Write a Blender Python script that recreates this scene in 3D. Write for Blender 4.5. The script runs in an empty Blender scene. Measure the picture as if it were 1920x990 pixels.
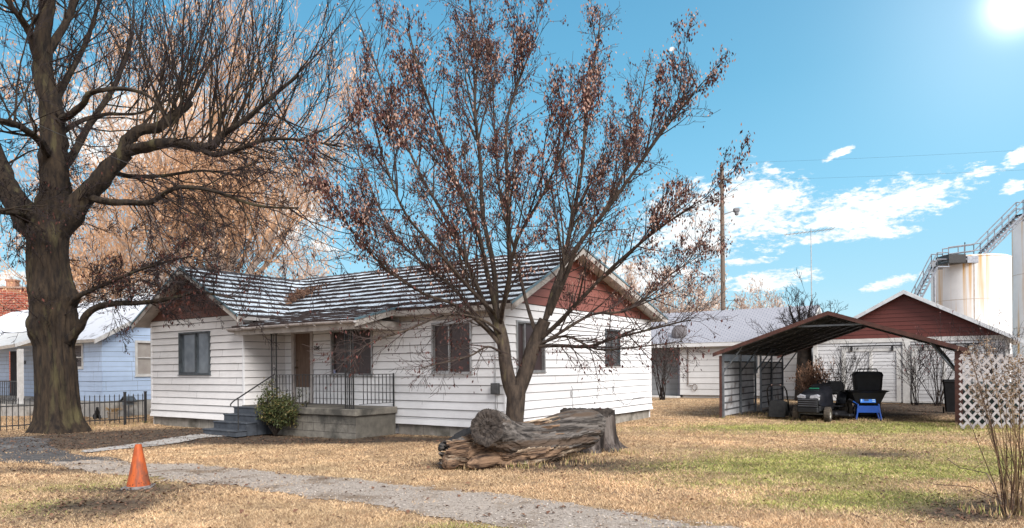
import bpy, math, random
import numpy as np
from mathutils import Vector, Matrix, Quaternion

# ---------------------------------------------------------------- camera / light / exposure
S = bpy.context.scene
COL = S.collection
EYE = 1.6
F = 1300.0
cam = bpy.data.cameras.new('camera'); camo = bpy.data.objects.new('camera', cam); COL.objects.link(camo)
cam.sensor_width = 36.0; cam.lens = 36.0 * F / 1920.0
cam.shift_y = (690 - 495) / 1920.0
cam.clip_start = 0.1; cam.clip_end = 6000
ROLL = math.radians(0.5)
camo.location = (0, 0, EYE)
camo.rotation_euler = (Matrix.Rotation(math.radians(90), 3, 'X') @ Matrix.Rotation(-ROLL, 3, 'Z')).to_euler()
S.camera = camo

SUN_AZ, SUN_EL = 150.0, 36.0       # azimuth clockwise from +Y
world = bpy.data.worlds.new('World'); S.world = world; world.use_nodes = True
sun = bpy.data.lights.new('sun', 'SUN'); sun.energy = 3.3; sun.angle = math.radians(30); sun.color = (1, .97, .94)
suno = bpy.data.objects.new('sun', sun); COL.objects.link(suno)
_d = Vector((math.sin(math.radians(SUN_AZ)) * math.cos(math.radians(SUN_EL)),
             math.cos(math.radians(SUN_AZ)) * math.cos(math.radians(SUN_EL)), math.sin(math.radians(SUN_EL))))
suno.rotation_euler = _d.to_track_quat('Z', 'Y').to_euler()
vs = S.view_settings
vs.view_transform = 'Standard'; vs.look = 'None'; vs.gamma = 1.0; vs.use_curve_mapping = False
vs.exposure = 0.75
S.render.engine = 'CYCLES'
S.cycles.max_bounces = 6; S.cycles.diffuse_bounces = 3; S.cycles.transparent_max_bounces = 8
S.cycles.use_denoising = True

def build_world():
    nt = world.node_tree; N = nt.nodes; L = nt.links; N.clear()
    out = N.new('ShaderNodeOutputWorld'); bg = N.new('ShaderNodeBackground'); L.new(bg.outputs[0], out.inputs[0])
    def math_(op, a, b=None, clamp=False):
        n = N.new('ShaderNodeMath'); n.operation = op; n.use_clamp = clamp
        for i, v in enumerate((a, b)):
            if v is None: continue
            if isinstance(v, (int, float)): n.inputs[i].default_value = v
            else: L.new(v, n.inputs[i])
        return n.outputs[0]
    def mix(f, a, b):
        n = N.new('ShaderNodeMix'); n.data_type = 'RGBA'
        for k, v in ((0, f), (6, a), (7, b)):
            if isinstance(v, (int, float)): n.inputs[k].default_value = v
            elif isinstance(v, tuple): n.inputs[k].default_value = (*v, 1)
            else: L.new(v, n.inputs[k])
        return n.outputs[2]
    sky = N.new('ShaderNodeTexSky'); sky.sky_type = 'NISHITA'; sky.sun_disc = False
    sky.sun_elevation = math.radians(SUN_EL); sky.sun_rotation = math.radians(SUN_AZ)
    sky.air_density = 1.0; sky.dust_density = 0.3; sky.ozone_density = 2.0
    tc = N.new('ShaderNodeTexCoord'); sep = N.new('ShaderNodeSeparateXYZ'); L.new(tc.outputs['Generated'], sep.inputs[0])
    x, y, z = sep.outputs
    az = math_('MULTIPLY', math_('ARCTAN2', x, y), 180 / math.pi)
    el = math_('MULTIPLY', math_('ARCSINE', z), 180 / math.pi)
    # deep cyan winter sky, paler toward the horizon
    ramp = N.new('ShaderNodeValToRGB'); L.new(math_('DIVIDE', el, 60, True), ramp.inputs[0])
    e = ramp.color_ramp.elements
    e[0].position = 0.0; e[0].color = (5.2, 7.4, 8.2, 1)
    e[1].position = 1.0; e[1].color = (.55, 1.9, 3.8, 1)
    for p, c in ((.10, (3.3, 6.4, 8.0, 1)), (.22, (2.0, 5.5, 7.8, 1)), (.36, (1.25, 4.3, 6.6, 1)), (.5, (1.0, 3.5, 5.8, 1))):
        q = e.new(p); q.color = c
    base = mix(0.82, sky.outputs[0], ramp.outputs[0])
    # broken cloud, each bank an ellipse in azimuth/elevation eaten away by noise
    co = N.new('ShaderNodeCombineXYZ'); L.new(az, co.inputs[0]); L.new(math_('MULTIPLY', el, 2.2), co.inputs[1])
    n1 = N.new('ShaderNodeTexNoise'); n1.inputs['Scale'].default_value = 0.34; n1.inputs['Detail'].default_value = 9; n1.inputs['Roughness'].default_value = .62
    n1.inputs['Distortion'].default_value = .6
    L.new(co.outputs[0], n1.inputs[0])
    banks = BANKS
    tot = None
    for (a0, e0, wa, we, tilt) in banks:
        da = math_('SUBTRACT', az, a0); de = math_('SUBTRACT', el, e0)
        de = math_('SUBTRACT', de, math_('MULTIPLY', da, tilt))
        r = math_('ADD', math_('POWER', math_('ABSOLUTE', math_('DIVIDE', da, wa)), 2.0), math_('POWER', math_('ABSOLUTE', math_('DIVIDE', de, we)), 2.0))
        f = math_('SUBTRACT', 1.0, r)
        tot = f if tot is None else math_('MAXIMUM', tot, f)
    n2 = N.new('ShaderNodeTexNoise'); n2.inputs['Scale'].default_value = 1.5; n2.inputs['Detail'].default_value = 8; n2.inputs['Roughness'].default_value = .65; L.new(co.outputs[0], n2.inputs[0])
    v = math_('ADD', math_('MULTIPLY', math_('MAXIMUM', tot, -2.0), .75), math_('MULTIPLY', math_('SUBTRACT', n1.outputs['Fac'], .5), 2.2))
    v = math_('ADD', v, math_('MULTIPLY', math_('SUBTRACT', n2.outputs['Fac'], .5), 2.3))
    cl = N.new('ShaderNodeMapRange'); cl.interpolation_type = 'SMOOTHSTEP'; L.new(v, cl.inputs[0])
    cl.inputs[1].default_value = 0.0; cl.inputs[2].default_value = 0.72
    inside = N.new('ShaderNodeMapRange'); L.new(n1.outputs['Fac'], inside.inputs[0]); inside.inputs[1].default_value = .4; inside.inputs[2].default_value = .62
    ccol = mix(inside.outputs[0], (7.6, 8.2, 8.5), (9.6, 9.5, 9.3))
    skyc = mix(cl.outputs[0], base, ccol)
    # unseen high and rearward sky: white overcast added for soft neutral fill light
    hi = N.new('ShaderNodeMapRange'); hi.interpolation_type = 'SMOOTHSTEP'; L.new(el, hi.inputs[0]); hi.inputs[1].default_value = 33; hi.inputs[2].default_value = 55
    sd = N.new('ShaderNodeMapRange'); sd.interpolation_type = 'SMOOTHSTEP'; L.new(math_('ABSOLUTE', az), sd.inputs[0]); sd.inputs[1].default_value = 46; sd.inputs[2].default_value = 75
    vis = N.new('ShaderNodeVectorMath'); vis.operation = 'SCALE'; L.new(skyc, vis.inputs[0]); vis.inputs['Scale'].default_value = .75; skyc = vis.outputs[0]
    dk = mix(inside.outputs[0], (4.6, 4.95, 5.6), (6.4, 6.7, 7.3))
    skyc = mix(math_('MAXIMUM', hi.outputs[0], sd.outputs[0]), skyc, dk)
    # sun glow painted into the sky, well away from the sun lamp's direction
    vd = N.new('ShaderNodeVectorMath'); vd.operation = 'DOT_PRODUCT'; L.new(tc.outputs['Generated'], vd.inputs[0]); vd.inputs[1].default_value = GLARE
    c = vd.outputs['Value']
    g1 = math_('POWER', math_('MAXIMUM', c, 0.0), 3200.0); g2 = math_('POWER', math_('MAXIMUM', c, 0.0), 130.0); g3 = math_('POWER', math_('MAXIMUM', c, 0.0), 22.0)
    g = math_('ADD', math_('ADD', math_('MULTIPLY', g1, 9.0), math_('MULTIPLY', g2, 1.25)), math_('MULTIPLY', g3, .5))
    gl = N.new('ShaderNodeVectorMath'); gl.operation = 'SCALE'; gl.inputs[0].default_value = (1, .97, .93); L.new(g, gl.inputs['Scale'])
    add = N.new('ShaderNodeVectorMath'); add.operation = 'ADD'; L.new(skyc, add.inputs[0]); L.new(gl.outputs[0], add.inputs[1])
    L.new(add.outputs[0], bg.inputs[0]); bg.inputs[1].default_value = 0.1

GLARE = tuple(Vector((952, 1300, 676)).normalized())   # where the sun glow is painted into the sky
def azel(px, py):
    dx, dy = px - 960.0, 690.0 - py
    c, s = math.cos(ROLL), math.sin(ROLL)
    dx, dy = dx * c + dy * s, dy * c - dx * s
    return math.degrees(math.atan2(dx, F)), math.degrees(math.atan2(dy, math.hypot(F, dx)))
BANKS = []
for (px, py, w, h, tilt) in ((1640, 388, 170, 42, .14), (1420, 385, 110, 72, -.1), (1300, 420, 120, 80, 0), (1440, 525, 90, 22, .05), (1672, 530, 60, 10, .2),
                             (1572, 287, 30, 8, .3), (1852, 322, 30, 9, 0), (1900, 350, 22, 12, .2), (1905, 296, 25, 14, .4), (1405, 490, 55, 8, 0),
                             (600, 460, 40, 12, -.2), (1130, 520, 200, 40, 0), (1452, 322, 15, 8, 0), (300, 250, 200, 90, 0), (520, 400, 120, 60, 0), (1600, 440, 130, 14, 0),
                             (1260, 92, 6, 4, 0), (250, 560, 260, 60, 0)):
    a0, e0 = azel(px, py); BANKS.append((a0, e0, w / F * 57.3 * math.cos(math.radians(a0)), h / F * 57.3, tilt))
build_world()

# ---------------------------------------------------------------- helpers
rng = random.Random(7)
NR = np.random.default_rng(11)

def ground_pt(px, py, z=0.0):
    dx, dy = px - 960.0, 690.0 - py
    c, s = math.cos(ROLL), math.sin(ROLL)
    dx, dy = dx * c + dy * s, dy * c - dx * s
    Y = F * (z - EYE) / dy
    return (dx / F * Y, Y)
def unpx(px, py, Y):
    dx, dy = px - 960.0, 690.0 - py
    c, s = math.cos(ROLL), math.sin(ROLL)
    dx, dy = dx * c + dy * s, dy * c - dx * s
    return Vector((dx / F * Y, Y, EYE + dy / F * Y))

class MB:
    def __init__(s): s.v = []; s.f = []; s.m = []; s.uv = {}; s.sm = set()
    def islands(s):
        par = list(range(len(s.v)))
        def fd(a):
            while par[a] != a: par[a] = par[par[a]]; a = par[a]
            return a
        for f in s.f:
            r0 = fd(f[0])
            for q in f[1:]: par[fd(q)] = r0
        g = {}
        for k, f in enumerate(s.f): g.setdefault(fd(f[0]), []).append(k)
        out = []
        for ks in g.values():
            mp = {}; nb = MB()
            for k in ks:
                nf = []
                for q in s.f[k]:
                    if q not in mp: mp[q] = len(nb.v); nb.v.append(s.v[q])
                    nf.append(mp[q])
                nb.f.append(tuple(nf)); nb.m.append(s.m[k])
                if k in s.uv: nb.uv[len(nb.f) - 1] = s.uv[k]
                if k in s.sm: nb.sm.add(len(nb.f) - 1)
            out.append(nb)
        return out
    def build_each(s, name, mats, parent=None): return [q.build(name, mats, parent) for q in s.islands()]
    def face(s, pts, m=0, uv=None, smooth=False):
        i = len(s.v); s.v.extend([tuple(p) for p in pts]); s.f.append(tuple(range(i, i + len(pts)))); s.m.append(m)
        if uv: s.uv[len(s.f) - 1] = uv
        if smooth: s.sm.add(len(s.f) - 1)
    def box(s, x0, x1, y0, y1, z0, z1, m=0, M=None, bev=0):
        if bev:
            b = min(bev, abs(x1-x0)*.45, abs(y1-y0)*.45, abs(z1-z0)*.45)
            P = []
            for (zz, i) in ((z0, b), (z0 + b, 0), (z1 - b, 0), (z1, b)):
                P.append([(x0+i, y0+b, zz), (x0+b, y0+i, zz), (x1-b, y0+i, zz), (x1-i, y0+b, zz), (x1-i, y1-b, zz), (x1-b, y1-i, zz), (x0+b, y1-i, zz), (x0+i, y1-b, zz)])
            s.loft(P, m, M, True, False); return
        c = [(x, y, z) for z in (z0, z1) for x, y in ((x0, y0), (x1, y0), (x1, y1), (x0, y1))]
        if M: c = [tuple(M @ Vector(p)) for p in c]
        i = len(s.v); s.v.extend(c)
        for q in ((3, 2, 1, 0), (4, 5, 6, 7), (0, 1, 5, 4), (1, 2, 6, 5), (2, 3, 7, 6), (3, 0, 4, 7)):
            s.f.append(tuple(i + k for k in q)); s.m.append(m)
    def loft(s, rings, m=0, M=None, caps=True, smooth=True):
        n = len(rings[0]); i = len(s.v)
        for r in rings:
            s.v.extend([tuple(M @ Vector(p)) if M else tuple(p) for p in r])
        for a in range(len(rings) - 1):
            for k in range(n):
                k2 = (k + 1) % n
                s.f.append((i + a*n + k, i + a*n + k2, i + (a+1)*n + k2, i + (a+1)*n + k)); s.m.append(m)
                if smooth: s.sm.add(len(s.f) - 1)
        if caps:
            s.f.append(tuple(i + k for k in reversed(range(n)))); s.m.append(m)
            s.f.append(tuple(i + (len(rings)-1)*n + k for k in range(n))); s.m.append(m)
    def tube(s, pts, r, n=6, m=0, caps=True, smooth=True, jit=None):
        pts = [Vector(p) for p in pts]
        rs = r if isinstance(r, (list, tuple)) else [r] * len(pts)
        rings = []; up = None
        for k, p in enumerate(pts):
            d = (pts[min(k+1, len(pts)-1)] - pts[max(k-1, 0)])
            if d.length < 1e-9: d = Vector((0, 0, 1))
            d.normalize()
            if up is None:
                a = Vector((0, 0, 1)) if abs(d.z) < .9 else Vector((1, 0, 0))
                up = (a - d * a.dot(d)).normalized()
            else:
                up = (up - d * up.dot(d))
                up = up.normalized() if up.length > 1e-6 else d.orthogonal().normalized()
            sd = d.cross(up); rr = rs[k]
            ring = []
            for j in range(n):
                t = 2 * math.pi * j / n
                q = rr * (jit(k, t, p) if jit else 1)
                ring.append(p + (up * math.cos(t) + sd * math.sin(t)) * q)
            rings.append(ring)
        s.loft(rings, m, None, caps, smooth)
    def lathe(s, prof, n=16, m=0, M=None, caps=True, smooth=True):
        s.loft([[(r*math.cos(2*math.pi*k/n), r*math.sin(2*math.pi*k/n), z) for k in range(n)] for r, z in prof], m, M, caps, smooth)
    def prism(s, poly, y0, y1, m=0, M=None):
        """poly in (x,z), extruded along y"""
        a = [(x, y0, z) for x, z in poly]; b = [(x, y1, z) for x, z in poly]
        s.loft([a, b], m, M, True, False)
    def build(s, name, mats, parent=None, loc=None, rot=None, smooth_all=False):
        me = bpy.data.meshes.new(name); me.from_pydata(s.v, [], s.f)
        if not isinstance(mats, (list, tuple)): mats = [mats]
        for q in mats: me.materials.append(q)
        me.polygons.foreach_set('material_index', s.m)
        if smooth_all: me.polygons.foreach_set('use_smooth', [True] * len(s.f))
        elif s.sm: me.polygons.foreach_set('use_smooth', [k in s.sm for k in range(len(s.f))])
        if s.uv:
            l = me.uv_layers.new(name='UVMap'); dat = np.zeros((len(me.loops), 2), dtype=np.float32)
            st = 0
            for k, f in enumerate(s.f):
                if k in s.uv: dat[st:st+len(f)] = s.uv[k]
                st += len(f)
            l.data.foreach_set('uv', dat.ravel())
        me.update()
        if s.sm or smooth_all: me.set_sharp_from_angle(angle=math.radians(42))
        o = bpy.data.objects.new(name, me); COL.objects.link(o)
        if parent: o.parent = parent
        if loc is not None: o.location = loc
        if rot is not None: o.rotation_euler = (0, 0, rot)
        return o

def tag(o, label=None, cat=None, group=None, kind=None):
    if label: o['label'] = label
    if cat: o['category'] = cat
    if group: o['group'] = group
    if kind: o['kind'] = kind
    return o
def empty(name, loc=(0, 0, 0), rz=0, label=None, cat=None, group=None):
    o = bpy.data.objects.new(name, None); COL.objects.link(o); o.location = loc; o.rotation_euler = (0, 0, rz); o.empty_display_size = .2
    return tag(o, label, cat, group)

MATS = {}
def mat(name, c1, c2=None, rough=.8, scale=6.0, metal=0.0, bump=0.0, bscale=None, detail=6, stretch=(1, 1, 1), c3=None, s3=1.2, t3=(.52, .66), spec=.3, lo=.35, hi=.65):
    """noise mix of two base colours, with an optional third in large patches"""
    if name in MATS: return MATS[name]
    m = bpy.data.materials.new(name); m.use_nodes = True; nt = m.node_tree; N = nt.nodes; L = nt.links
    b = N['Principled BSDF']; b.inputs['Roughness'].default_value = rough; b.inputs['Metallic'].default_value = metal
    b.inputs['Specular IOR Level'].default_value = spec
    MATS[name] = m
    tc = N.new('ShaderNodeTexCoord'); mp = N.new('ShaderNodeMapping'); mp.inputs['Scale'].default_value = stretch
    L.new(tc.outputs['Object'], mp.inputs[0])
    def noise(sc, det=detail):
        n = N.new('ShaderNodeTexNoise'); n.inputs['Scale'].default_value = sc; n.inputs['Detail'].default_value = det; n.inputs['Roughness'].default_value = .6
        L.new(mp.outputs[0], n.inputs[0]); return n
    def rng_(src, a, c):
        r = N.new('ShaderNodeMapRange'); L.new(src, r.inputs[0]); r.inputs[1].default_value = a; r.inputs[2].default_value = c; return r.outputs[0]
    def mix(f, a, c):
        x = N.new('ShaderNodeMix'); x.data_type = 'RGBA'; L.new(f, x.inputs[0])
        for k, v in ((6, a), (7, c)):
            if isinstance(v, tuple): x.inputs[k].default_value = (*v, 1)
            else: L.new(v, x.inputs[k])
        return x.outputs[2]
    if c2 is None: c2 = tuple(q * .82 for q in c1)
    col = mix(rng_(noise(scale).outputs['Fac'], lo, hi), c1, c2)
    if c3: col = mix(rng_(noise(s3).outputs['Fac'], *t3), col, c3)
    L.new(col, b.inputs['Base Color'])
    if bump:
        bp = N.new('ShaderNodeBump'); bp.inputs['Strength'].default_value = bump; bp.inputs['Distance'].default_value = .02
        L.new(noise(bscale or scale * 3).outputs['Fac'], bp.inputs['Height']); L.new(bp.outputs[0], b.inputs['Normal'])
    m['_col'] = 1
    return m
def nodes_of(m):
    nt = m.node_tree
    return nt, nt.nodes, nt.links, nt.nodes['Principled BSDF']

def siding_mat(name, base, shade_dirt, z0, h, joint=0.0, grime=.5, crack=None):
    """painted lap boards: dust gathered along each board's lower lip, faint board-to-board tone, streaks"""
    m = mat(name, base, tuple(q * .93 for q in base), rough=.55, scale=2.2, spec=.35)
    nt, N, L, b = nodes_of(m)
    old = b.inputs['Base Color'].links[0].from_socket
    tc = N.new('ShaderNodeTexCoord'); sp = N.new('ShaderNodeSeparateXYZ'); L.new(tc.outputs['Object'], sp.inputs[0])
    def M(op, a, c=None, clamp=False):
        n = N.new('ShaderNodeMath'); n.operation = op; n.use_clamp = clamp
        for i, v in enumerate((a, c)):
            if v is None: continue
            if isinstance(v, (int, float)): n.inputs[i].default_value = v
            else: L.new(v, n.inputs[i])
        return n.outputs[0]
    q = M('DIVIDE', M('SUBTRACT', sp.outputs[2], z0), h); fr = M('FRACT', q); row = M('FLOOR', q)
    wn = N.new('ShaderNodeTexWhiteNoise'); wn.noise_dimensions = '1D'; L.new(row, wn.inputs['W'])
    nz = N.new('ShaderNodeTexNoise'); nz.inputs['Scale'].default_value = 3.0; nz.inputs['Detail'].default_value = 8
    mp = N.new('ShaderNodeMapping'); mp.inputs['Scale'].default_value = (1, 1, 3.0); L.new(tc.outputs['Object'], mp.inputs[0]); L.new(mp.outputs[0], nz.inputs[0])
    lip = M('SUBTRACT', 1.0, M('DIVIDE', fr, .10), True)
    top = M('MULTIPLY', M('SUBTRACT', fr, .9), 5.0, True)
    f = M('MULTIPLY', M('ADD', M('MULTIPLY', lip, .9), top), M('ADD', nz.outputs['Fac'], .1), True)  # lap shade put into the colour at both board edges
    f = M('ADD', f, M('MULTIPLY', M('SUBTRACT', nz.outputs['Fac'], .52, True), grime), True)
    x = N.new('ShaderNodeMix'); x.data_type = 'RGBA'; L.new(f, x.inputs[0]); L.new(old, x.inputs[6]); x.inputs[7].default_value = (*shade_dirt, 1)
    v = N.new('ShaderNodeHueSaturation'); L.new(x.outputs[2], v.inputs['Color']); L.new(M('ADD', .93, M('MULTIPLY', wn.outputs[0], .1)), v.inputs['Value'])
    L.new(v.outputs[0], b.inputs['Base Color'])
    return m

def lap_wall(mb, x0, x1, z0, z1, h, frame, opens=(), top=None, lip=.024, gap=.010, flare=0, m=0, mg=1, joints=0, zc=None):
    """lap boards on a wall. frame(x, d, z) -> point, d = how proud of the wall. top = function z -> (xmin,xmax) clip."""
    z = z0; k = 0
    if zc is not None: pass
    while z < z1 - 1e-4:
        zt = min(z + h, z1)
        cuts = sorted({z, zt} | {c for o in opens for c in (o[2], o[3]) if z + .004 < c < zt - .004})
        for a, b_ in zip(cuts[:-1], cuts[1:]):
            spans = [(x0, x1)]
            for (ox0, ox1, oz0, oz1) in opens:
                if oz0 < (a + b_) / 2 < oz1:
                    ns = []
                    for (p, q) in spans:
                        if ox1 <= p or ox0 >= q: ns.append((p, q)); continue
                        if ox0 > p: ns.append((p, ox0))
                        if ox1 < q: ns.append((ox1, q))
                    spans = ns
            for (p, q) in spans:
                pa, qa, pb, qb = p, q, p, q
                if top:
                    l0, r0 = top(a); l1, r1 = top(b_)
                    pa, qa, pb, qb = max(p, l0), min(q, r0), max(p, l1), min(q, r1)
                    if pa >= qa: continue
                    if pb > qb: pb = qb = (pb + qb) / 2
                ex = flare * max(0, 1 - (a - z0) / (3 * h)) if flare else 0
                ex2 = flare * max(0, 1 - (b_ - z0) / (3 * h)) if flare else 0
                da = lip * (1 - (a - z) / h) + ex; db = lip * (1 - (b_ - z) / h) * 1 + ex2 * .6
                g = gap if abs(a - z) < 1e-6 else 0
                if qa - pa > 1.0:       # slight sag / waviness along long boards
                    n = max(1, int((qa - pa) / .8))
                else: n = 1
                for i in range(n):
                    u0, u1 = i / n, (i + 1) / n
                    def pt(u, lo):
                        xx = pa + (qa - pa) * u if lo else pb + (qb - pb) * u
                        w = .004 * math.sin(xx * 1.7 + k * 2.1) if 0 < u < 1 else 0
                        if lo: return frame(xx, da + .004 * math.sin(k * 7.3 + xx), a + g + w)
                        return frame(xx, db, b_)
                    A, B, C_, D = pt(u0, 1), pt(u1, 1), pt(u1, 0), pt(u0, 0)
                    mb.face([A, B, C_, D], m)
                    if g:
                        def pg(u, d, zz): return frame(pa + (qa - pa) * u, d, zz)
                        w0 = .004 * math.sin((pa + (qa - pa) * u0) * 1.7 + k * 2.1) if 0 < u0 < 1 else 0
                        w1 = .004 * math.sin((pa + (qa - pa) * u1) * 1.7 + k * 2.1) if 0 < u1 < 1 else 0
                        mb.face([pg(u0, ex * .5, a + g + w0), pg(u1, ex * .5, a + g + w1), B, A], mg)
                        mb.face([pg(u0, ex * .5, a - .002), pg(u1, ex * .5, a - .002), pg(u1, ex * .5, a + g + w1), pg(u0, ex * .5, a + g + w0)], mg)
                # board ends
                mb.face([frame(pa, 0, a), frame(pa, da, a + g), frame(pb, db, b_), frame(pb, 0, b_)], m)
                mb.face([frame(qa, da, a + g), frame(qa, 0, a), frame(qb, 0, b_), frame(qb, db, b_)], m)
        if joints:
            r = random.Random(k * 31 + int(x0 * 10)); xx = x0 + r.uniform(.1, joints)
            while xx < x1 - .1:
                ok = all(not (o[0] < xx < o[1] and o[2] < z + h / 2 < o[3]) for o in opens)
                if top:
                    l, rr = top(zt); ok = ok and l < xx < rr
                if ok:
                    mb.face([frame(xx, lip + .003, z + gap), frame(xx + .006, lip + .003, z + gap), frame(xx + .006, .004, zt), frame(xx, .004, zt)], mg)
                xx += joints
        z = zt; k += 1

def course_roof(mb, e0, e1, r1, r0, n, lift=.04, thick=.10, m=0, mr=1, mu=2, seg=24, wob=.012, seed=0):
    """courses of shingles from eave e0-e1 up to ridge r0-r1; each course's lower edge stands up from the one below"""
    e0, e1, r0, r1 = map(Vector, (e0, e1, r0, r1)); nrm = (e1 - e0).cross(r0 - e0).normalized()
    if nrm.z < 0: nrm = -nrm
    rr = random.Random(seed)
    width = (e1 - e0).length
    for i in range(n):
        a, b = i / n, (i + 1) / n
        la, lb = e0.lerp(r0, a), e1.lerp(r1, a); ua, ub = e0.lerp(r0, b), e1.lerp(r1, b)
        offs = [rr.uniform(-wob, wob) for _ in range(seg + 1)]
        lf = [lift * rr.uniform(.75, 1.25) for _ in range(seg + 1)]
        dn = (e0 - r0).normalized()
        for k in range(seg):
            u, v = k / seg, (k + 1) / seg
            A = la.lerp(lb, u) + nrm * lf[k] + dn * offs[k]; B = la.lerp(lb, v) + nrm * lf[k+1] + dn * offs[k+1]
            C_ = ua.lerp(ub, v) + nrm * .004; D = ua.lerp(ub, u) + nrm * .004
            mb.face([A, B, C_, D], m, uv=[(u * width, i), (v * width, i), (v * width, i + 1), (u * width, i + 1)])
            A0 = la.lerp(lb, u); B0 = la.lerp(lb, v)
            mb.face([A0 - nrm * .01 + dn * offs[k], B0 - nrm * .01 + dn * offs[k+1], B, A], mr)
    # deck below
    t = nrm * thick
    mb.loft([[e0, e1, r1, r0], [e0 - t, e1 - t, r1 - t, r0 - t]], mu, None, True, False)

def snow_mat(name, bare, cover=.5, snow=(.68, .76, .83), litter=None):
    """snow lying on each course of shingles, thinned to bare shingle towards the lower lip. UV y = course"""
    m = mat(name, bare, tuple(q * .6 for q in bare), rough=.8, scale=14)
    nt, N, L, b = nodes_of(m); old = b.inputs['Base Color'].links[0].from_socket
    uv = N.new('ShaderNodeUVMap'); sp = N.new('ShaderNodeSeparateXYZ'); L.new(uv.outputs[0], sp.inputs[0])
    def M(op, a, c=None, clamp=False):
        n = N.new('ShaderNodeMath'); n.operation = op; n.use_clamp = clamp
        for i, v in enumerate((a, c)):
            if v is None: continue
            if isinstance(v, (int, float)): n.inputs[i].default_value = v
            else: L.new(v, n.inputs[i])
        return n.outputs[0]
    fr = M('FRACT', sp.outputs[1])
    mp = N.new('ShaderNodeMapping'); mp.inputs['Scale'].default_value = (1.6, 2.3, 1); L.new(uv.outputs[0], mp.inputs[0])
    nz = N.new('ShaderNodeTexNoise'); nz.inputs['Scale'].default_value = 2.2; nz.inputs['Detail'].default_value = 9; nz.inputs['Roughness'].default_value = .7; L.new(mp.outputs[0], nz.inputs[0])
    big = N.new('ShaderNodeTexNoise'); big.inputs['Scale'].default_value = .5; L.new(uv.outputs[0], big.inputs[0])
    v = M('ADD', M('MULTIPLY', fr, .55), M('MULTIPLY', M('SUBTRACT', nz.outputs['Fac'], .5), 1.6))
    v = M('ADD', v, M('MULTIPLY', M('SUBTRACT', big.outputs['Fac'], .5), .7))
    r = N.new('ShaderNodeMapRange'); r.interpolation_type = 'SMOOTHSTEP'; L.new(v, r.inputs[0]); r.inputs[1].default_value = cover - .32; r.inputs[2].default_value = cover - .22
    x = N.new('ShaderNodeMix'); x.data_type = 'RGBA'; L.new(r.outputs[0], x.inputs[0]); L.new(old, x.inputs[6]); x.inputs[7].default_value = (*snow, 1)
    L.new(x.outputs[2], b.inputs['Base Color'])
    # joints between the shingle tabs, offset course by course
    row = M('FLOOR', sp.outputs[1]); wn = N.new('ShaderNodeTexWhiteNoise'); wn.noise_dimensions = '1D'; L.new(row, wn.inputs['W'])
    jx = M('FRACT', M('ADD', M('MULTIPLY', sp.outputs[0], 3.4), M('MULTIPLY', wn.outputs[0], 7.0)))
    jt = M('LESS_THAN', jx, .07)
    cell = N.new('ShaderNodeTexWhiteNoise'); cell.noise_dimensions = '2D'; cc = N.new('ShaderNodeCombineXYZ'); L.new(M('FLOOR', M('ADD', M('MULTIPLY', sp.outputs[0], 3.4), M('MULTIPLY', wn.outputs[0], 7.0))), cc.inputs[0]); L.new(row, cc.inputs[1]); L.new(cc.outputs[0], cell.inputs['Vector'])
    v2 = M('ADD', v, M('MULTIPLY', M('SUBTRACT', cell.outputs['Value'], .5), .22)); L.new(v2, r.inputs[0])
    y = N.new('ShaderNodeMix'); y.data_type = 'RGBA'; L.new(M('MULTIPLY', jt, .75), y.inputs[0]); L.new(x.outputs[2], y.inputs[6]); y.inputs[7].default_value = (*[q * .5 for q in bare], 1)
    L.new(y.outputs[2], b.inputs['Base Color'])
    return m

RZ = math.atan2(-.558, .83)          # the direction all the lot's buildings share
UX = Vector((.83, -.558, 0)); UY = Vector((.558, .83, 0))
# ---------------------------------------------------------------- ground
def gh(x, y):
    """ground height: nearly level lot with small unevenness"""
    x = np.asarray(x, dtype=float); y = np.asarray(y, dtype=float)
    h = .012 * np.sin(x * 1.3 + y * .7) + .012 * np.sin(x * .6 - y * 1.1 + 1) + .006 * np.sin(x * 3.1 + y * 2.3) + .005 * np.sin(x * 4.7 - y * 3.9)
    return h - .012

def vnoise(x, y, s, seed=0):
    """cheap smooth value noise in numpy"""
    x = np.asarray(x, dtype=float) * s + 37.1 + seed * 17.3; y = np.asarray(y, dtype=float) * s + 91.7 + seed * 5.1
    xi = np.floor(x); yi = np.floor(y); fx = x - xi; fy = y - yi
    fx = fx * fx * (3 - 2 * fx); fy = fy * fy * (3 - 2 * fy)
    def hsh(a, b):
        t = np.sin(a * 127.1 + b * 311.7 + seed * 74.7) * 43758.5453
        return t - np.floor(t)
    return (hsh(xi, yi) * (1 - fx) + hsh(xi + 1, yi) * fx) * (1 - fy) + (hsh(xi, yi + 1) * (1 - fx) + hsh(xi + 1, yi + 1) * fx) * fy
def fbm(x, y, s, seed=0, o=4):
    t = 0; a = .5; n = 0
    for k in range(o): t = t + a * vnoise(x, y, s * 2 ** k, seed + k); n += a; a *= .55
    return t / n

def polyd(x, y, pts):
    """signed inside test (even-odd) of polygon in numpy"""
    x = np.asarray(x, dtype=float); y = np.asarray(y, dtype=float); ins = np.zeros(x.shape, bool)
    n = len(pts)
    for i in range(n):
        x0, y0 = pts[i]; x1, y1 = pts[(i + 1) % n]
        c = ((y0 > y) != (y1 > y)) & (x < (x1 - x0) * (y - y0) / (y1 - y0 + 1e-12) + x0)
        ins ^= c
    return ins

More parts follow.
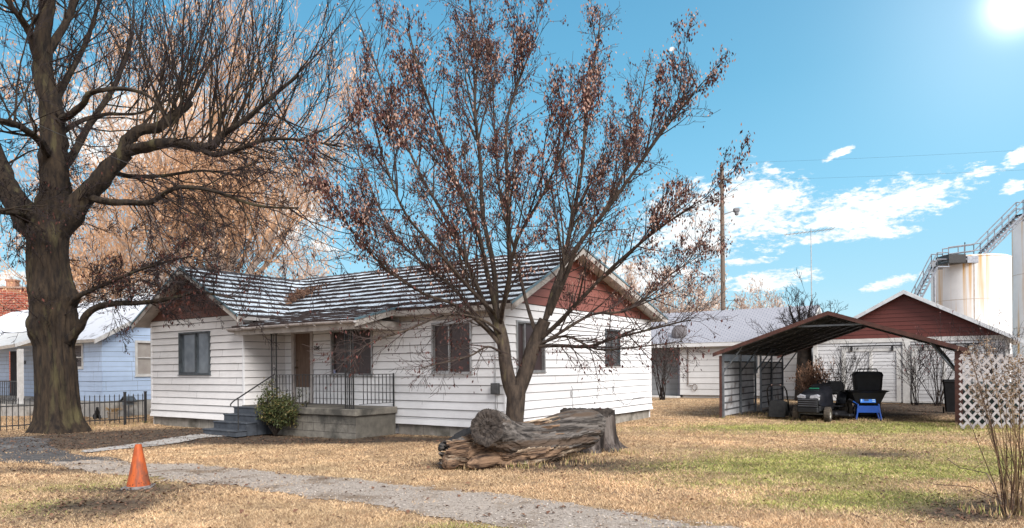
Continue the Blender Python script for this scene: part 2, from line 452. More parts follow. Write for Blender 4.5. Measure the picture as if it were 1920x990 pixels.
gravel_px = [(80, 868), (170, 862), (284, 868), (380, 871), (500, 881), (620, 893), (750, 904), (855, 914), (950, 926), (1037, 939), (1170, 958), (1293, 974), (1420, 992), (1560, 1030),
             (1560, 1200), (1100, 1060), (1000, 1000), (900, 984), (782, 961), (693, 949), (600, 936), (474, 919), (365, 908), (270, 893), (170, 880)]
gravel_poly = [ground_pt(*p) for p in gravel_px]
drive_px = [(-700, 815), (0, 822), (60, 818), (100, 826), (128, 842), (190, 855), (250, 866), (200, 874), (110, 872), (60, 868), (-60, 862), (-700, 870)]
gravel_px = gravel_px
drive_poly = [ground_pt(*p) for p in drive_px]
walk_px = [(150, 842), (215, 836), (300, 824), (370, 816), (425, 812), (470, 814), (395, 821), (320, 832), (240, 841), (165, 848)]
walk_poly = [ground_pt(*p) for p in walk_px]

def axis_(a, b, d, far, g=1.22):
    c = list(np.arange(a, b + 1e-6, d)); s = d
    x = c[-1]; up = []
    while x < far: s *= g; x += s; up.append(x)
    s = d; x = c[0]; dn = []
    while x > -far: s *= g; x -= s; dn.append(x)
    return np.array(dn[::-1] + c + up)
gx = axis_(-18, 18, .16, 2500); gy = axis_(3, 34, .16, 2500)
X, Y = np.meshgrid(gx, gy)
Z = gh(X, Y); fade = np.clip((45 - np.hypot(X, Y)) / 15, 0, 1); Z = Z * fade + .02 * (fbm(X, Y, 1.5, 3) - .5) * fade

# green grass and dark ground: earth, leaf mould, shade painted under the log
def patch_fields(X, Y):
    """0..1 fields: green, dark ground"""
    g = np.zeros(X.shape)
    def blob(px, py, rx, ry, w):
        cx, cy = ground_pt(px, py)
        return w * np.exp(-(((X - cx) / rx) ** 2 + ((Y - cy) / ry) ** 2))
    for b in ((1700, 800, 3.6, 1.7, 1.7), (1560, 860, 2.0, 1.3, .8), (1640, 880, 1.5, .8, .9), (1350, 873, 1.6, .7, .9), (1480, 900, 1.6, .5, .75), (1600, 935, 1.0, .7, 1.0),
              (1850, 850, 1.0, 2.2, .8), (1500, 800, 2.8, .7, 1.4), (1780, 880, 1.2, .9, .7), (1150, 990, .8, .25, .5), (160, 910, 1.0, .5, .55), (60, 950, .9, .5, .5), (300, 890, .8, .25, .5),
              (880, 985, .6, .2, .6), (1690, 930, .7, .5, .6), (1480, 945, .8, .3, .5)):
        g = g + blob(*b)
    g = g * (.35 + 1.3 * fbm(X, Y, 1.4, 5))
    e = np.zeros(X.shape)
    for b in ((190, 945, .7, .75, 1.2), (260, 915, .9, .35, 1.0), (330, 812, 3.2, 1.3, 2.6), (200, 825, 2.2, 1.3, 1.8), (560, 824, 2.6, .7, 1.7), (840, 826, 1.8, .45, 1.1), (120, 830, 2, 1.2, 1), (700, 826, 2.0, .45, .9), (1000, 868, 1.7, .6, 1.5),  # first two darken ground by the cone; last paints shade under the log
              (1120, 880, 1.3, .4, .6), (1880, 950, .8, .6, 1.1), (1640, 848, .7, .5, .8), (1720, 765, 4.5, 3.0, 2.0), (1560, 768, 3, 2.6, 2.0), (1470, 775, 1.6, 1.2, 1.6), (80, 880, 1.2, .35, .7), (1800, 960, .7, .35, .6), (960, 835, 1.5, .5, .5)):
        e = e + blob(*b)
    e = e * (.4 + 1.2 * fbm(X, Y, 2.2, 9))
    return np.clip(g, 0, 1), np.clip(e, 0, 1)
GR, EA = patch_fields(X, Y)
ny, nx = X.shape
me = bpy.data.meshes.new('ground')
vv = np.stack([X.ravel(), Y.ravel(), Z.ravel()], 1)
ii = np.arange(ny * nx).reshape(ny, nx)
ff = np.stack([ii[:-1, :-1].ravel(), ii[:-1, 1:].ravel(), ii[1:, 1:].ravel(), ii[1:, :-1].ravel()], 1)
me.vertices.add(len(vv)); me.vertices.foreach_set('co', vv.astype(np.float32).ravel())
me.loops.add(ff.size); me.loops.foreach_set('vertex_index', ff.astype(np.int32).ravel())
me.polygons.add(len(ff)); me.polygons.foreach_set('loop_start', np.arange(0, ff.size, 4, dtype=np.int32)); me.polygons.foreach_set('loop_total', np.full(len(ff), 4, dtype=np.int32))
ca = me.color_attributes.new('patch', 'FLOAT_COLOR', 'POINT')
ca.data.foreach_set('color', np.stack([GR.ravel(), EA.ravel(), np.zeros(GR.size), np.ones(GR.size)], 1).astype(np.float32).ravel())
me.polygons.foreach_set('use_smooth', np.ones(len(ff), dtype=bool))
me.update(calc_edges=True); me.validate()

def ground_mat():
    m = mat('turf_soil', (.38, .26, .15), (.20, .13, .08), rough=.95, scale=9, c3=(.36, .26, .15), s3=1.1, bump=.9, bscale=60)
    nt, N, L, b = nodes_of(m); old = b.inputs['Base Color'].links[0].from_socket
    at = N.new('ShaderNodeAttribute'); at.attribute_name = 'patch'; sp = N.new('ShaderNodeSeparateXYZ'); L.new(at.outputs['Vector'], sp.inputs[0])
    n = N.new('ShaderNodeTexNoise'); n.inputs['Scale'].default_value = 3.5; n.inputs['Detail'].default_value = 8
    tc = N.new('ShaderNodeTexCoord'); L.new(tc.outputs['Object'], n.inputs[0])
    def M(op, a, c, clamp=True):
        q = N.new('ShaderNodeMath'); q.operation = op; q.use_clamp = clamp
        for i, v in enumerate((a, c)):
            if isinstance(v, (int, float)): q.inputs[i].default_value = v
            else: L.new(v, q.inputs[i])
        return q.outputs[0]
    def mix(f, a, c):
        x = N.new('ShaderNodeMix'); x.data_type = 'RGBA'; L.new(f, x.inputs[0]); L.new(a, x.inputs[6]); x.inputs[7].default_value = (*c, 1); return x.outputs[2]
    c = mix(M('MULTIPLY', sp.outputs[0], M('ADD', n.outputs['Fac'], .2)), old, (.13, .15, .035))
    c = mix(M('MULTIPLY', sp.outputs[1], M('ADD', n.outputs['Fac'], .35)), c, (.045, .033, .026))
    L.new(c, b.inputs['Base Color'])
    return m
me.materials.append(ground_mat())
ground = bpy.data.objects.new('ground', me); COL.objects.link(ground); tag(ground, kind='structure')

def ground_sheet(name, poly, material, lift, step=.12, edge=.10, seed=0, lab=None):
    """a sheet on the ground with a worn, wandering edge"""
    p = np.array(poly); x0, y0 = p.min(0) - .3; x1, y1 = p.max(0) + .3
    step = step if y0 > 12 else .05
    x0 = max(x0, -22); x1 = min(x1, 20); y0 = max(y0, 2.5)
    xs = np.arange(x0, x1, step); ys = np.arange(y0, y1, step)
    A, B = np.meshgrid(xs, ys)
    wx = (fbm(A, B, 1.1, seed) - .5) * edge * 6 + (fbm(A, B, 5, seed + 4) - .5) * edge * 3
    wy = (fbm(A, B, 1.3, seed + 8) - .5) * edge * 6 + (fbm(A, B, 5, seed + 14) - .5) * edge * 3
    ins = polyd(A + wx, B + wy, poly)
    # heights by interpolation of the same ground function
    def hz(a, b): return np.interp(0, [0], [0]) + gh(a, b) + .02 * (fbm(a, b, 1.5, 3) - .5)
    H = hz(A, B) + lift
    idx = np.arange(A.size).reshape(A.shape)
    q = ins[:-1, :-1] & ins[1:, 1:] & ins[1:, :-1] & ins[:-1, 1:]
    f = np.stack([idx[:-1, :-1][q], idx[:-1, 1:][q], idx[1:, 1:][q], idx[1:, :-1][q]], 1)
    used = np.unique(f); rem = np.zeros(A.size, int); rem[used] = np.arange(len(used))
    me = bpy.data.meshes.new(name); me.from_pydata(np.stack([A.ravel()[used], B.ravel()[used], H.ravel()[used]], 1).tolist(), [], rem[f].tolist())
    me.materials.append(material); me.polygons.foreach_set('use_smooth', [True] * len(me.polygons))
    o = bpy.data.objects.new(name, me); COL.objects.link(o); tag(o, kind='structure'); return o
gravel_m = mat('gravel', (.47, .405, .345), (.31, .26, .22), rough=.9, scale=38, detail=10, c3=(.20, .145, .10), s3=1.3, t3=(.52, .66), bump=1.0, bscale=90, lo=.4, hi=.6)
asphalt_m = mat('old_asphalt', (.12, .11, .105), (.05, .047, .046), rough=.75, scale=10, c3=(.20, .19, .18), s3=.9, bump=.7, bscale=60)
walk_m = mat('walk_concrete', (.46, .43, .40), (.30, .28, .26), rough=.85, scale=6, c3=(.19, .17, .15), s3=1.8, bump=.5, bscale=40)
ground_sheet('gravel_path', gravel_poly, gravel_m, .007, seed=2)
ground_sheet('driveway', drive_poly, asphalt_m, .006, seed=21)
ground_sheet('concrete_walk', walk_poly, walk_m, .018, edge=.03, seed=31, step=.07)

# ---------------------------------------------------------------- grass, litter, gravel stones
def local_to_house(x, y):
    cx, cy = -.165, 15.3
    return (x - cx) * .83 - (y - cy) * .558, (x - cx) * .558 + (y - cy) * .83
def blocked(x, y):
    lx, ly = local_to_house(x, y)
    b = (lx > -11.95) & (lx < .02) & (ly > 0) & (ly < 8.2)
    b |= (lx > -11.95) & (lx < -7.4) & (ly > -1.35) & (ly < 8.2)
    b |= (lx > -7.5) & (lx < -3.15) & (ly > -1.4) & (ly < .2)
    b |= (lx > -7.5) & (lx < -6.1) & (ly > -2.3) & (ly < 0)
    return b
def scatter(n, ymin=5.6, ymax=34, power=1.6):
    """points over the visible lot, thinning with distance"""
    u = NR.random(n); a = ymin ** (1 - power + 1); b = ymax ** (1 - power + 1)
    y = (a + u * (b - a)) ** (1 / (2 - power)); half = .78 * y + .5
    x = (NR.random(n) * 2 - 1) * half
    return x, y
def blades(name, n, hmin, hmax, cols, label, cat='grass', ymax=34, thin_path=.88, power=1.6, ymin=5.2):
    x, y = scatter(n, ymin, ymax, power)
    g, e = patch_fields(x, y)
    keep = ~blocked(x, y)
    jx, jy = NR.normal(0, .13, n), NR.normal(0, .13, n)
    onp = polyd(x + jx, y + jy, gravel_poly) | polyd(x + jx, y + jy, drive_poly) | polyd(x + jx * .3, y + jy * .3, walk_poly)
    keep &= ~(onp & (NR.random(n) < np.where(fbm(x, y, 1.7, 77) > .60, .80, .985)))
    keep &= NR.random(n) > e * 1.05
    x, y, g, e = x[keep], y[keep], g[keep], e[keep]; n = len(x)
    tuft = fbm(x, y, 3.0, 41)
    h = (hmin + (hmax - hmin) * NR.random(n)) * (.45 + 1.1 * tuft) * (1 - .35 * e)
    w = .0012 + .00042 * y
    a = NR.random(n) * 2 * math.pi; lean = (.5 + 1.3 * NR.random(n)) * h; la = NR.random(n) * 2 * math.pi
    z = gh(x, y) + .02 * (fbm(x, y, 1.5, 3) - .5) - .004
    v = np.zeros((n, 3, 3), dtype=np.float32)
    v[:, 0] = np.stack([x - np.cos(a) * w, y - np.sin(a) * w, z], 1)
    v[:, 1] = np.stack([x + np.cos(a) * w, y + np.sin(a) * w, z], 1)
    v[:, 2] = np.stack([x + np.cos(la) * lean, y + np.sin(la) * lean, z + h], 1)
    green = (NR.random(n) < g * .85)
    t = NR.random(n)[:, None]; tint = fbm(x, y, .8, 51)[:, None]
    straw = np.array(cols[0]) * (1 - t) + np.array(cols[1]) * t
    straw = straw * (1 - (tint > .5) * .0) * (.75 + .5 * tint) + (tint - .5) * np.array((.03, -.03, -.03))
    gr = np.array(cols[2]) * (1 - t) + np.array(cols[3]) * t
    c = np.where(green[:, None], gr, straw) * (.50 + 1.0 * fbm(x, y, 2.6, 71))[:, None]; c = c * (1 - .5 * e[:, None])
    c = np.clip(c, .01, 1)
    me = bpy.data.meshes.new(name)
    me.vertices.add(n * 3); me.vertices.foreach_set('co', v.ravel())
    me.loops.add(n * 3); me.loops.foreach_set('vertex_index', np.arange(n * 3, dtype=np.int32))
    me.polygons.add(n); me.polygons.foreach_set('loop_start', np.arange(0, n * 3, 3, dtype=np.int32)); me.polygons.foreach_set('loop_total', np.full(n, 3, dtype=np.int32))
    at = me.color_attributes.new('tone', 'FLOAT_COLOR', 'POINT')
    cc = np.ones((n, 3, 4), dtype=np.float32); cc[:, :, :3] = c[:, None, :]
    at.data.foreach_set('color', cc.ravel()); me.update(calc_edges=True)
    me.materials.append(tone_mat())
    o = bpy.data.objects.new(name, me); COL.objects.link(o); tag(o, label, cat, kind='stuff'); return o
def tone_mat(name='blade_tone', rough=.7, trans=.0):
    if name in MATS: return MATS[name]
    m = bpy.data.materials.new(name); m.use_nodes = True; b = m.node_tree.nodes['Principled BSDF']; b.inputs['Roughness'].default_value = rough
    b.inputs['Specular IOR Level'].default_value = .2
    a = m.node_tree.nodes.new('ShaderNodeAttribute'); a.attribute_name = 'tone'; m.node_tree.links.new(a.outputs['Color'], b.inputs['Base Color'])
    MATS[name] = m; return m
blades('grass', 900000, .014, .038, ((.72, .52, .31), (.36, .22, .125), (.22, .24, .06), (.46, .43, .14)), 'short dry tan lawn grass with green patches', ymax=34)

def litter(name, n, cols, smin, smax, label, field, cat, ymax=30, flat=.5, lift=.01, power=1.5):
    x, y = scatter(n, 5.2, ymax, power)
    k = ~blocked(x, y) & (NR.random(n) < field(x, y))
    x, y = x[k], y[k]; n = len(x)
    s = smin + (smax - smin) * NR.random(n); a = NR.random(n) * 6.28
    z = gh(x, y) + .02 * (fbm(x, y, 1.5, 3) - .5) + lift + NR.random(n) * .015
    d1 = np.stack([np.cos(a), np.sin(a), (NR.random(n) - .5) * flat * 2], 1) * s[:, None]
    d2 = np.stack([-np.sin(a), np.cos(a), (NR.random(n) - .5) * flat * 2], 1) * (s * .6)[:, None]
    c = np.stack([x, y, z], 1)
    v = np.stack([c - d1, c - d2, c + d1, c + d2], 1).astype(np.float32)
    v[:, [1, 3], 2] += (s * .3)[:, None]
    t = NR.random(n)[:, None]; col = np.array(cols[0]) * (1 - t) + np.array(cols[1]) * t
    me = bpy.data.meshes.new(name); me.vertices.add(n * 4); me.vertices.foreach_set('co', v.ravel())
    me.loops.add(n * 4); me.loops.foreach_set('vertex_index', np.arange(n * 4, dtype=np.int32))
    me.polygons.add(n); me.polygons.foreach_set('loop_start', np.arange(0, n * 4, 4, dtype=np.int32)); me.polygons.foreach_set('loop_total', np.full(n, 4, dtype=np.int32))
    at = me.color_attributes.new('tone', 'FLOAT_COLOR', 'POINT'); cc = np.ones((n, 4, 4), dtype=np.float32); cc[:, :, :3] = col[:, None, :]
    at.data.foreach_set('color', cc.ravel()); me.update(calc_edges=True); me.materials.append(tone_mat())
    o = bpy.data.objects.new(name, me); COL.objects.link(o); tag(o, label, cat, kind='stuff'); return o
def leaf_field(x, y):
    g, e = patch_fields(x, y)
    return np.clip(.03 + e * .97, 0, 1)
litter('leaf_litter', 90000, ((.06, .036, .026), (.19, .11, .07)), .010, .028, 'fallen brown leaves and mould under the trees and along the house', leaf_field, 'leaves')
litter('dead_leaves', 3000, ((.22, .12, .07), (.13, .06, .04)), .022, .045, 'curled tan and russet leaves lying loose on the lawn', lambda x, y: np.clip(.10 + fbm(x, y, 1, 61) * .5 + patch_fields(x, y)[1] * .5, 0, 1), 'leaves')
litter('gravel_stones', 40000, ((.60, .53, .46), (.28, .23, .20)), .008, .02, 'loose small stones and grit on the gravel path', lambda x, y: np.where(polyd(x, y, gravel_poly), .9, .0), 'gravel', ymax=14, flat=.3, lift=.004)
# ---------------------------------------------------------------- shared materials
white_trim = mat('white_trim', (.70, .68, .65), (.55, .53, .50), rough=.5, scale=5)
alu = mat('aluminium_frame', (.42, .42, .42), (.30, .30, .30), rough=.4, metal=.6, scale=8)
black_iron = mat('black_iron', (.018, .018, .02), (.035, .033, .032), rough=.45, scale=12, spec=.4)
joint_m = mat('siding_joint', (.10, .085, .075), (.05, .045, .04), rough=.9, scale=20)  # dark groove colour stands in for shade under the laps; also real joints
concrete_m = mat('old_concrete', (.27, .245, .205), (.17, .155, .13), rough=.9, scale=5, c3=(.08, .075, .065), s3=1.2, t3=(.48, .62), bump=.5, bscale=30)
def glass_mat(name, col, rough=.06, c2=None, scale=1.5):
    m = mat(name, col, c2 or tuple(q * .6 for q in col), rough=rough, scale=scale, spec=.5, detail=2)
    return m
pane_dark = glass_mat('dark_pane', (.035, .022, .022), .35, (.055, .035, .035))
pane_grey = glass_mat('curtained_pane', (.16, .185, .205), .09, (.09, .105, .12), 2.2)
pane_mid = glass_mat('grey_pane', (.12, .12, .125), .12)

# ---------------------------------------------------------------- the white house
HC = (-.165, 15.3, 0)
house = empty('white_house', HC, RZ, 'low white clapboard house with brown gables and a snow-dusted shingle roof', 'house')
SB, CH = .25, .192                                    # lower edge of the boards, exposure of a board
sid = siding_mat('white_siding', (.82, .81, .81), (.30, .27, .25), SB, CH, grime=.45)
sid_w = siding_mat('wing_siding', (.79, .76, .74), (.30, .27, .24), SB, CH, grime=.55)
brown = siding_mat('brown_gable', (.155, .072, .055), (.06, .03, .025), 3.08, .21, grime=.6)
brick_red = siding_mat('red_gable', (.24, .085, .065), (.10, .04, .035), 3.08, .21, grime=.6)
front = lambda x, d, z: (x, -d, z)
wingf = lambda x, d, z: (x, -1.33 - d, z)
sidef = lambda y, d, z: (d, y, z)
wsidef = lambda y, d, z: (-7.47 + d, y, z)
W1 = (-5.57, -4.03, 1.44, 2.65); W2 = (-2.07, -.885, 1.48, 2.68); DR = (-7.06, -6.38, .68, 2.66)
WW = (-7.47 - 3.0, -7.47 - 1.47, 1.49, 2.70); S1 = (.447, 1.68, 1.5, 2.68); S2 = (4.95, 5.89, 1.66, 2.68)
m_ = MB(); lap_wall(m_, -7.47, 0, SB, 3.02, CH, front, [W1, W2, (DR[0]-.1, DR[1]+.1, .4, DR[3]+.08)], flare=.03, joints=3.4)
m_.box(-7.4, -.03, .10, .16, .0, 3.0, 0)
m_.build('wall', [sid, joint_m], house)
m_ = MB(); lap_wall(m_, 0, 8.2, SB, 3.08, CH, sidef, [S1, S2], flare=.06, joints=3.7)
m_.box(-.16, -.10, .1, 8.1, 0, 3.0, 0)
m_.build('wall', [sid, joint_m], house)
m_ = MB(); lap_wall(m_, -11.96, -7.47, SB, 3.08, CH, wingf, [WW], flare=.06, joints=3.1)
m_.box(-11.9, -7.5, -1.22, -1.16, 0, 3.0, 0)
m_.build('wall', [sid_w, joint_m], house)
m_ = MB(); lap_wall(m_, -1.33, 0, SB + .384, 3.02, CH, wsidef, [], flare=0)
m_.box(-7.6, -7.55, -1.2, 0, 0, 3.0, 0); m_.build('wall', [sid_w, joint_m], house)
# blind sides closing the body
m_ = MB(); m_.box(-11.96, -.02, 8.14, 8.2, 0, 3.05); m_.box(-11.96, -11.9, -1.3, 8.1, 0, 3.0)
m_.build('rear_wall', [sid], house)
# corner boards
m_ = MB()
for (x, y) in ((0, 0), (-11.96, -1.33), (-7.47, -1.33), (0, 8.2)):
    m_.box(x - .012, x + .034, y - .034, y + .012, SB + .02, 3.02, 0)
m_.build_each('corner_board', [sid], house)
# gables
def gtop(x0, z0, x1, z1, xa, za):
    """clip function: between the two rakes that meet at (xa,za)"""
    return lambda z: (x0 + (xa - x0) * (z - z0) / (za - z0), x1 + (xa - x1) * (z - z1) / (za - z1))
m_ = MB(); lap_wall(m_, -12.2, -7.2, 3.08, 4.34, .21, lambda x, d, z: (x, -1.34 - d, z), [], top=gtop(-11.96, 3.07, -7.47, 3.07, -9.715, 4.36), lip=.02)
m_.build('gable', [brown, joint_m], house)
m_ = MB(); lap_wall(m_, -.2, 8.4, 3.08, 4.5, .21, lambda y, d, z: (.01 + d, y, z), [], top=gtop(0, 3.07, 8.6, 3.02, 2.9, 4.52), lip=.02)
m_.build('gable', [brick_red, joint_m], house)
m_ = MB(); m_.prism([(-11.9, 3.0), (-7.5, 3.0), (-9.715, 4.3)], -1.3, 2.4)
m_.loft([[(-.02, 0, 3), (-.02, 8.2, 3), (-.02, 8.2, 3.05), (-.02, 2.9, 4.48)], [(-.2, 0, 3), (-.2, 8.2, 3), (-.2, 8.2, 3.05), (-.2, 2.9, 4.48)]], 0, None, True, False)
m_.build_each('attic', [joint_m], house)
# foundation
fnd = mat('block_foundation', (.34, .31, .27), (.22, .20, .17), rough=.95, scale=4, c3=(.12, .11, .09), s3=1.4, bump=.4, bscale=25)
m_ = MB()
def blocks(mb, x0, x1, frame, z0=-.15, z1=.27):
    x = x0; r = random.Random(5)
    while x < x1 - .01:
        xe = min(x + .4, x1)
        P = [frame(x + .004, r.uniform(-.004, .004), z0), frame(xe - .004, 0, z0), frame(xe - .004, 0, z1), frame(x + .004, 0, z1)]
        mb.face(P, 0); x = xe
    mb.face([frame(x0, -.006, z0), frame(x1, -.006, z0), frame(x1, -.006, z1), frame(x0, -.006, z1)], 1)
    mb.face([frame(x0, -.0065, z1 - .01), frame(x1, -.0065, z1 - .01), frame(x1, -.3, z1 - .01), frame(x0, -.3, z1 - .01)], 1)
blocks(m_, -3.2, 0, lambda x, d, z: (x, .03 - d, z)); blocks(m_, 0, 8.2, lambda y, d, z: (-.03 + d, y, z)); blocks(m_, -11.93, -7.5, lambda x, d, z: (x, -1.30 - d, z))
m_.box(-11.9, -.1, .3, 8.1, -.1, .5, 1)
m_.build('foundation', [fnd, joint_m], house)

# roofs
shingle_snow = snow_mat('snowy_shingles', (.062, .052, .052), cover=.32)
porch_snow = snow_mat('porch_shingles', (.06, .045, .043), cover=.40)
riser_m = mat('shingle_butts', (.04, .028, .026), (.075, .055, .05), rough=.9, scale=12)
soffit_m = mat('soffit', (.50, .46, .43), (.36, .33, .31), rough=.7, scale=4)
m_ = MB(); course_roof(m_, (-12.2, -.32, 3.0), (.40, -.32, 3.0), (.40, 2.9, 4.62), (-12.2, 2.9, 4.62), 11, seed=1, seg=48, lift=.065)
m_.build('roof', [shingle_snow, riser_m, soffit_m], house)
m_ = MB(); course_roof(m_, (.40, 8.6, 3.14), (-12.2, 8.6, 3.14), (-12.2, 2.9, 4.62), (.40, 2.9, 4.62), 18, seed=2, seg=30, lift=.04)
m_.build('roof', [shingle_snow, riser_m, soffit_m], house)
m_ = MB(); course_roof(m_, (-7.12, -1.72, 3.0), (-7.12, 2.6, 3.0), (-9.715, 2.6, 4.47), (-9.715, -1.72, 4.47), 10, seed=3, seg=20, lift=.06)
course_roof(m_, (-12.31, 2.6, 3.0), (-12.31, -1.72, 3.0), (-9.715, -1.72, 4.47), (-9.715, 2.6, 4.47), 10, seed=4, seg=20, lift=.05)
m_.build('roof', [shingle_snow, riser_m, soffit_m], house)
m_ = MB(); course_roof(m_, (-7.55, -1.62, 2.72), (-2.98, -1.62, 2.72), (-2.98, .1, 3.17), (-7.55, .1, 3.17), 6, seed=5, seg=22, lift=.045, thick=.07)
m_.build('roof', [porch_snow, riser_m, soffit_m], house)
# ridge caps
m_ = MB()
for i in range(40):
    x = -12.15 + i * .313; m_.prism([], 0, 0) if False else None
    m_.loft([[(x, 2.76, 4.57), (x, 2.9, 4.68), (x, 3.04, 4.60)], [(x + .31, 2.76, 4.555), (x + .31, 2.9, 4.66), (x + .31, 3.04, 4.585)]], 0, None, True, False)
for i in range(13):
    y = -1.72 + i * .313
    m_.loft([[(-9.83, y, 4.44), (-9.715, y, 4.535), (-9.6, y, 4.44)], [(-9.83, y + .31, 4.425), (-9.715, y + .31, 4.52), (-9.6, y + .31, 4.425)]], 0, None, True, False)
m_.build('ridge_cap', [shingle_snow], house)
# rake boards with metal drip edge
drip = mat('drip_edge', (.12, .22, .27), (.20, .27, .30), rough=.4, scale=9, metal=.3)
rake_m = mat('rake_board', (.50, .46, .42), (.34, .31, .28), rough=.7, scale=5, c3=(.2, .17, .15), s3=2)
def rake(mb, p, q, w=.16, t=.03, m=0, side=(0, -1, 0), drop=.0):
    p = Vector(p); q = Vector(q); s = Vector(side) * t; dn = Vector((0, 0, -w)); d0 = Vector((0, 0, -drop))
    mb.loft([[p + d0, p + d0 + dn, p + d0 + dn + s, p + d0 + s], [q + d0, q + d0 + dn, q + d0 + dn + s, q + d0 + s]], m, None, True, False)
m_ = MB()
for xx, s in ((-7.12, 1), (-12.31, -1)):
    rake(m_, (xx, -1.72, 3.0), (-9.715, -1.72, 4.47), .15, .03, 0); rake(m_, (xx + .02 * s, -1.752, 3.03), (-9.715, -1.752, 4.51), .05, .02, 1)
rake(m_, (.40, -.32, 3.0), (.40, 2.9, 4.62), .17, .03, 0, (1, 0, 0)); rake(m_, (.40, 8.6, 3.14), (.40, 2.9, 4.62), .17, .03, 0, (1, 0, 0))
rake(m_, (.432, -.34, 3.02), (.432, 2.9, 4.66), .05, .02, 1, (1, 0, 0)); rake(m_, (.432, 8.62, 3.16), (.432, 2.9, 4.66), .05, .02, 1, (1, 0, 0))
rake(m_, (-2.98, -1.62, 2.71), (-2.98, -.30, 3.045), .14, .03, 0, (1, 0, 0)); rake(m_, (-2.95, -1.64, 2.76), (-2.95, -.28, 3.10), .05, .02, 1, (1, 0, 0))
m_.build_each('rake_board', [rake_m, drip], house)
# eave fascia, frieze, porch ceiling and beam
m_ = MB(); m_.box(-2.95, .40, -.36, -.325, 2.87, 2.985); m_.box(-7.2, .0, -.32, -.035, 2.86, 2.875); m_.box(-3.1, 0, -.035, -.028, 2.76, 2.87); m_.box(-7.55, -3.05, -1.55, -1.42, 2.52, 2.64)
m_.box(-3.18, -3.06, -1.42, -.03, 2.55, 2.75); m_.build_each('fascia', [rake_m], house)
m_ = MB(); m_.box(-7.44, -3.18, -1.42, -.03, 2.672, 2.69); m_.build('porch_ceiling', [soffit_m], house)
# gutter on the porch eave
gut = mat('gutter_paint', (.62, .57, .55), (.42, .38, .36), rough=.45, scale=7, c3=(.2, .16, .14), s3=4)
m_ = MB(); prof = []
for k in range(9):
    a = math.pi + math.pi * k / 8; prof.append((.055 * math.cos(a), .055 * math.sin(a)))
for k in range(8, -1, -1):
    a = math.pi + math.pi * k / 8; prof.append((.046 * math.cos(a), .046 * math.sin(a) + .002))
rings = [[(x, -1.685 + a, 2.70 + .012 * math.sin(x) + b) for a, b in prof] for x in np.linspace(-7.62, -2.9, 14)]
m_.loft(rings, 0, None, True, False)
for x in (-7.0, -6.2, -5.2, -4.2, -3.3): m_.tube([(x, -1.62, 2.71), (x, -1.745, 2.70), (x, -1.745, 2.64), (x, -1.68, 2.62)], .007, 5)
m_.tube([(-7.62, -1.685, 2.64), (-7.60, -1.5, 2.62)], .03, 8)
m_.build('gutter', [gut], house)

# windows
def window(parent, box, frame, pane, fm=None, split=None, sub=True, bw=.045, name='window', sash=None, screen=None):
    """sliding window in a wall opening; frame(x,d,z)"""
    fm = fm or alu; x0, x1, z0, z1 = box
    f = MB()
    def bx(a, b, c, d, d0, d1, mb=f, m=0):
        P = [frame(a, d0, c), frame(b, d0, c), frame(b, d0, d), frame(a, d0, d)]; Q = [frame(a, d1, c), frame(b, d1, c), frame(b, d1, d), frame(a, d1, d)]
        mb.loft([P, Q], m, None, True, False)
    bx(x0, x1, z0, z0 + bw, -.06, .045); bx(x0, x1, z1 - bw, z1, -.06, .045); bx(x0, x0 + bw, z0 + bw, z1 - bw, -.06, .045); bx(x1 - bw, x1, z0 + bw, z1 - bw, -.06, .045)
    bx(x0 - .03, x1 + .03, z0 - .02, z0, -.02, .06)
    w = f.build(name, [fm], parent)
    p = MB(); bx(x0 + bw, x1 - bw, z0 + bw, z1 - bw, -.062, -.035, p); p.build('pane', [pane], w)
    if split is not None:
        s = MB(); xm = x0 + (x1 - x0) * split
        for (a, b) in ((xm - .018, xm + .018),): bx(a, b, z0 + bw, z1 - bw, -.034, .02, s)
        bx(x0 + bw, xm - .018, z0 + bw, z0 + bw + .025, -.034, .0, s); bx(x0 + bw, xm - .018, z1 - bw - .025, z1 - bw, -.034, .0, s)
        bx(x0 + bw, x0 + bw + .022, z0 + bw + .025, z1 - bw - .025, -.034, .0, s)
        s.build('sash', [fm], w)
    if sash is not None:
        s = MB(); zm = z0 + (z1 - z0) * sash; bx(x0 + bw, x1 - bw, zm - .02, zm + .02, -.034, .012, s); s.build('sash', [fm], w)
    return w
dark_frame = mat('dark_frame', (.09, .105, .115), (.05, .055, .06), rough=.5, scale=8)
window(house, W1, front, pane_dark, alu, .47); window(house, W2, front, pane_dark, alu, .43)
window(house, WW, wingf, pane_grey, dark_frame, .52)
window(house, S1, sidef, pane_dark, alu, .3); window(house, S2, sidef, pane_mid, dark_frame, .5)
# flame-shaped yard sticker low in the porch window
m_ = MB(); m_.box(-5.50, -5.44, -.0, .03, 1.50, 1.60); m_.build('sticker', [mat('sticker_blue', (.05, .09, .45), (.6, .65, .7), rough=.4, scale=40)], house)
# door
wood = mat('door_veneer', (.185, .12, .085), (.115, .072, .052), rough=.6, scale=5, stretch=(9, 9, .5), c3=(.26, .2, .15), s3=6, t3=(.62, .75))
m_ = MB(); x0, x1, z0, z1 = DR
m_.box(x0 + .003, x1 - .003, .03, .075, z0 + .02, z1 - .06, 0)
d_ = m_.build('door', [wood], house)
m_ = MB(); m_.box(x0 + .02, x1 - .02, .022, .0295, z0 + .03, z0 + .44); m_.build('kick_panel', [white_trim], d_)
m_ = MB(); M_ = Matrix.Translation((x0 + .07, .03, z0 + .98)) @ Matrix.Rotation(math.radians(90), 4, 'X')
m_.lathe([(.028, 0), (.028, .006), (.012, .012), (.012, .035), (.026, .045), (.03, .058), (.02, .072)], 14, 0, M_); m_.build('handle', [mat('dull_brass', (.16, .12, .07), (.08, .06, .04), rough=.35, metal=.8)], d_); m_ = MB()
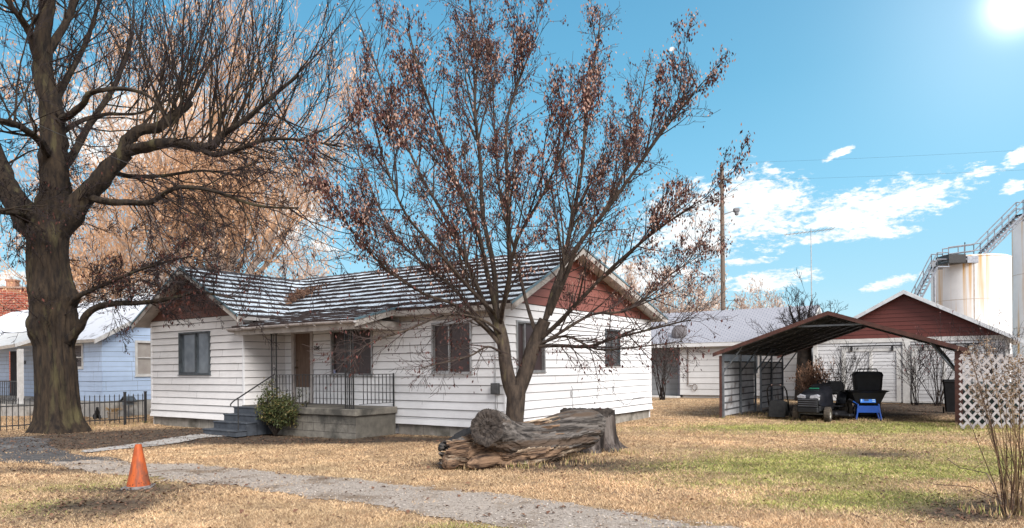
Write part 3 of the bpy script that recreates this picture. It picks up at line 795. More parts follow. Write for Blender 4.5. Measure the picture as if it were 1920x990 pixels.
M_ = Matrix.Translation((x0 + .07, .03, z0 + 1.18)) @ Matrix.Rotation(math.radians(90), 4, 'X'); m_.lathe([(.025, 0), (.025, .012), (.018, .018)], 14, 0, M_)
m_.build('lock', [mat('dull_brass', (.16, .12, .07))], d_)
m_ = MB(); m_.box(x0 - .10, x0, -.04, .08, z0, z1 + .08); m_.box(x1, x1 + .10, -.04, .08, z0, z1 + .08); m_.box(x0, x1, -.04, .08, z1 - .06, z1 + .08)
m_.box(x0 - .0, x1, -.06, .08, z0 - .01, z0 + .018)
m_.build('door_frame', [mat('frame_paint', (.52, .47, .44), (.40, .36, .34), rough=.6)], house)
# house number
SEG = {'0': 'abcdef', '1': 'bc', '2': 'abged', '3': 'abgcd', '4': 'fgbc', '5': 'afgcd', '6': 'afgedc', '7': 'abc', '8': 'abcdefg', '9': 'abcdfg'}
def text_obj(body, size, material, parent, loc, rot, name='lettering', extrude=.004, bold=.0):
    cu = bpy.data.curves.new(name, 'FONT'); cu.body = body; cu.size = size; cu.extrude = extrude; cu.offset = bold; cu.align_x = 'CENTER'
    t = bpy.data.objects.new(name + '_curve', cu); COL.objects.link(t)
    dg = bpy.context.evaluated_depsgraph_get(); me_ = bpy.data.meshes.new_from_object(t.evaluated_get(dg)); me_.name = name
    bpy.data.objects.remove(t); me_.materials.clear(); me_.materials.append(material)
    o = bpy.data.objects.new(name, me_); COL.objects.link(o); o.parent = parent; o.location = loc; o.rotation_euler = rot; return o
num_m = mat('number_black', (.02, .02, .02), (.03, .03, .03), rough=.5)
text_obj('230', .145, num_m, house, (-6.12, -.035, 2.13), (math.radians(90), 0, 0), 'house_number', bold=.002)

# porch slab and steps
m_ = MB(); m_.box(-7.45, -3.17, -1.42, -.04, .52, .68, 0, None, .012); m_.build('porch_slab', [concrete_m], house)
m_ = MB(); m_.box(-7.40, -3.24, -1.36, -.05, -.2, .52, 0); m_.face([(-3.236, -1.36, -.1), (-3.236, -.05, -.1), (-3.236, -.05, .515), (-3.236, -1.36, .515)], 1)
for z in (.12, .32):
    m_.box(-7.40, -3.232, -1.364, -1.362, z, z + .008, 2)
x = -7.3
for k in range(22):
    m_.box(x, x + .008, -1.363, -1.361, .12 if k % 2 else .32, .32 if k % 2 else .52, 2) if x < -3.3 else None; x += .2
m_.build('porch_base', [concrete_m, mat('stained_concrete', (.17, .155, .13), (.11, .10, .085), rough=.95, scale=5), joint_m], house)
step_m = mat('grey_step_paint', (.075, .085, .10), (.045, .05, .06), rough=.6, scale=6, c3=(.16, .16, .16), s3=5, t3=(.62, .74))
for k in range(4):
    m_ = MB(); z1 = .17 * (k + 1) - .02; y0 = -2.50 + .29 * k
    m_.box(-7.47, -6.12, y0, y0 + .31 if k < 3 else -1.42, 0 if k == 0 else .0, z1 - .035, 0); m_.box(-7.49, -6.10, y0 - .02, y0 + .30 if k < 3 else -1.425, z1 - .035, z1, 0, None, .008)
    m_.build('step', [step_m], house)
# wrought iron: handrail, railings, ornamental posts
def scroll(mb, cx, y, cz, r, turns=1.2, a0=0, sgn=1, t=.008, plane='xz'):
    pts = []
    for k in range(18):
        a = a0 + sgn * turns * 2 * math.pi * k / 17; q = r * (1 - .55 * k / 17); pts.append((cx + q * math.cos(a), y, cz + q * math.sin(a)))
    mb.tube(pts, t, 4)
FLR = .68
def picket(mb, x, y, z0, z1, s=.0075):
    # square bar with a twisted middle
    R = []
    for k in range(13):
        u = k / 12; a = math.pi / 4 + (0 if u < .3 else (u - .3) / .4 * math.pi * 1.0 if u < .7 else math.pi)
        R.append([(x + s * 1.4 * math.cos(a + j * math.pi / 2), y + s * 1.4 * math.sin(a + j * math.pi / 2), z0 + (z1 - z0) * u) for j in range(4)])
    mb.loft(R, 0, None, True, False)
def rail(parent, x0, x1, y, zt=FLR + .80, zb=FLR + .10, n=None):
    mb = MB(); mb.box(x0, x1, y - .016, y + .016, zt - .012, zt + .006); mb.box(x0, x1, y - .012, y + .012, zb - .006, zb + .006)
    n = n or int((x1 - x0) / .125)
    for k in range(1, n): picket(mb, x0 + (x1 - x0) * k / n, y, zb + .006, zt - .012)
    return mb
mb = rail(house, -6.12, -3.62, -1.33); mb.box(-6.14, -6.10, -1.35, -1.31, FLR, FLR + .80); mb.box(-5.0, -4.97, -1.34, -1.32, FLR, FLR + .10)
mb.build('railing', [black_iron], house)
# side railing (turns the corner to the house wall)
mb = MB(); yA, yB, xx = -1.20, -.06, -3.28
mb.box(xx - .016, xx + .016, yA, yB, FLR + .788, FLR + .806); mb.box(xx - .012, xx + .012, yA, yB, FLR + .094, FLR + .106); mb.box(xx - .014, xx + .014, yB - .014, yB + .014, FLR + .0, FLR + .82)
for k in range(1, 9): picket(mb, xx, yA + (yB - yA) * k / 9, FLR + .106, FLR + .788)
mb.build('railing', [black_iron], house)
def iron_post(x, y, zt=2.53, w=.26):
    mb = MB(); xs = (x, x + w / 2, x + w)
    for q in xs: mb.box(q - .014, q + .014, y - .014, y + .014, FLR, zt)
    mb.box(x - .015, x + w + .015, y - .02, y + .02, FLR, FLR + .014); mb.box(x - .02, x + w + .02, y - .03, y + .03, zt - .02, zt)
    for z in (FLR + .72, FLR + .85): mb.box(x, x + w, y - .006, y + .006, z, z + .012)
    for s in (0, 1):
        cx = x + w * (.25 + .5 * s); scroll(mb, cx, y, FLR + .785, .045, 1.0); picket(mb, cx, y, FLR + .014, FLR + .72); picket(mb, cx, y, FLR + 1.3, zt - .02, .006)
        scroll(mb, cx, y, FLR + .93, .045, 1.1, math.pi, 1); scroll(mb, cx, y, FLR + 1.18, .045, 1.1, 0, 1)
        mb.tube([(cx - .045, y, FLR + .93), (cx + .045, y, FLR + 1.18)], .008, 4)
    return mb
iron_post(-3.60, -1.33).build('porch_post', [black_iron], house)
# slimmer post beside the steps
mb = MB()
for q in (-6.30, -6.12): mb.box(q - .013, q + .013, -1.343, -1.317, FLR, 2.53)
mb.box(-6.33, -6.09, -1.36, -1.30, FLR, FLR + .014); mb.box(-6.33, -6.09, -1.36, -1.30, 2.51, 2.53); picket(mb, -6.21, -1.33, FLR + .01, FLR + .6); picket(mb, -6.21, -1.33, FLR + 1.05, 2.5)
scroll(mb, -6.21, -1.33, FLR + .68, .05, 1.1, math.pi); scroll(mb, -6.21, -1.33, FLR + .95, .05, 1.1, 0); mb.tube([(-6.26, -1.33, FLR + .68), (-6.16, -1.33, FLR + .95)], .008, 4)
mb.build('porch_post', [black_iron], house)
mb = MB(); mb.tube([(-6.14, -2.42, .12), (-6.14, -2.42, .95)], .014, 6); mb.tube([(-6.14, -2.62, .80), (-6.14, -2.52, .88), (-6.14, -2.42, .93), (-6.14, -1.36, 1.50)], .018, 6)
mb.tube([(-6.14, -2.62, .80), (-6.14, -2.63, .74)], .016, 6)
mb.build('handrail', [black_iron], house)
# electric meter box, conduit and cables
mb = MB(); mb.box(-.30, -.10, -.13, -.03, 1.02, 1.27, 0, None, .012); mb.box(-.29, -.11, -.136, -.131, 1.04, 1.17); mb.build('meter_box', [mat('meter_grey', (.12, .12, .125), (.07, .07, .07), rough=.5, metal=.4)], house)
mb = MB(); mb.tube([(-.22, -.05, 2.9), (-.22, -.05, 1.28)], .012, 6); mb.tube([(-.22, -.05, 1.02), (-.22, -.05, .40)], .009, 6); mb.tube([(-.17, -.06, 1.03), (-.15, -.07, .85), (-.16, -.06, .72), (-.2, -.05, .68)], .006, 5)
mb.build('conduit', [alu], house)
cab = mat('black_cable', (.03, .03, .03), (.05, .05, .05), rough=.6)
def coil(mb, y, z, r=.07, x=.045):
    mb.tube([(x, y + r * math.cos(a) * .45, z + r * math.sin(a)) for a in np.linspace(0, 7, 22)], .006, 4)
mb = MB(); mb.tube([(.04, 2.95, 1.12), (.05, 3.0, 1.05), (.05, 2.98, .9), (.05, 3.0, .75), (.05, 3.02, .40)], .006, 4); coil(mb, 2.93, .93, .075); mb.build('cable', [cab], house)
mb = MB(); mb.tube([(.04, 5.35, 1.18), (.05, 5.45, 1.12), (.05, 5.42, .95), (.055, 5.52, .75), (.07, 5.7, .62), (.08, 5.95, .55), (.08, 6.2, .50), (.08, 6.45, .52), (.08, 6.7, .66), (.06, 7.1, .66), (.06, 7.6, .67)], .006, 4); coil(mb, 5.38, .98, .08); mb.build('cable', [cab], house)
# ---------------------------------------------------------------- outbuilding with grey roof
def roof_slab(mb, e0, e1, r1, r0, t=.12, m=0, uvs=True):
    e0, e1, r0, r1 = map(Vector, (e0, e1, r0, r1)); n = (e1 - e0).cross(r0 - e0).normalized(); n = -n if n.z < 0 else n
    w = (e1 - e0).length; h = (r0 - e0).length
    mb.face([e0 + n * .002, e1 + n * .002, r1 + n * .002, r0 + n * .002], m, uv=[(0, 0), (w, 0), (w, h), (0, h)])
    mb.loft([[e0, e1, r1, r0], [e0 - n * t, e1 - n * t, r1 - n * t, r0 - n * t]], m + 1, None, True, False)
def tab_shingles(name, base, gapc, row=.14, tab=.30, frost=None, fl=.5):
    """three-tab shingles drawn with a brick pattern on UVs in metres"""
    m = mat(name, base, tuple(q * .8 for q in base), rough=.9, scale=20)
    nt, N, L, b = nodes_of(m); old = b.inputs['Base Color'].links[0].from_socket
    uv = N.new('ShaderNodeUVMap'); br = N.new('ShaderNodeTexBrick'); L.new(uv.outputs[0], br.inputs[0])
    br.inputs['Scale'].default_value = 1.0; br.inputs['Brick Width'].default_value = tab; br.inputs['Row Height'].default_value = row
    br.inputs['Mortar Size'].default_value = .012; br.inputs['Mortar Smooth'].default_value = .3; br.offset = .5
    x = N.new('ShaderNodeMix'); x.data_type = 'RGBA'; L.new(br.outputs['Fac'], x.inputs[0]); L.new(old, x.inputs[6]); x.inputs[7].default_value = (*gapc, 1)
    out = x.outputs[2]
    if frost:
        nz = N.new('ShaderNodeTexNoise'); nz.inputs['Scale'].default_value = 1.4; nz.inputs['Detail'].default_value = 10; nz.inputs['Roughness'].default_value = .7; L.new(uv.outputs[0], nz.inputs[0])
        r = N.new('ShaderNodeMapRange'); L.new(nz.outputs['Fac'], r.inputs[0]); r.inputs[1].default_value = fl - .06; r.inputs[2].default_value = fl + .06
        y = N.new('ShaderNodeMix'); y.data_type = 'RGBA'; L.new(r.outputs[0], y.inputs[0]); L.new(out, y.inputs[6]); y.inputs[7].default_value = (*frost, 1); out = y.outputs[2]
    L.new(out, b.inputs['Base Color']); return m
grey_sh = tab_shingles('grey_shingles', (.36, .36, .39), (.10, .11, .15), .14, .32)
OBO = (10.5, 35.0, 0)
ob = empty('outbuilding', OBO, RZ, 'long white outbuilding with a pale grey shingle roof behind the carport', 'outbuilding')
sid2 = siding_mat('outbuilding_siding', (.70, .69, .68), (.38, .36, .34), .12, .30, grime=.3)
m_ = MB(); WO = (.05, 1.95, 1.15, 2.5)
lap_wall(m_, -2.1, 3.9, .12, 2.82, .30, front, [WO], lip=.016, joints=0); m_.box(-2.0, 3.85, .1, .16, -.1, 2.8)
m_.build('wall', [sid2, joint_m], ob)
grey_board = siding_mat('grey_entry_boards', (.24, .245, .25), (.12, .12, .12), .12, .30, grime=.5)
m_ = MB(); lap_wall(m_, -5.2, -2.1, .06, 2.82, .30, lambda x, d, z: (x, .55 - d, z), [], lip=.012); m_.face([(-2.1, 0, 0), (-2.1, .55, 0), (-2.1, .55, 2.8), (-2.1, 0, 2.8)], 0)
m_.box(-5.2, 3.9, 6.0, 6.1, 0, 2.8); m_.box(3.84, 3.9, .1, 6.0, 0, 2.8); m_.build('entry_wall', [grey_board, joint_m], ob)
m_ = MB(); m_.box(-2.2, -2.1, -.03, .05, 0, 2.82); m_.build('corner_post', [mat('dark_trim', (.10, .10, .12), (.06, .06, .07))], ob)
m_ = MB(); m_.box(-4.0, -3.9, .45, .52, .05, 2.2); m_.box(-5.2, -2.1, -.4, .5, -.05, .06); m_.build('door_frame', [white_trim], ob)
m_ = MB(); roof_slab(m_, (-5.5, -.4, 2.80), (4.15, -.4, 2.80), (4.15, 3.05, 4.66), (-5.5, 3.05, 4.66)); roof_slab(m_, (4.15, 6.5, 2.80), (-5.5, 6.5, 2.80), (-5.5, 3.05, 4.66), (4.15, 3.05, 4.66))
m_.build('roof', [grey_sh, white_trim], ob)
m_ = MB(); m_.prism([(0, 0)], 0, 0) if False else None
for xx in (-5.2, 3.86): m_.loft([[(xx, 0, 2.78), (xx, 6.05, 2.78), (xx, 3.05, 4.5)], [(xx + .05, 0, 2.78), (xx + .05, 6.05, 2.78), (xx + .05, 3.05, 4.5)]], 0, None, True, False)
m_.box(-5.45, 4.1, -.40, -.36, 2.60, 2.76); m_.build_each('fascia', [sid2], ob)
window(ob, WO, front, pane_grey, white_trim, .5, bw=.09)
m_ = MB(); m_.tube([(-1.65, -.05, 2.6), (-1.65, -.05, .65), (-1.45, -.06, .62)], .025, 5); m_.tube([(-1.3 + .13 * math.cos(a), -.06, .52 + .16 * math.sin(a)) for a in np.linspace(0, 6.5, 14)], .018, 4)
m_.build('downpipe', [mat('rusty_pipe', (.12, .07, .05), (.2, .17, .15), scale=9)], ob)
# satellite dish on its roof
dish = empty('satellite_dish', tuple(Vector(OBO) + UX * -2.2 + UY * .3 + Vector((0, 0, 3.12))), RZ, 'round grey mesh satellite dish on the edge of the grey shingle roof', 'satellite dish')
m_ = MB(); Md = Matrix.Translation((0, -.1, .28)) @ Matrix.Rotation(math.radians(75), 4, 'X')
m_.lathe([(.0, .10), (.2, .085), (.34, .04), (.43, -.02), (.43, -.035), (.33, .025), (.0, .08)], 20, 0, Md, caps=False); m_.build('reflector', [mat('dish_grey', (.17, .155, .16), (.10, .09, .09), scale=9)], dish)
m_ = MB(); m_.tube([(0, .1, -.18), (0, 0, .1), (0, -.02, .25)], .025, 6); m_.tube([(0, -.05, .02), (0, -.5, .12), (0, -.52, .3)], .012, 5); m_.build('bracket', [alu], dish)

# ---------------------------------------------------------------- garage with red gable
GO = (13.45, 30.8, 0)
gr_ = empty('garage', GO, RZ, 'white garage with a dark red gable and sliding board doors, right of the outbuilding', 'garage')
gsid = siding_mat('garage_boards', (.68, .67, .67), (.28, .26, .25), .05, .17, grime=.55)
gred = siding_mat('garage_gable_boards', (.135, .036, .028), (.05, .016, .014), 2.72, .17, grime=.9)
m_ = MB(); lap_wall(m_, 0, 7.0, .05, 2.55, .17, front, [(1.1, 3.35, 0, 2.3), (3.75, 6.0, 0, 2.3)], lip=.012, gap=.006); m_.box(.03, 6.97, .08, .14, 0, 2.6)
m_.box(.0, .06, .1, 7, 0, 2.6); m_.box(6.94, 7.0, .1, 7, 0, 2.6); m_.box(0, 7, 7, 7.06, 0, 2.6)
m_.build('wall', [gsid, joint_m], gr_)
m_ = MB(); lap_wall(m_, -.2, 7.2, 2.72, 4.60, .17, front, [], top=gtop(0, 2.72, 7.0, 2.72, 3.5, 4.58), lip=.014, gap=.006); m_.loft([[(0, .02, 2.6), (7, .02, 2.6), (3.5, .02, 4.5)], [(0, .1, 2.6), (7, .1, 2.6), (3.5, .1, 4.5)]], 1, None, True, False)
m_.build('gable', [gred, joint_m], gr_)
m_ = MB(); m_.box(-.04, 7.04, -.045, .0, 2.55, 2.72); m_.build('frieze_board', [white_trim], gr_)
for (a, b) in ((1.1, 3.35), (3.75, 6.0)):
    m_ = MB(); lap_wall(m_, a + .16, (a + b) / 2 - .06, .08, 2.18, .15, lambda x, d, z: (x, -.02 - d, z), lip=.010, gap=.006); lap_wall(m_, (a + b) / 2 + .06, b - .16, .08, 2.18, .15, lambda x, d, z: (x, -.02 - d, z), lip=.010, gap=.006)
    dd = m_.build('door', [gsid, joint_m], gr_)
    m_ = MB()
    m_.box(a, a + .16, -.06, .02, .02, 2.3); m_.box(b - .16, b, -.06, .02, .02, 2.3); m_.box(a + .16, b - .16, -.058, .02, 2.18, 2.3); m_.box((a + b) / 2 - .06, (a + b) / 2 + .06, -.058, .02, .08, 2.18); m_.box(a + .16, b - .16, -.058, .02, .02, .08)
    m_.build('door_frame', [white_trim], dd)
    m_ = MB(); m_.box(a - .05, b + .05, -.12, -.07, 2.38, 2.43)
    for x in (a + .35, b - .35): m_.box(x, x + .09, -.11, -.065, 2.2, 2.39)
    m_.build('door_track', [black_iron], gr_)
m_ = MB(); m_.box(-.05, .12, -.06, .0, 0, 2.55); m_.box(6.9, 7.05, -.06, .0, 0, 2.55); m_.box(3.42, 3.68, -.07, .0, 0, 2.55); m_.build_each('trim_board', [white_trim], gr_)
gar_sh = tab_shingles('garage_shingles', (.20, .205, .22), (.05, .05, .06), .14, .32, frost=(.66, .69, .74), fl=.5)
m_ = MB(); roof_slab(m_, (-.5, -.35, 2.50), (-.5, 7.3, 2.50), (3.5, 7.3, 4.68), (3.5, -.35, 4.68), .05); roof_slab(m_, (7.5, 7.3, 2.50), (7.5, -.35, 2.50), (3.5, -.35, 4.68), (3.5, 7.3, 4.68), .05)
m_.build('roof', [gar_sh, white_trim], gr_)
m_ = MB()
for xe in (-.5, 7.5): rake(m_, (xe, -.355, 2.49), (3.5, -.355, 4.665), .15, .035, 0)
m_.build_each('rake_board', [mat('garage_rake', (.62, .63, .64), (.45, .46, .48), scale=6)], gr_)

# ---------------------------------------------------------------- carport
CO = (6.56, 21.55, 0)
cp = empty('carport', CO, RZ, 'open metal carport with brown trim, a ribbed roof and corrugated side panels', 'carport')
steel = mat('galvanised_steel', (.20, .22, .24), (.12, .13, .145), rough=.5, metal=.5, scale=9)
brown_trim = mat('brown_trim', (.10, .042, .032), (.055, .026, .022), rough=.5, scale=6)
sheet_m = mat('corrugated_sheet', (.50, .50, .51), (.34, .34, .35), rough=.55, scale=3, c3=(.14, .11, .10), s3=1.6, t3=(.56, .68))
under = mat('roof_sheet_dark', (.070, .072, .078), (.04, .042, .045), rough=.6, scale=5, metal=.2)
WID, LEN, ZE, ZA = 6.1, 7.95, 1.98, 3.10
def zroof(x): return ZA - abs(x - WID / 2) * (ZA - ZE) / (WID / 2 + .22)
m_ = MB()
for sgn in (-1, 1):
    # ribbed sheet, ribs along the slope
    ys = np.arange(-.15, LEN + .15, .075); xs = [WID / 2 + sgn * (WID / 2 + .22) * t for t in (0, .25, .5, .75, 1)]
    for j in range(len(ys) - 1):
        h0 = .02 if (j % 3) == 0 else 0; h1 = .02 if ((j + 1) % 3) == 0 else 0
        for i in range(4):
            a, b = xs[i], xs[i+1]
            P = [(a, ys[j], zroof(a) + h0), (b, ys[j], zroof(b) + h0), (b, ys[j+1], zroof(b) + h1), (a, ys[j+1], zroof(a) + h1)]
            m_.face(P, 0); m_.face([(x, y, z + .004) for x, y, z in P], 1)
m_.build('roof_sheet', [under, brown_trim], cp)
FR = [.0, 1.32, 2.64, 3.96, 5.28, 6.6, 7.9]
for y in FR:
    m_ = MB()
    for sgn in (-1, 1):
        a = WID / 2; b = WID / 2 + sgn * WID / 2
        m_.loft([[(a, y - .03, zroof(a) - .07), (a, y + .03, zroof(a) - .07), (a, y + .03, zroof(a) - .01), (a, y - .03, zroof(a) - .01)],
                 [(b, y - .03, zroof(b) - .07), (b, y + .03, zroof(b) - .07), (b, y + .03, zroof(b) - .01), (b, y - .03, zroof(b) - .01)]], 0, None, True, False)
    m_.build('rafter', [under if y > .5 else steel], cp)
m_ = MB()
for t in (-.86, -.62, -.38, -.16, .16, .38, .62, .86):
    x = WID / 2 * (1 + t); m_.box(x - .025, x + .025, -.1, LEN + .1, zroof(x) - .025, zroof(x) - .003)
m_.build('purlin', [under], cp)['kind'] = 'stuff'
m_ = MB()
for t in np.linspace(-.93, .93, 16):
    x = WID / 2 * (1 + t)
    for k in range(14):
        y = .2 + k * .58 + .06 * math.sin(k * 3 + t * 9); m_.box(x - .02, x + .02, y - .035, y + .035, zroof(x) - .034, zroof(x) - .026)
m_.build('screw_heads', [mat('shiny_screw', (.55, .5, .45), (.3, .28, .26), rough=.3, metal=.6)], cp)['kind'] = 'stuff'
m_ = MB()
for sgn in (-1, 1):
    b = WID / 2 + sgn * (WID / 2 + .26); a = WID / 2
    for yy in (-.20, LEN + .16):
        m_.loft([[(a, yy, zroof(a) - .07), (a, yy + .035, zroof(a) - .07), (a, yy + .035, zroof(a) + .045), (a, yy, zroof(a) + .045)],
                 [(b, yy, zroof(b) - .07), (b, yy + .035, zroof(b) - .07), (b, yy + .035, zroof(b) + .045), (b, yy, zroof(b) + .045)]], 0, None, True, False)
m_.build_each('roof_trim', [brown_trim], cp)
m_ = MB(); m_.box(2.2, 3.9, .01, .05, zroof(2.2) - .09, zroof(2.2) - .04); m_.build('collar_tie', [steel], cp)
def brace(x, y, s):
    mb = MB(); mb.tube([(x, y, 1.40), (x + s * .10, y, 1.52), (x + s * .58, y, zroof(x + s * .58) - .07)], .024, 4, smooth=False); mb.build('brace', [steel], cp)
for (x, s) in ((0, 1), (WID, -1)):
    for y in ([0, 1.9, 3.75, 4.5, 6.1, 7.9] if s > 0 else [0, 1.9, 3.9]):
        m_ = MB(); m_.box(x - .03, x + .03, y - .03, y + .03, -.1, zroof(x) - .05); m_.build('post', [steel], cp); 
        brace(x, y, s)
def corr_panel(x, y0, y1, z0, z1):
    mb = MB(); zs = []; z = z0; k = 0
    ph = .215
    while z < z1:
        for (dz, d) in ((0, 0), (.172, 0), (.180, .028), (.205, .028)):
            if z + dz <= z1: zs.append((z + dz, d))
        z += ph
    for (a, da), (b, db) in zip(zs[:-1], zs[1:]):
        mm = 1 if (da > 0 and db > 0) or da != db else 0
        mb.face([(x + da, y0, a), (x + da, y1, a), (x + db, y1, b), (x + db, y0, b)], mm)
        mb.face([(x + da + .002, y0, a), (x + da + .002, y1, a), (x + db + .002, y1, b), (x + db + .002, y0, b)], mm)
    return mb
seam = mat('sheet_groove', (.10, .10, .105), (.06, .06, .065), rough=.8)
corr_panel(-.045, -.02, 3.72, .04, 1.9).build('side_panel', [sheet_m, seam], cp); corr_panel(-.045, 4.5, 7.92, .04, 1.9).build('side_panel', [sheet_m, seam], cp)
corr_panel(WID + .04, 0, 3.7, .6, 1.9).build('side_panel', [sheet_m, seam], cp)
m_ = MB(); m_.box(-.10, -.03, -.075, -.035, 0, 1.92); m_.box(-.10, -.055, -.035, .08, 0, 1.92); m_.build('corner_trim', [brown_trim], cp)
m_ = MB(); m_.box(WID - .03, WID + .14, -.09, -.04, 0, 1.95); m_.build('corner_trim', [brown_trim], cp)

# ---------------------------------------------------------------- lattice panel
LX, LY = ground_pt(1800, 806); LY = 16.9; LX = unpx(1800, 806, LY).x
lat = empty('lattice_panel', (LX, LY, .03), math.radians(3), 'pale weathered diamond lattice panel standing on edge beside the carport', 'lattice')
lat_m = mat('lattice_vinyl', (.34, .315, .31), (.22, .20, .195), rough=.6, scale=6, c3=(.15, .13, .12), s3=4, t3=(.6, .72))
def lattice(w, h, pitch=.245, sw=.060, t=.009):
    for fam in (1, -1):
        mb = MB(); k = -h - w
        c = -h if fam > 0 else 0
        lo, hi = (-h, w) if fam > 0 else (0, w + h)
        c = lo + pitch / 2
        while c < hi:
            # line x = c + fam*z
            z0, z1 = 0.0, h
            if fam > 0: z0 = max(0, -c); z1 = min(h, w - c)
            else: z0 = max(0, c - w); z1 = min(h, c)
            if z1 - z0 > .02:
                a = Vector((c + fam * z0, 0, z0)); b = Vector((c + fam * z1, 0, z1)); nrm = Vector((-fam, 0, 1)).normalized() * sw / 2 * 1.0; nrm = Vector((1, 0, -fam)).normalized() * sw / 2
                y0 = 0 if fam > 0 else t
                P = [a - nrm, a + nrm, b + nrm, b - nrm]
                mb.loft([[p + Vector((0, y0, 0)) for p in P], [p + Vector((0, y0 + t, 0)) for p in P]], 0, None, True, False)
            c += pitch
        mb.build('slat_layer', [lat_m], lat)
lattice(2.45, 1.80)

tp_ = unpx(1908, 700, 18.6)  # made-up draped stack, added to fill the view behind the lattice with dark
tarp = empty('dark_filler', (tp_.x, 18.6, 0), RZ, 'low dark green tarp stack added as dark filling behind the lattice panel', 'dark filler')
mb = MB(); rings = []; rt_ = random.Random(5)
for z, g_ in ((-.05, .08), (.3, .04), (.6, .0), (.95, -.02), (1.05, -.10), (1.10, -.35)):
    ring = []
    for k in range(48):
        a = 2 * math.pi * k / 48; cx_, sy_ = math.cos(a), math.sin(a); q = 1 / max(abs(cx_), abs(sy_)) * .9 + .1
        ring.append(((1.25 + g_) * cx_ * q + .03 * math.sin(9 * a + z * 3) * (1.3 - z), (.5 + g_) * sy_ * q + .03 * math.sin(11 * a) * (1.3 - z), z + rt_.uniform(-.015, .015)))
    rings.append(ring)
mb.loft(rings, 0, None, True, True); mb.build('tarp', [mat('dark_tarp', (.012, .026, .022), (.006, .012, .011), rough=.45, scale=5, bump=.5, bscale=9)], tarp)

# ---------------------------------------------------------------- storage tanks and walkway
def tank_mat():
    m = mat('tank_paint', (.80, .80, .80), (.70, .70, .71), rough=.5, scale=.6)
    nt, N, L, b = nodes_of(m); old = b.inputs['Base Color'].links[0].from_socket
    tc = N.new('ShaderNodeTexCoord'); sp = N.new('ShaderNodeSeparateXYZ'); L.new(tc.outputs['Object'], sp.inputs[0])
    mp = N.new('ShaderNodeMapping'); mp.inputs['Scale'].default_value = (1.6, 1.6, .05); L.new(tc.outputs['Object'], mp.inputs[0])
    n = N.new('ShaderNodeTexNoise'); n.inputs['Scale'].default_value = 1.3; n.inputs['Detail'].default_value = 7; L.new(mp.outputs[0], n.inputs[0])
    r = N.new('ShaderNodeMapRange'); L.new(n.outputs['Fac'], r.inputs[0]); r.inputs[1].default_value = .50; r.inputs[2].default_value = .63
    w = N.new('ShaderNodeMapRange'); L.new(sp.outputs[0], w.inputs[0]); w.inputs[1].default_value = .9; w.inputs[2].default_value = -.8
    f = N.new('ShaderNodeMath'); f.operation = 'MULTIPLY'; L.new(r.outputs[0], f.inputs[0]); L.new(w.outputs[0], f.inputs[1])
    x = N.new('ShaderNodeMix'); x.data_type = 'RGBA'; L.new(f.outputs[0], x.inputs[0]); L.new(old, x.inputs[6]); x.inputs[7].default_value = (.62, .36, .12, 1)
    L.new(x.outputs[2], b.inputs['Base Color']); return m
tank_m = tank_mat(); galv = mat('walkway_steel', (.34, .36, .40), (.22, .23, .26), rough=.5, metal=.3, scale=4)
def tank(px, Y, r, top, label, drop=0):
    p = unpx(px, 600, Y); t = empty('storage_tank', (p.x, Y, 0), 0, label, 'tank')
    mb = MB(); mb.lathe([(r, 0), (r, top - .06), (r + .04, top - .06), (r + .04, top), (r - .2, top + .12), (.01, top + .5)], 56); mb.build('tank_shell', [tank_m], t)
    mb = MB()
    for z in (top * .33, top * .66): mb.lathe([(r + .001, z), (r + .012, z + .01), (r + .012, z + .03), (r + .001, z + .04)], 56, caps=False)
    a = math.radians(-118)
    mb.box(-.02, .02, -.02, .02, 0, top, 0, Matrix.Rotation(a, 4, 'Z') @ Matrix.Translation((r, 0, 0)))
    mb.build('weld_seam', [mat('seam_rust', (.55, .50, .45), (.42, .30, .2), scale=3)], t); return t, p.x
TY = 60.0
t1, tx1 = tank(1820, TY, 2.92, 10.6, 'squat white steel tank streaked with rust behind the red gable')
t2, tx2 = tank(1911 + 66, TY + 1, 3.0, 14.3, 'taller white steel tank cut off by the right edge of the view')
wk = empty('walkway', (0, 0, 0), 0, 'grey steel stair and catwalk climbing over the rust-streaked tank', 'walkway')
def railrun(p, q, n, name='guard_rail', deck=True):
    p, q = Vector(p), Vector(q); 
    for dy in (-.4, .4):
        mb = MB(); o = Vector((0, dy, 0))
        for h in (.55, 1.1): mb.tube([p + o + Vector((0, 0, h)), q + o + Vector((0, 0, h))], .045, 4)
        for k in range(n + 1):
            a = p.lerp(q, k / n) + o; mb.tube([a, a + Vector((0, 0, 1.1))], .045, 4)
        mb.build(name, [galv], wk)
    mb = MB(); d = (q - p); nn = max(2, int(d.length / .35))
    for dy in (-.42, .42): mb.tube([p + Vector((0, dy, -.1)), q + Vector((0, dy, -.1))], .09, 4, smooth=False); mb.tube([p + Vector((0, dy, -.45)), q + Vector((0, dy, -.45))], .05, 4) if q.z > 11.5 else None
    for k in range(nn + 1):
        a = p.lerp(q, k / nn); mb.box(a.x - .12, a.x + .12, a.y - .4, a.y + .4, a.z - .06, a.z - .02)
        if q.z > 11.5 and k < nn:
            b = p.lerp(q, (k + 1) / nn)
            for dy in (-.42, .42): mb.tube([a + Vector((0, dy, -.1 if k % 2 else -.45)), b + Vector((0, dy, -.45 if k % 2 else -.1))], .035, 4)
    mb.build('treads' if abs(d.z) > .5 else 'deck', [galv], wk)
YY = TY - 2.2
A = unpx(1715, 566, YY); B_ = unpx(1752, 500, YY); C2 = unpx(1773, 490, YY); D2 = unpx(1832, 482, YY); E2 = unpx(1912, 402, YY)
A.y = B_.y = C2.y = D2.y = E2.y = YY
A0 = unpx(1660, 676, YY); A0.y = YY
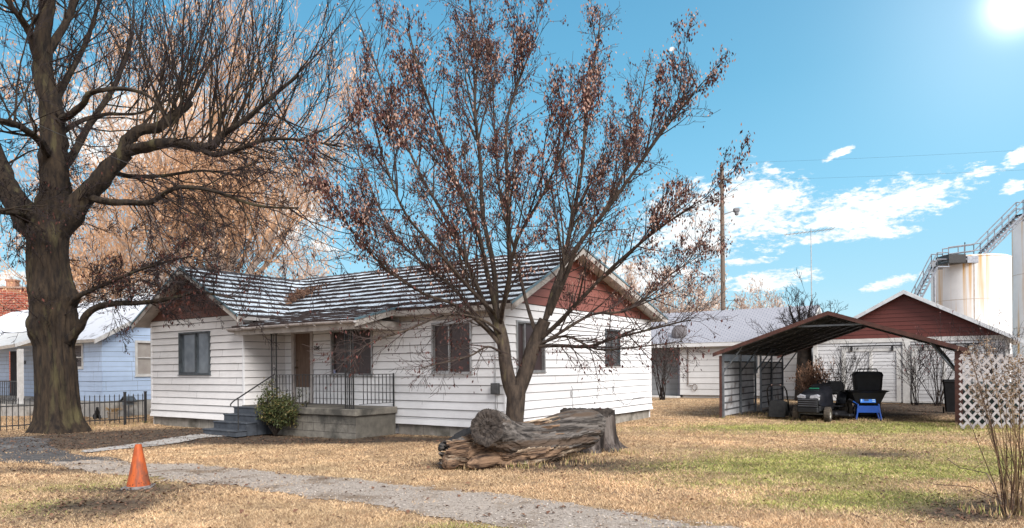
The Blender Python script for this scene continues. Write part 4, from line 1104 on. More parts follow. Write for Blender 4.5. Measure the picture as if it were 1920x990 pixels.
railrun(A0, B_, 6); railrun(B_, (C2.x, YY, B_.z), 1); railrun((C2.x, YY, C2.z), (D2.x, YY, D2.z), 2); railrun(D2, E2, 3); railrun(E2, (E2.x + 4, YY, E2.z), 2)
m_ = MB(); m_.box(C2.x - .1, C2.x + 1.3, YY - .6, YY + 1.2, C2.z - .2, C2.z + .5); m_.box(C2.x + 1.5, D2.x - .1, YY - .5, YY + 1.0, C2.z - .2, C2.z + .35, 1); m_.tube([(C2.x + 1.6, YY, C2.z + .5), (C2.x + 1.75, YY + .2, C2.z + 1.6)], .05, 4)
m_.build('hatch_gear', [black_iron, galv], wk)
for p in (A0.lerp(B_, .5), B_): MB_ = MB(); MB_.tube([(p.x, YY, 0), (p.x, YY, p.z)], .09, 6); MB_.build('support_leg', [galv], wk)

# ---------------------------------------------------------------- utility poles, wires, antenna
pole_m = mat('pole_wood', (.20, .15, .115), (.12, .09, .07), rough=.9, scale=4, stretch=(6, 6, .4))
P0 = unpx(1356, 600, 42)
up = empty('utility_pole', (P0.x, 42, 0), 0, 'tall wooden utility pole with a street lamp rising behind the outbuilding roof', 'utility pole')
zt = unpx(1357, 312, 42).z
m_ = MB(); m_.tube([(0, 0, 0), (0, 0, zt)], [.17, .11], 10); m_.build('pole', [pole_m], up)
m_ = MB(); m_.tube([(-.28, -.1, zt - .55), (.62, .1, zt - 1.0)], .055, 4, smooth=False); m_.box(-.04, .04, -.04, .04, zt, zt + .25); m_.build('crossarm', [pole_m], up)
for q in ((-.22, -.1, zt - .5), (.5, .08, zt - .9)):
    m_ = MB(); m_.lathe([(.03, 0), (.05, .05), (.03, .08), (.05, .11), (.02, .16)], 8, 0, Matrix.Translation(q)); m_.build('insulator', [mat('porcelain', (.25, .2, .18))], up)
m_ = MB(); m_.tube([(.1, 0, zt - 2.9), (.6, -.1, zt - 2.75), (.8, -.1, zt - 2.72)], .03, 5); m_.box(.65, 1.0, -.22, .05, zt - 2.80, zt - 2.55, 0, None, .05); m_.lathe([(.13, 0), (.11, -.16), (.02, -.2)], 10, 0, Matrix.Translation((.84, -.09, zt - 2.80)))
m_.build('street_lamp', [mat('lamp_grey', (.22, .22, .23), (.14, .14, .15))], up)
m_ = MB(); m_.box(-.02, .35, -.03, .03, zt - 2.0, zt - 1.94); m_.box(-.3, -.02, -.03, .03, zt - 8.2, zt - 8.15); m_.build_each('bracket', [alu], up)
P1 = unpx(1242, 600, 95)
up2 = empty('utility_pole', (P1.x, 95, 0), 0, 'small far-off utility pole with one crossarm beyond the gable of the white house', 'utility pole')
zt2 = unpx(1242, 543, 95).z
m_ = MB(); m_.tube([(0, 0, 0), (0, 0, zt2)], [.18, .13], 8); m_.build('pole', [pole_m], up2); m_ = MB(); m_.box(-1.1, 1.1, -.06, .06, zt2 - .75, zt2 - .6); m_.build('crossarm', [pole_m], up2)
def wire(a, b, sag, label, n=30, r=.012, name='overhead_wire', group=None):
    a, b = Vector(a), Vector(b); mb = MB(); mb.tube([a.lerp(b, t) - Vector((0, 0, sag * 4 * t * (1 - t))) for t in np.linspace(0, 1, n)], r, 4)
    o = mb.build(name, [cab]); return tag(o, label, 'wire', group)
top_p = Vector((P0.x, 42, zt + .2))
wire(top_p, (30, 26, 10.2), .15, 'upper of two thin wires running right from the tall pole', r=.0035); wire(top_p + Vector((.5, 0, -1.05)), (30.5, 26, 9.4), .15, 'lower of two thin wires running right from the tall pole', r=.0035)
wa = unpx(712, 496, 21.6); wire((wa.x, 21.6, wa.z), tuple(unpx(-220, 105, 15)), .12, 'slack service wire slanting down past the big bare tree to the house roof', r=.010)
m_ = MB(); m_.tube([(-7.0, 3.6, 4.3), (-7.0, 3.6, 5.0), (-7.06, 3.55, 5.05)], .03, 6); m_.build('service_mast', [alu], house)
PA = unpx(1522, 600, 39.5)
an = empty('antenna', (PA.x, 39.5, 0), 0, 'thin television antenna on a tall mast behind the bare tree', 'antenna')
za = unpx(1522, 428, 39.5).z
m_ = MB(); m_.tube([(0, 0, 0), (0, 0, za * .6), (0, 0, za)], [.04, .03, .022], 6); m_.build('mast', [alu], an)
m_ = MB(); a = Vector((-1.65, -.3, za - .42)); b = Vector((1.45, .3, za + .02)); m_.tube([a, b], .018, 4)
for k in range(13):
    c = a.lerp(b, (k + .5) / 13); L_ = .35 + .03 * k; m_.tube([c + Vector((-.1, -L_, 0)), c + Vector((.1, L_, 0))], .009, 3)
m_.build('boom', [alu], an)

# ---------------------------------------------------------------- blue house next door
BO = (-14.3, 24.2, 0)
bh = empty('blue_house', BO, RZ, 'pale blue shingled house with a snowy roof beyond the black fence', 'house')
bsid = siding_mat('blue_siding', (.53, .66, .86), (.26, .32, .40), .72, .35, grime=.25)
BW = (1.13, 2.25, 1.42, 2.72); BF = (-2.45, -1.33, 1.72, 2.62)
m_ = MB(); lap_wall(m_, 0, 6.4, .55, 2.9, .35, sidef, [BW], lip=.014, joints=1.1); lap_wall(m_, 0, 6.4, 2.9, 4.66, .35, sidef, [], top=gtop(0, 2.9, 6.4, 2.9, 3.2, 4.62), lip=.014, joints=1.1)
m_.box(-.2, -.12, .1, 6.4, 0, 2.9); m_.loft([[(-.05, 0, 2.8), (-.05, 6.4, 2.8), (-.05, 3.2, 4.5)], [(-.1, 0, 2.8), (-.1, 6.4, 2.8), (-.1, 3.2, 4.5)]], 0, None, True, False)
m_.build('wall', [bsid, joint_m], bh)
m_ = MB(); lap_wall(m_, -3.0, 0, .55, 2.85, .35, front, [BF], lip=.014, joints=1.1); m_.box(-2.9, -.1, .1, .16, 0, 2.8)
lap_wall(m_, -16, -3.0, .55, 2.85, .35, lambda x, d, z: (x, 1.2 - d, z), [(-10.9, -9.7, .5, 2.55)], lip=.014, joints=1.1); m_.face([(-3, 0, 0), (-3, 1.2, 0), (-3, 1.2, 2.8), (-3, 0, 2.8)], 0)
m_.build('wall', [bsid, joint_m], bh)
m_ = MB(); m_.box(-16, 0, 6.3, 6.4, 0, 2.8); m_.box(-3, .02, -.02, 6.38, -.1, .55, 1); m_.box(-16, -3, 1.18, 6.3, -.1, .55, 1); m_.build('foundation', [bsid, mat('pale_foundation', (.50, .47, .43), (.33, .31, .28), scale=3, c3=(.2, .17, .14), s3=1.5)], bh)
snow_roof = tab_shingles('blue_house_roof', (.42, .42, .44), (.25, .26, .28), .16, .35, frost=(.76, .78, .82), fl=.40)
m_ = MB(); roof_slab(m_, (-16, -.4, 2.72), (.35, -.4, 2.72), (.35, 3.2, 4.72), (-16, 3.2, 4.72)); roof_slab(m_, (.35, 6.8, 2.72), (-16, 6.8, 2.72), (-16, 3.2, 4.72), (.35, 3.2, 4.72))
roof_slab(m_, (-9.6, -1.4, 2.35), (-3.4, -1.4, 2.62), (-3.4, .6, 3.38), (-9.6, .6, 3.30)); m_.build('roof', [snow_roof, white_trim], bh)
m_ = MB(); rake(m_, (.35, -.42, 2.70), (.35, 3.2, 4.70), .14, .03, 0, (1, 0, 0)); rake(m_, (.35, 6.82, 2.70), (.35, 3.2, 4.70), .14, .03, 0, (1, 0, 0)); m_.build_each('rake_board', [white_trim], bh)
blind = mat('window_blind', (.42, .38, .34), (.34, .30, .27), rough=.6, scale=3)
window(bh, BW, sidef, blind, white_trim, None, bw=.08, sash=.52); window(bh, BF, front, pane_dark, white_trim, None, bw=.07, sash=.45)
m_ = MB(); m_.box(-10.85, -9.75, 1.22, 1.28, .5, 2.55); m_.build('door', [mat('dark_door', (.035, .035, .045), (.02, .02, .025))], bh)
for x in (-9.2, -6.1, -3.5):
    m_ = MB(); m_.box(x - .08, x + .08, -1.25, -1.09, .45, 2.45); m_.build('porch_post', [white_trim], bh)
m_ = MB(); m_.box(-11.5, -3.2, -1.3, 1.15, -.1, .42, 0); m_.build('porch_base', [mat('pale_foundation', (.5, .47, .43))], bh)
m_ = MB()
m_.box(-9.2, -3.5, -1.19, -1.16, 1.25, 1.29); m_.box(-9.2, -3.5, -1.19, -1.16, .55, .58)
for k in range(36): m_.box(-9.2 + k * .16, -9.18 + k * .16, -1.185, -1.165, .43, 1.25)
m_.build('railing', [black_iron], bh)
text_obj('101', .22, num_m, bh, (-9.25, 1.17, 1.95), (math.radians(90), 0, 0), 'house_number', bold=.004)

# red brick building beyond it
brick = mat('brick_face', (.33, .085, .05), (.24, .06, .04), rough=.9, scale=3)
nt, N, L, b = nodes_of(brick); old = b.inputs['Base Color'].links[0].from_socket
tc = N.new('ShaderNodeTexCoord'); mp = N.new('ShaderNodeMapping'); mp.inputs['Rotation'].default_value = (math.radians(90), 0, 0); L.new(tc.outputs['Object'], mp.inputs[0])
br = N.new('ShaderNodeTexBrick'); L.new(mp.outputs[0], br.inputs[0]); br.inputs['Scale'].default_value = 1; br.inputs['Brick Width'].default_value = .42; br.inputs['Row Height'].default_value = .16; br.inputs['Mortar Size'].default_value = .012
x = N.new('ShaderNodeMix'); x.data_type = 'RGBA'; L.new(br.outputs['Fac'], x.inputs[0]); L.new(old, x.inputs[6]); x.inputs[7].default_value = (.38, .28, .23, 1); L.new(x.outputs[2], b.inputs['Base Color'])
pb = unpx(52, 541, 46)
bb = empty('brick_building', (pb.x, 46, 0), math.radians(12), 'red brick building with a small chimney far behind the blue house', 'building')
m_ = MB(); m_.box(-14, 0, 0, 9, 0, pb.z); m_.build('wall', [brick], bb); m_ = MB(); m_.box(-14.1, .1, -.08, 9.1, pb.z, pb.z + .12); m_.build('coping', [mat('coping', (.35, .25, .2), (.25, .17, .14))], bb)
m_ = MB(); m_.box(-1.5, -.95, .5, 1.1, pb.z + .12, pb.z + .55, 0); m_.box(-1.55, -.9, .45, 1.15, pb.z + .55, pb.z + .66, 0); m_.build('chimney', [mat('pale_brick', (.42, .22, .15), (.3, .15, .1), scale=8)], bb)
m_ = MB(); m_.box(-4, -2.8, -.03, .02, 3.2, 5.0); m_.build('window', [pane_mid], bb)

# ---------------------------------------------------------------- black picket fence
fe = Vector((-11.25, 21.3, 0)); fs = Vector((-15.0, 16.45, 0)); fd = (fs - fe); FL = fd.length; fa = math.atan2(fd.y, fd.x)
fence = empty('picket_fence', fe, fa, 'black iron picket fence between the big tree and the white house', 'fence')
npick = int(FL / .135)
posts = (0.02, .62, 2.0, 3.9, FL)
m_ = MB()
for z in (.16, .68): m_.box(0, FL, -.014, .014, z, z + .03)
m_.build('rail', [black_iron], fence)
pm = MB(); pm.box(-.009, .009, -.009, .009, .06, .86); pm.loft([[(-.014, -.014, .86), (.014, -.014, .86), (.014, .014, .86), (-.014, .014, .86)], [(-.001, -.001, .93), (.001, -.001, .93), (.001, .001, .93), (-.001, .001, .93)]], 0, None, True, False)
p0_ = pm.build('picket', [black_iron], fence); p0_.location = (.1, 0, 0)
for k in range(1, npick):
    c = p0_.copy(); COL.objects.link(c); c.parent = fence; c.location = (.1 + k * .135, 0, 0)
for x in posts:
    m_ = MB(); m_.box(x - .03, x + .03, -.03, .03, -.1, .96); m_.box(x - .036, x + .036, -.036, .036, .96, .985); m_.build('post', [black_iron], fence)
# ---------------------------------------------------------------- traffic cone
cx, cy = ground_pt(260, 913)
cone = empty('traffic_cone', (cx, cy, float(gh(cx, cy)) + .0), .2, 'faded orange traffic cone on a grey square base in the dry grass', 'traffic cone')
cm = mat('cone_orange', (.50, .105, .024), (.30, .062, .018), rough=.6, scale=5, stretch=(4, 4, .8), c3=(.20, .06, .03), s3=3.2, t3=(.50, .62))
m_ = MB(); m_.lathe([(.150, .03), (.147, .06), (.128, .14), (.045, .585), (.040, .60), (.030, .60), (.028, .57), (.11, .14), (.13, .035)], 28, 0, None, False); m_.build('cone_body', [cm], cone)
m_ = MB()
r = random.Random(3)
for k in range(34):
    a = r.uniform(0, 6.28); z = .05 + .16 * r.random() ** 2; rr = .150 - (z - .03) * .22 + .004; s_ = r.uniform(.003, .009)
    M_ = Matrix.Translation((rr * math.cos(a), rr * math.sin(a), z)) @ Matrix.Rotation(a, 4, 'Z') @ Matrix.Rotation(math.radians(90), 4, 'Y'); m_.lathe([(s_, -.004), (s_ * .8, .0015)], 7, 0, M_)
m_.build('scuff_marks', [mat('cone_dirt', (.10, .04, .02), (.05, .03, .02))], cone)
m_ = MB(); P = []
for z, w in ((.0, .19), (.012, .195), (.026, .185)):
    P.append([(w * sx + .01 * math.sin(q * 3), w * sy, z + .006 * math.sin(q * 5)) for q, (sx, sy) in enumerate(((-1, -.8), (-.8, -1), (.8, -1), (1, -.8), (1, .8), (.8, 1), (-.8, 1), (-1, .8)))])
m_.loft(P, 0, None, True, False); m_.lathe([(.165, .024), (.158, .034), (.14, .034)], 24, 0, None, False); m_.build('cone_base', [mat('cone_rubber', (.10, .095, .095), (.22, .20, .19), rough=.8, scale=12)], cone)

# ---------------------------------------------------------------- fallen log and stump
def wood_mat(name, c1, c2, c3, stretch, scale=3, bump=1.0, t3=(.52, .6), s3=1.2, bs=14):
    m = mat(name, c1, c2, rough=.9, scale=scale, stretch=stretch, c3=c3, s3=s3, t3=t3, bump=bump, bscale=bs, detail=10, lo=.38, hi=.6); return m
GREYW = wood_mat('weathered_bark_wood', (.165, .145, .13), (.026, .022, .020), (.09, .062, .044), (.12, 3.6, 3.6), 4.5)
TANW = wood_mat('torn_heartwood', (.27, .17, .105), (.042, .026, .019), (.46, .36, .26), (.16, 3.8, 3.8), 4.5, 1.4)
CUTW = wood_mat('sawn_end', (.085, .068, .057), (.035, .028, .024), (.022, .018, .016), (2, 2, 2), 7, 1.0)
CHAR = mat('charred_wood', (.028, .027, .028), (.012, .012, .013), rough=.7, scale=9, bump=1.0, bscale=20)
log_c = Vector((*ground_pt(985, 868), 0)); LPH = math.radians(35)
Lg = empty('fallen_log', log_c, LPH, 'big weathered log with a sawn limb stub and torn root end lying against the stump', 'log')
def L3(px, py, Yv): return Matrix.Rotation(-LPH, 3, 'Z') @ (unpx(px, py, Yv) - log_c)
def ring_surface(path, radii, n, seed, groove=.06, lobes=9, squash=None, mb=None, mfun=None, capm=None, twist=.0, split=None):
    """lofted trunk with lengthwise grooves and lumps"""
    r = random.Random(seed); ph = [r.uniform(0, 6.28) for _ in range(8)]
    pts = [Vector(p) for p in path]
    # resample by Catmull-Rom
    P = []; R = []
    K = 9
    for i in range(len(pts) - 1):
        p0, p1, p2, p3 = pts[max(i-1, 0)], pts[i], pts[i+1], pts[min(i+2, len(pts)-1)]
        for k in range(K):
            t = k / K
            P.append(.5 * ((2*p1) + (p2-p0)*t + (2*p0-5*p1+4*p2-p3)*t*t + (3*p1-p0-3*p2+p3)*t**3)); R.append(radii[i] * (1-t) + radii[i+1] * t)
    P.append(pts[-1]); R.append(radii[-1])
    mb = mb or MB(); base = len(mb.v); up = Vector((0, 0, 1))
    for k, p in enumerate(P):
        d = (P[min(k+1, len(P)-1)] - P[max(k-1, 0)]).normalized(); up = (up - d * up.dot(d)).normalized(); sd = d.cross(up)
        s = k * .1
        for j in range(n):
            a = 2 * math.pi * j / n; q = a + twist * s
            f = 1 + groove * (math.sin(lobes * q + ph[0] + .8 * math.sin(s * 1.7 + ph[1])) * .5 + math.sin((lobes * 2 + 3) * q + ph[2] + 1.2 * math.sin(s * 1.1)) * .35) + .07 * math.sin(2 * q + s * 1.4 + ph[3]) + .05 * math.sin(3 * q - s * 2.2 + ph[4]) + .02 * math.sin(s * 9 + 5 * q)
            c_, s_ = math.cos(a), math.sin(a)
            if squash: c_ *= squash
            mb.v.append(tuple(p + (up * c_ + sd * s_) * R[k] * f))
    nr = len(P)
    for k in range(nr - 1):
        for j in range(n):
            j2 = (j + 1) % n; mb.f.append((base + k*n + j, base + k*n + j2, base + (k+1)*n + j2, base + (k+1)*n + j)); mb.sm.add(len(mb.f) - 1)
            mb.m.append(mfun(k / (nr - 1), j / n) if mfun else 0)
    for (k, rev) in ((0, True), (nr - 1, False)):
        ctr = P[k]; ci = len(mb.v); mb.v.append(tuple(ctr)); ringi = [base + k*n + j for j in range(n)]
        prev = ringi
        # concentric rough rings on the end
        for q, rad in enumerate((.8, .6, .4, .2)):
            cur = []
            for j in range(n):
                pv = Vector(mb.v[ringi[j]]); d = (P[1] - P[0]).normalized() if k == 0 else (P[-1] - P[-2]).normalized()
                cur.append(len(mb.v)); mb.v.append(tuple(ctr + (pv - ctr) * rad + d * r.uniform(-.010, .010)))
            for j in range(n):
                j2 = (j + 1) % n; f = (prev[j], prev[j2], cur[j2], cur[j]); mb.f.append(f if not rev else f[::-1]); mb.m.append(capm if capm is not None else 0)
            prev = cur
        for j in range(n):
            f = (prev[j], prev[(j + 1) % n], ci); mb.f.append(f if not rev else f[::-1]); mb.m.append(capm if capm is not None else 0)
    return mb
def fib(x, y, s=1.0, seed=0): return float(fbm(np.array([x]), np.array([y]), s, seed, 4)[0]) - .5
def torn_loft(path, rad, n, seed, amp, flat=1.0, along_f=1.0, around_f=9.0, sag=0):
    """loft whose surface is ridged lengthwise like split, weathered wood"""
    pts = [Vector(p) for p in path]; P = []; R = []; K = 12
    for i in range(len(pts) - 1):
        p0, p1, p2, p3 = pts[max(i-1, 0)], pts[i], pts[i+1], pts[min(i+2, len(pts)-1)]
        for k in range(K):
            t = k / K; P.append(.5 * ((2*p1) + (p2-p0)*t + (2*p0-5*p1+4*p2-p3)*t*t + (3*p1-p0-3*p2+p3)*t**3)); R.append(rad[i] * (1-t) + rad[i+1] * t)
    P.append(pts[-1]); R.append(rad[-1]); N = len(P); up = Vector((0, 0, 1)); rings = []; s = 0
    K2 = np.arange(N); A = np.arange(n) * 2 * np.pi / n
    SS, AA = np.meshgrid(K2 * .09, A, indexing='ij')
    wob = (fbm(SS * 1.1 + 3, AA * 0 + 5, 1.0, seed) - .5) * 1.4
    q = AA + wob
    d1 = fbm(np.cos(q) * around_f * .32 + 20 + SS * .055 * along_f, np.sin(q) * around_f * .32 + 20 + SS * .045 * along_f, 1.6, seed + 1, 5) - .5
    d2 = np.abs(fbm(np.cos(q) * around_f * .8 + 50 + SS * .09 * along_f, np.sin(q) * around_f * .8 + 50, 2.0, seed + 2, 3) - .5)
    D = 1 + amp * (d1 * 2.2 - d2 * 1.6 + .15)
    for k, p in enumerate(P):
        d = (P[min(k+1, N-1)] - P[max(k-1, 0)]).normalized(); up = (up - d * up.dot(d)).normalized(); sd = d.cross(up)
        rings.append([p + (up * math.cos(a) * flat + sd * math.sin(a)) * R[k] * float(D[k, j]) for j, a in enumerate(A)])
    return rings, P
def cap_end(mb, ring, ctr, d, seed, m, rough=.012):
    r = random.Random(seed); prev = [tuple(v) for v in ring]; n = len(ring)
    for rad in (.86, .7, .52, .34, .16):
        cur = [tuple(ctr + (Vector(v) - ctr) * rad + d * (r.uniform(-rough, rough) + (.012 if int(rad * 100) % 4 else -.008))) for v in ring]; mb.loft([prev, cur], m, None, False, False); prev = cur
    mb.face(prev, m)
def shade_split(mb, fn):
    pass
# main trunk: grey weathered shell above, torn tan heartwood below
mb = MB(); rings, P = torn_loft([L3(868, 850, 11.2), L3(905, 846, 11.3), L3(950, 847, 11.4), L3(1000, 838, 11.65), L3(1050, 820, 12.05), L3(1100, 806, 12.5)], [.25, .33, .34, .32, .32, .32], 120, 31, .20, .95)
mb.loft(rings, 0, None, False, True); N_ = len(rings); nn_ = 120
for fi in range(len(mb.f)):
    k, j = divmod(fi, nn_)
    if k >= N_ - 1: continue
    v = Vector(mb.v[mb.f[fi][0]]); u = k / (N_ - 1); z = v.z
    mb.m[fi] = 1 if z < .34 + .22 * fib(v.x * 1.4, v.z * 3, 1.5, 3) + (.28 if u < .30 else .10 * (1 - u)) - .16 * u else 0
cap_end(mb, rings[0], P[0], (P[0] - P[1]).normalized(), 3, 1, .05); cap_end(mb, rings[-1], P[-1], (P[-1] - P[-2]).normalized(), 4, 2)
mb.build('log_body', [GREYW, TANW, CUTW], Lg)
# sawn limb stub, grown out of the top of the trunk
mb = MB(); rings, P = torn_loft([L3(913, 801, 10.80), L3(926, 806, 10.98), L3(955, 822, 11.25), L3(1000, 822, 11.65), L3(1050, 805, 12.05), L3(1092, 794, 12.4), L3(1118, 800, 12.6)], [.295, .295, .275, .265, .275, .27, .24], 110, 47, .12, 1.0, 1.0, 12)
mb.loft(rings, 0, None, False, True); cap_end(mb, rings[0], P[0], (P[0] - P[1]).normalized(), 7, 1, .010); cap_end(mb, rings[-1], P[-1], (P[-1] - P[-2]).normalized(), 8, 1)
mb.build('limb_stub', [GREYW, CUTW], Lg)
# long splinters and folds of torn wood following the trunk
def splinters(n, seed, m, name, fn, r0, r1):
    rr = random.Random(seed); mb = MB()
    for i in range(n):
        pts = fn(rr); K = len(pts); ph = rr.uniform(0, 6); w = rr.uniform(r0, r1)
        rad = [w * (.35 + 1.0 * math.sin(math.pi * (.12 + .8 * k / (K - 1)))) for k in range(K)]
        mb.tube(pts, rad, 8, 0, True, True, jit=lambda k, t, p, ph=ph: (1.0 + .45 * math.cos(2 * (t - ph)) + .2 * math.sin(5 * t + k)))
    return mb.build(name, m, Lg)
def path_tan(rr):
    u = rr.random(); y0 = 826 + 46 * u; x0 = rr.uniform(835, 870); Lx = rr.uniform(70, 190); out = []
    amp = rr.uniform(-7, 9); 
    for k in range(8):
        t = k / 7; px = x0 + Lx * t; py = y0 + amp * math.sin(t * 3.1) - (t * Lx) * (.06 + .20 * (1 - u)) * (px > 930) + rr.uniform(-1, 1)
        out.append(L3(px, py, 10.98 + .0038 * (px - 850) - .10 * math.sin(u * 3.1) + rr.uniform(-.012, .012)))
    return out
splinters(150, 5, [TANW], 'torn_root', path_tan, .006, .019)
def path_grey(rr):
    a = rr.random(); x0 = 822 + 18 * rr.random(); y0 = 826 + 50 * a; out = []; cxp = 862; cyp = 848
    for k in range(7):
        t = k / 6; an = math.pi * (.75 + .5 * a) ; px = x0 + 34 * t; py = y0 + (cyp - y0) * .25 * t + 5 * math.sin(t * 4 + a * 9); out.append(L3(px, py, 10.95 + .25 * (1 - t) * rr.uniform(-.2, 1) + .02 * k))
    return out
splinters(50, 9, [GREYW], 'torn_root', path_grey, .008, .024)
tips = []; rb = random.Random(15)
def lump(px, py, Yv, sx, sz, seed, mtl, name):
    rr = random.Random(seed); mb = MB(); c = L3(px, py, Yv); rings = []
    for i in range(9):
        u = -1 + 2 * i / 8; rr_ = math.sqrt(max(.02, 1 - u * u * .92)); ring = []
        for k in range(22):
            a = 2 * math.pi * k / 22; f = 1 + .5 * fib(math.cos(a) * 2 + seed, math.sin(a) * 2 + u * 2, 1.3, seed) + rr.uniform(-.04, .04); ring.append(c + Vector((u * sx, math.cos(a) * rr_ * sz * f * .9, math.sin(a) * rr_ * sz * f + .05 * u)))
        rings.append(ring)
    mb.loft(rings, 0, None, True, True); return mb.build(name, mtl, Lg)
lump(892, 812, 11.5, .26, .13, 3, [CHAR], 'charred_root'); lump(868, 820, 11.4, .20, .12, 5, [CHAR], 'charred_root'); lump(846, 832, 11.3, .14, .10, 8, [CHAR], 'charred_root'); lump(829, 836, 11.25, .07, .07, 9, [CHAR], 'charred_root')
lump(846, 862, 11.0, .16, .17, 14, [TANW], 'torn_root'); lump(912, 862, 11.02, .36, .13, 17, [TANW], 'torn_root')
lump(858, 846, 11.1, .2, .2, 19, [GREYW], 'torn_root')

sx, sy = ground_pt(1118, 846)
st = empty('tree_stump', (sx - .12, sy + .45, 0), 0, 'wide sawn stump with furrowed grey sides behind the right end of the log', 'stump'); st.scale = (1, 1, .92)
m_ = MB(); n = 96; rings = []
rs_ = random.Random(2); ph = [rs_.uniform(0, 6.28) for _ in range(6)]
for z, r_ in ((-.05, .72), (.0, .68), (.06, .62), (.15, .57), (.3, .545), (.5, .53), (.66, .525), (.735, .52)):
    ring = []
    for k in range(n):
        a = 2 * math.pi * k / n; flare = max(0, (.3 - z) / .3)
        f = 1 + .045 * math.sin(23 * a + ph[0] + z * 1.5) + .02 * math.sin(41 * a + ph[1]) + .04 * math.sin(3 * a + ph[2]) + flare * .22 * (math.sin(7 * a + ph[3]) * .5 + math.sin(17 * a + ph[4]) * .4)
        zz = z
        if z > .7: zz = z + (.10 if math.cos(a - 1.3) > .05 else -.02) + rs_.uniform(-.05, .025)
        ring.append((r_ * f * math.cos(a), r_ * f * math.sin(a) * .9, zz))
    rings.append(ring)
m_.loft(rings, 0, None, False, True)
top = rings[-1]
last = top
for q in (.85, .6, .35, .12):
    cur = [(x * q, y * q, .74 + (.10 if (y > .05) else -.02) + rs_.uniform(-.012, .012)) for x, y, z in top]; m_.loft([last, cur], 1, None, False, False); last = cur
m_.face(last, 1)
stump_side = wood_mat('stump_side', (.105, .083, .073), (.025, .020, .018), (.17, .145, .13), (3.0, 3.0, .3), 5, 1.2)
m_.build('stump_body', [stump_side, CUTW], st)

# ---------------------------------------------------------------- machines in the carport
blk = mat('black_plastic', (.006, .006, .007), (.011, .011, .013), rough=.55, scale=8, spec=.35)
paint = mat('tractor_black', (.007, .008, .011), (.014, .014, .018), rough=.33, scale=6, spec=.5)
fab = mat('bag_fabric', (.010, .010, .011), (.018, .018, .018), rough=.95, scale=16, bump=.3)
tyre_m = mat('tyre', (.05, .042, .036), (.10, .08, .06), rough=.95, scale=14)
rim_m = mat('wheel_rim', (.40, .39, .34), (.25, .24, .2), rough=.5)
lens_m = mat('headlamp_lens', (.42, .42, .45), (.25, .25, .28), rough=.15, scale=20, spec=.6)
def wheel(parent, x, y, r, w, rim=True, lugs=18, yaw=0, mt=None):
    M_ = Matrix.Translation((x, y, r)) @ Matrix.Rotation(yaw, 4, 'Z') @ Matrix.Rotation(math.radians(90), 4, 'Y')
    mb = MB(); q = w / 2
    mb.lathe([(r * .58, -q * .9), (r * .8, -q), (r * .94, -q * .92), (r, -q * .6), (r, q * .6), (r * .94, q * .92), (r * .8, q), (r * .58, q * .9)], 28, 0, M_, False)
    for k in range(lugs):
        a = 2 * math.pi * k / lugs
        for s_ in (-1, 1):
            mb.box(r * .97, r * 1.025, -r * .05, r * .05, min(0, s_ * q * .8), max(0, s_ * q * .8), 0, M_ @ Matrix.Rotation(a + s_ * .09, 4, 'Z'))
    wv = mb.build('wheel', [mt or tyre_m], parent)
    mb = MB(); mb.lathe([(r * .60, -q * .8), (r * .5, -q * .3), (r * .2, -q * .5), (r * .16, -q * .85), (.01, -q * .85)], 20, 0, M_, False); mb.lathe([(r * .60, q * .8), (r * .5, q * .3), (r * .2, q * .5), (r * .16, q * .85), (.01, q * .85)], 20, 0, M_, False)
    mb.build('rim', [rim_m if rim else blk], wv); return wv
# riding mower: front is -y
tx, ty = ground_pt(1546, 790)
tr = empty('riding_mower', (tx + .25, ty + .75, 0), math.radians(-44), 'black riding lawn mower with pale headlamps parked at the carport front', 'riding mower'); tr.scale = (1.1, 1.1, 1.08)
m_ = MB()
secs = [(-.95, .22, .56, .50), (-.93, .27, .66, .46), (-.86, .30, .74, .42), (-.6, .315, .82, .40), (-.3, .32, .88, .40), (-.1, .31, .92, .40), (-.02, .30, .93, .40)]
rings = []
for (y, w, zt_, zb) in secs:
    rings.append([(-w, y, zb), (-w, y, (zb + zt_) / 2), (-w * .96, y, zt_ - .10), (-w * .78, y, zt_ - .03), (-w * .3, y, zt_), (w * .3, y, zt_), (w * .78, y, zt_ - .03), (w * .96, y, zt_ - .10), (w, y, (zb + zt_) / 2), (w, y, zb)])
m_.loft(rings, 0, None, True, True); m_.build('hood', [paint], tr)
m_ = MB(); m_.box(-.26, .26, -.975, -.90, .36, .62, 0, None, .02); m_.build('grille', [blk], tr)
for z in (.40, .455, .51, .565):
    m_ = MB(); m_.box(-.235, .235, -.995, -.972, z, z + .022, 0, None, .004); m_.build('grille_bar', [mat('bar_grey', (.09, .09, .10), (.05, .05, .06), rough=.3)], tr)
for s_ in (-1, 1):
    m_ = MB(); P = [(s_ * .06, .615), (s_ * .25, .605), (s_ * .285, .66), (s_ * .22, .70), (s_ * .07, .675)]
    if s_ < 0: P = P[::-1]
    m_.loft([[(x, -.985 + abs(x) * .18, z) for x, z in P], [(x, -.90 + abs(x) * .2, z + .02) for x, z in P]], 0, None, True, False); m_.build('headlight', [lens_m], tr)
m_ = MB(); m_.box(-.30, .30, -.90, .20, .26, .42, 0, None, .03); m_.box(-.27, .27, -.99, -.84, .22, .38, 0, None, .03); m_.box(-.24, .24, -.1, .9, .3, .42); m_.build('frame', [blk], tr)
m_ = MB(); m_.box(-.12, .12, -.97, -.93, .71, .735, 0, None, .004); m_.build('badge', [mat('badge_green', (.02, .25, .14), (.02, .18, .1), rough=.3)], tr).location = (.0, .45, .14)
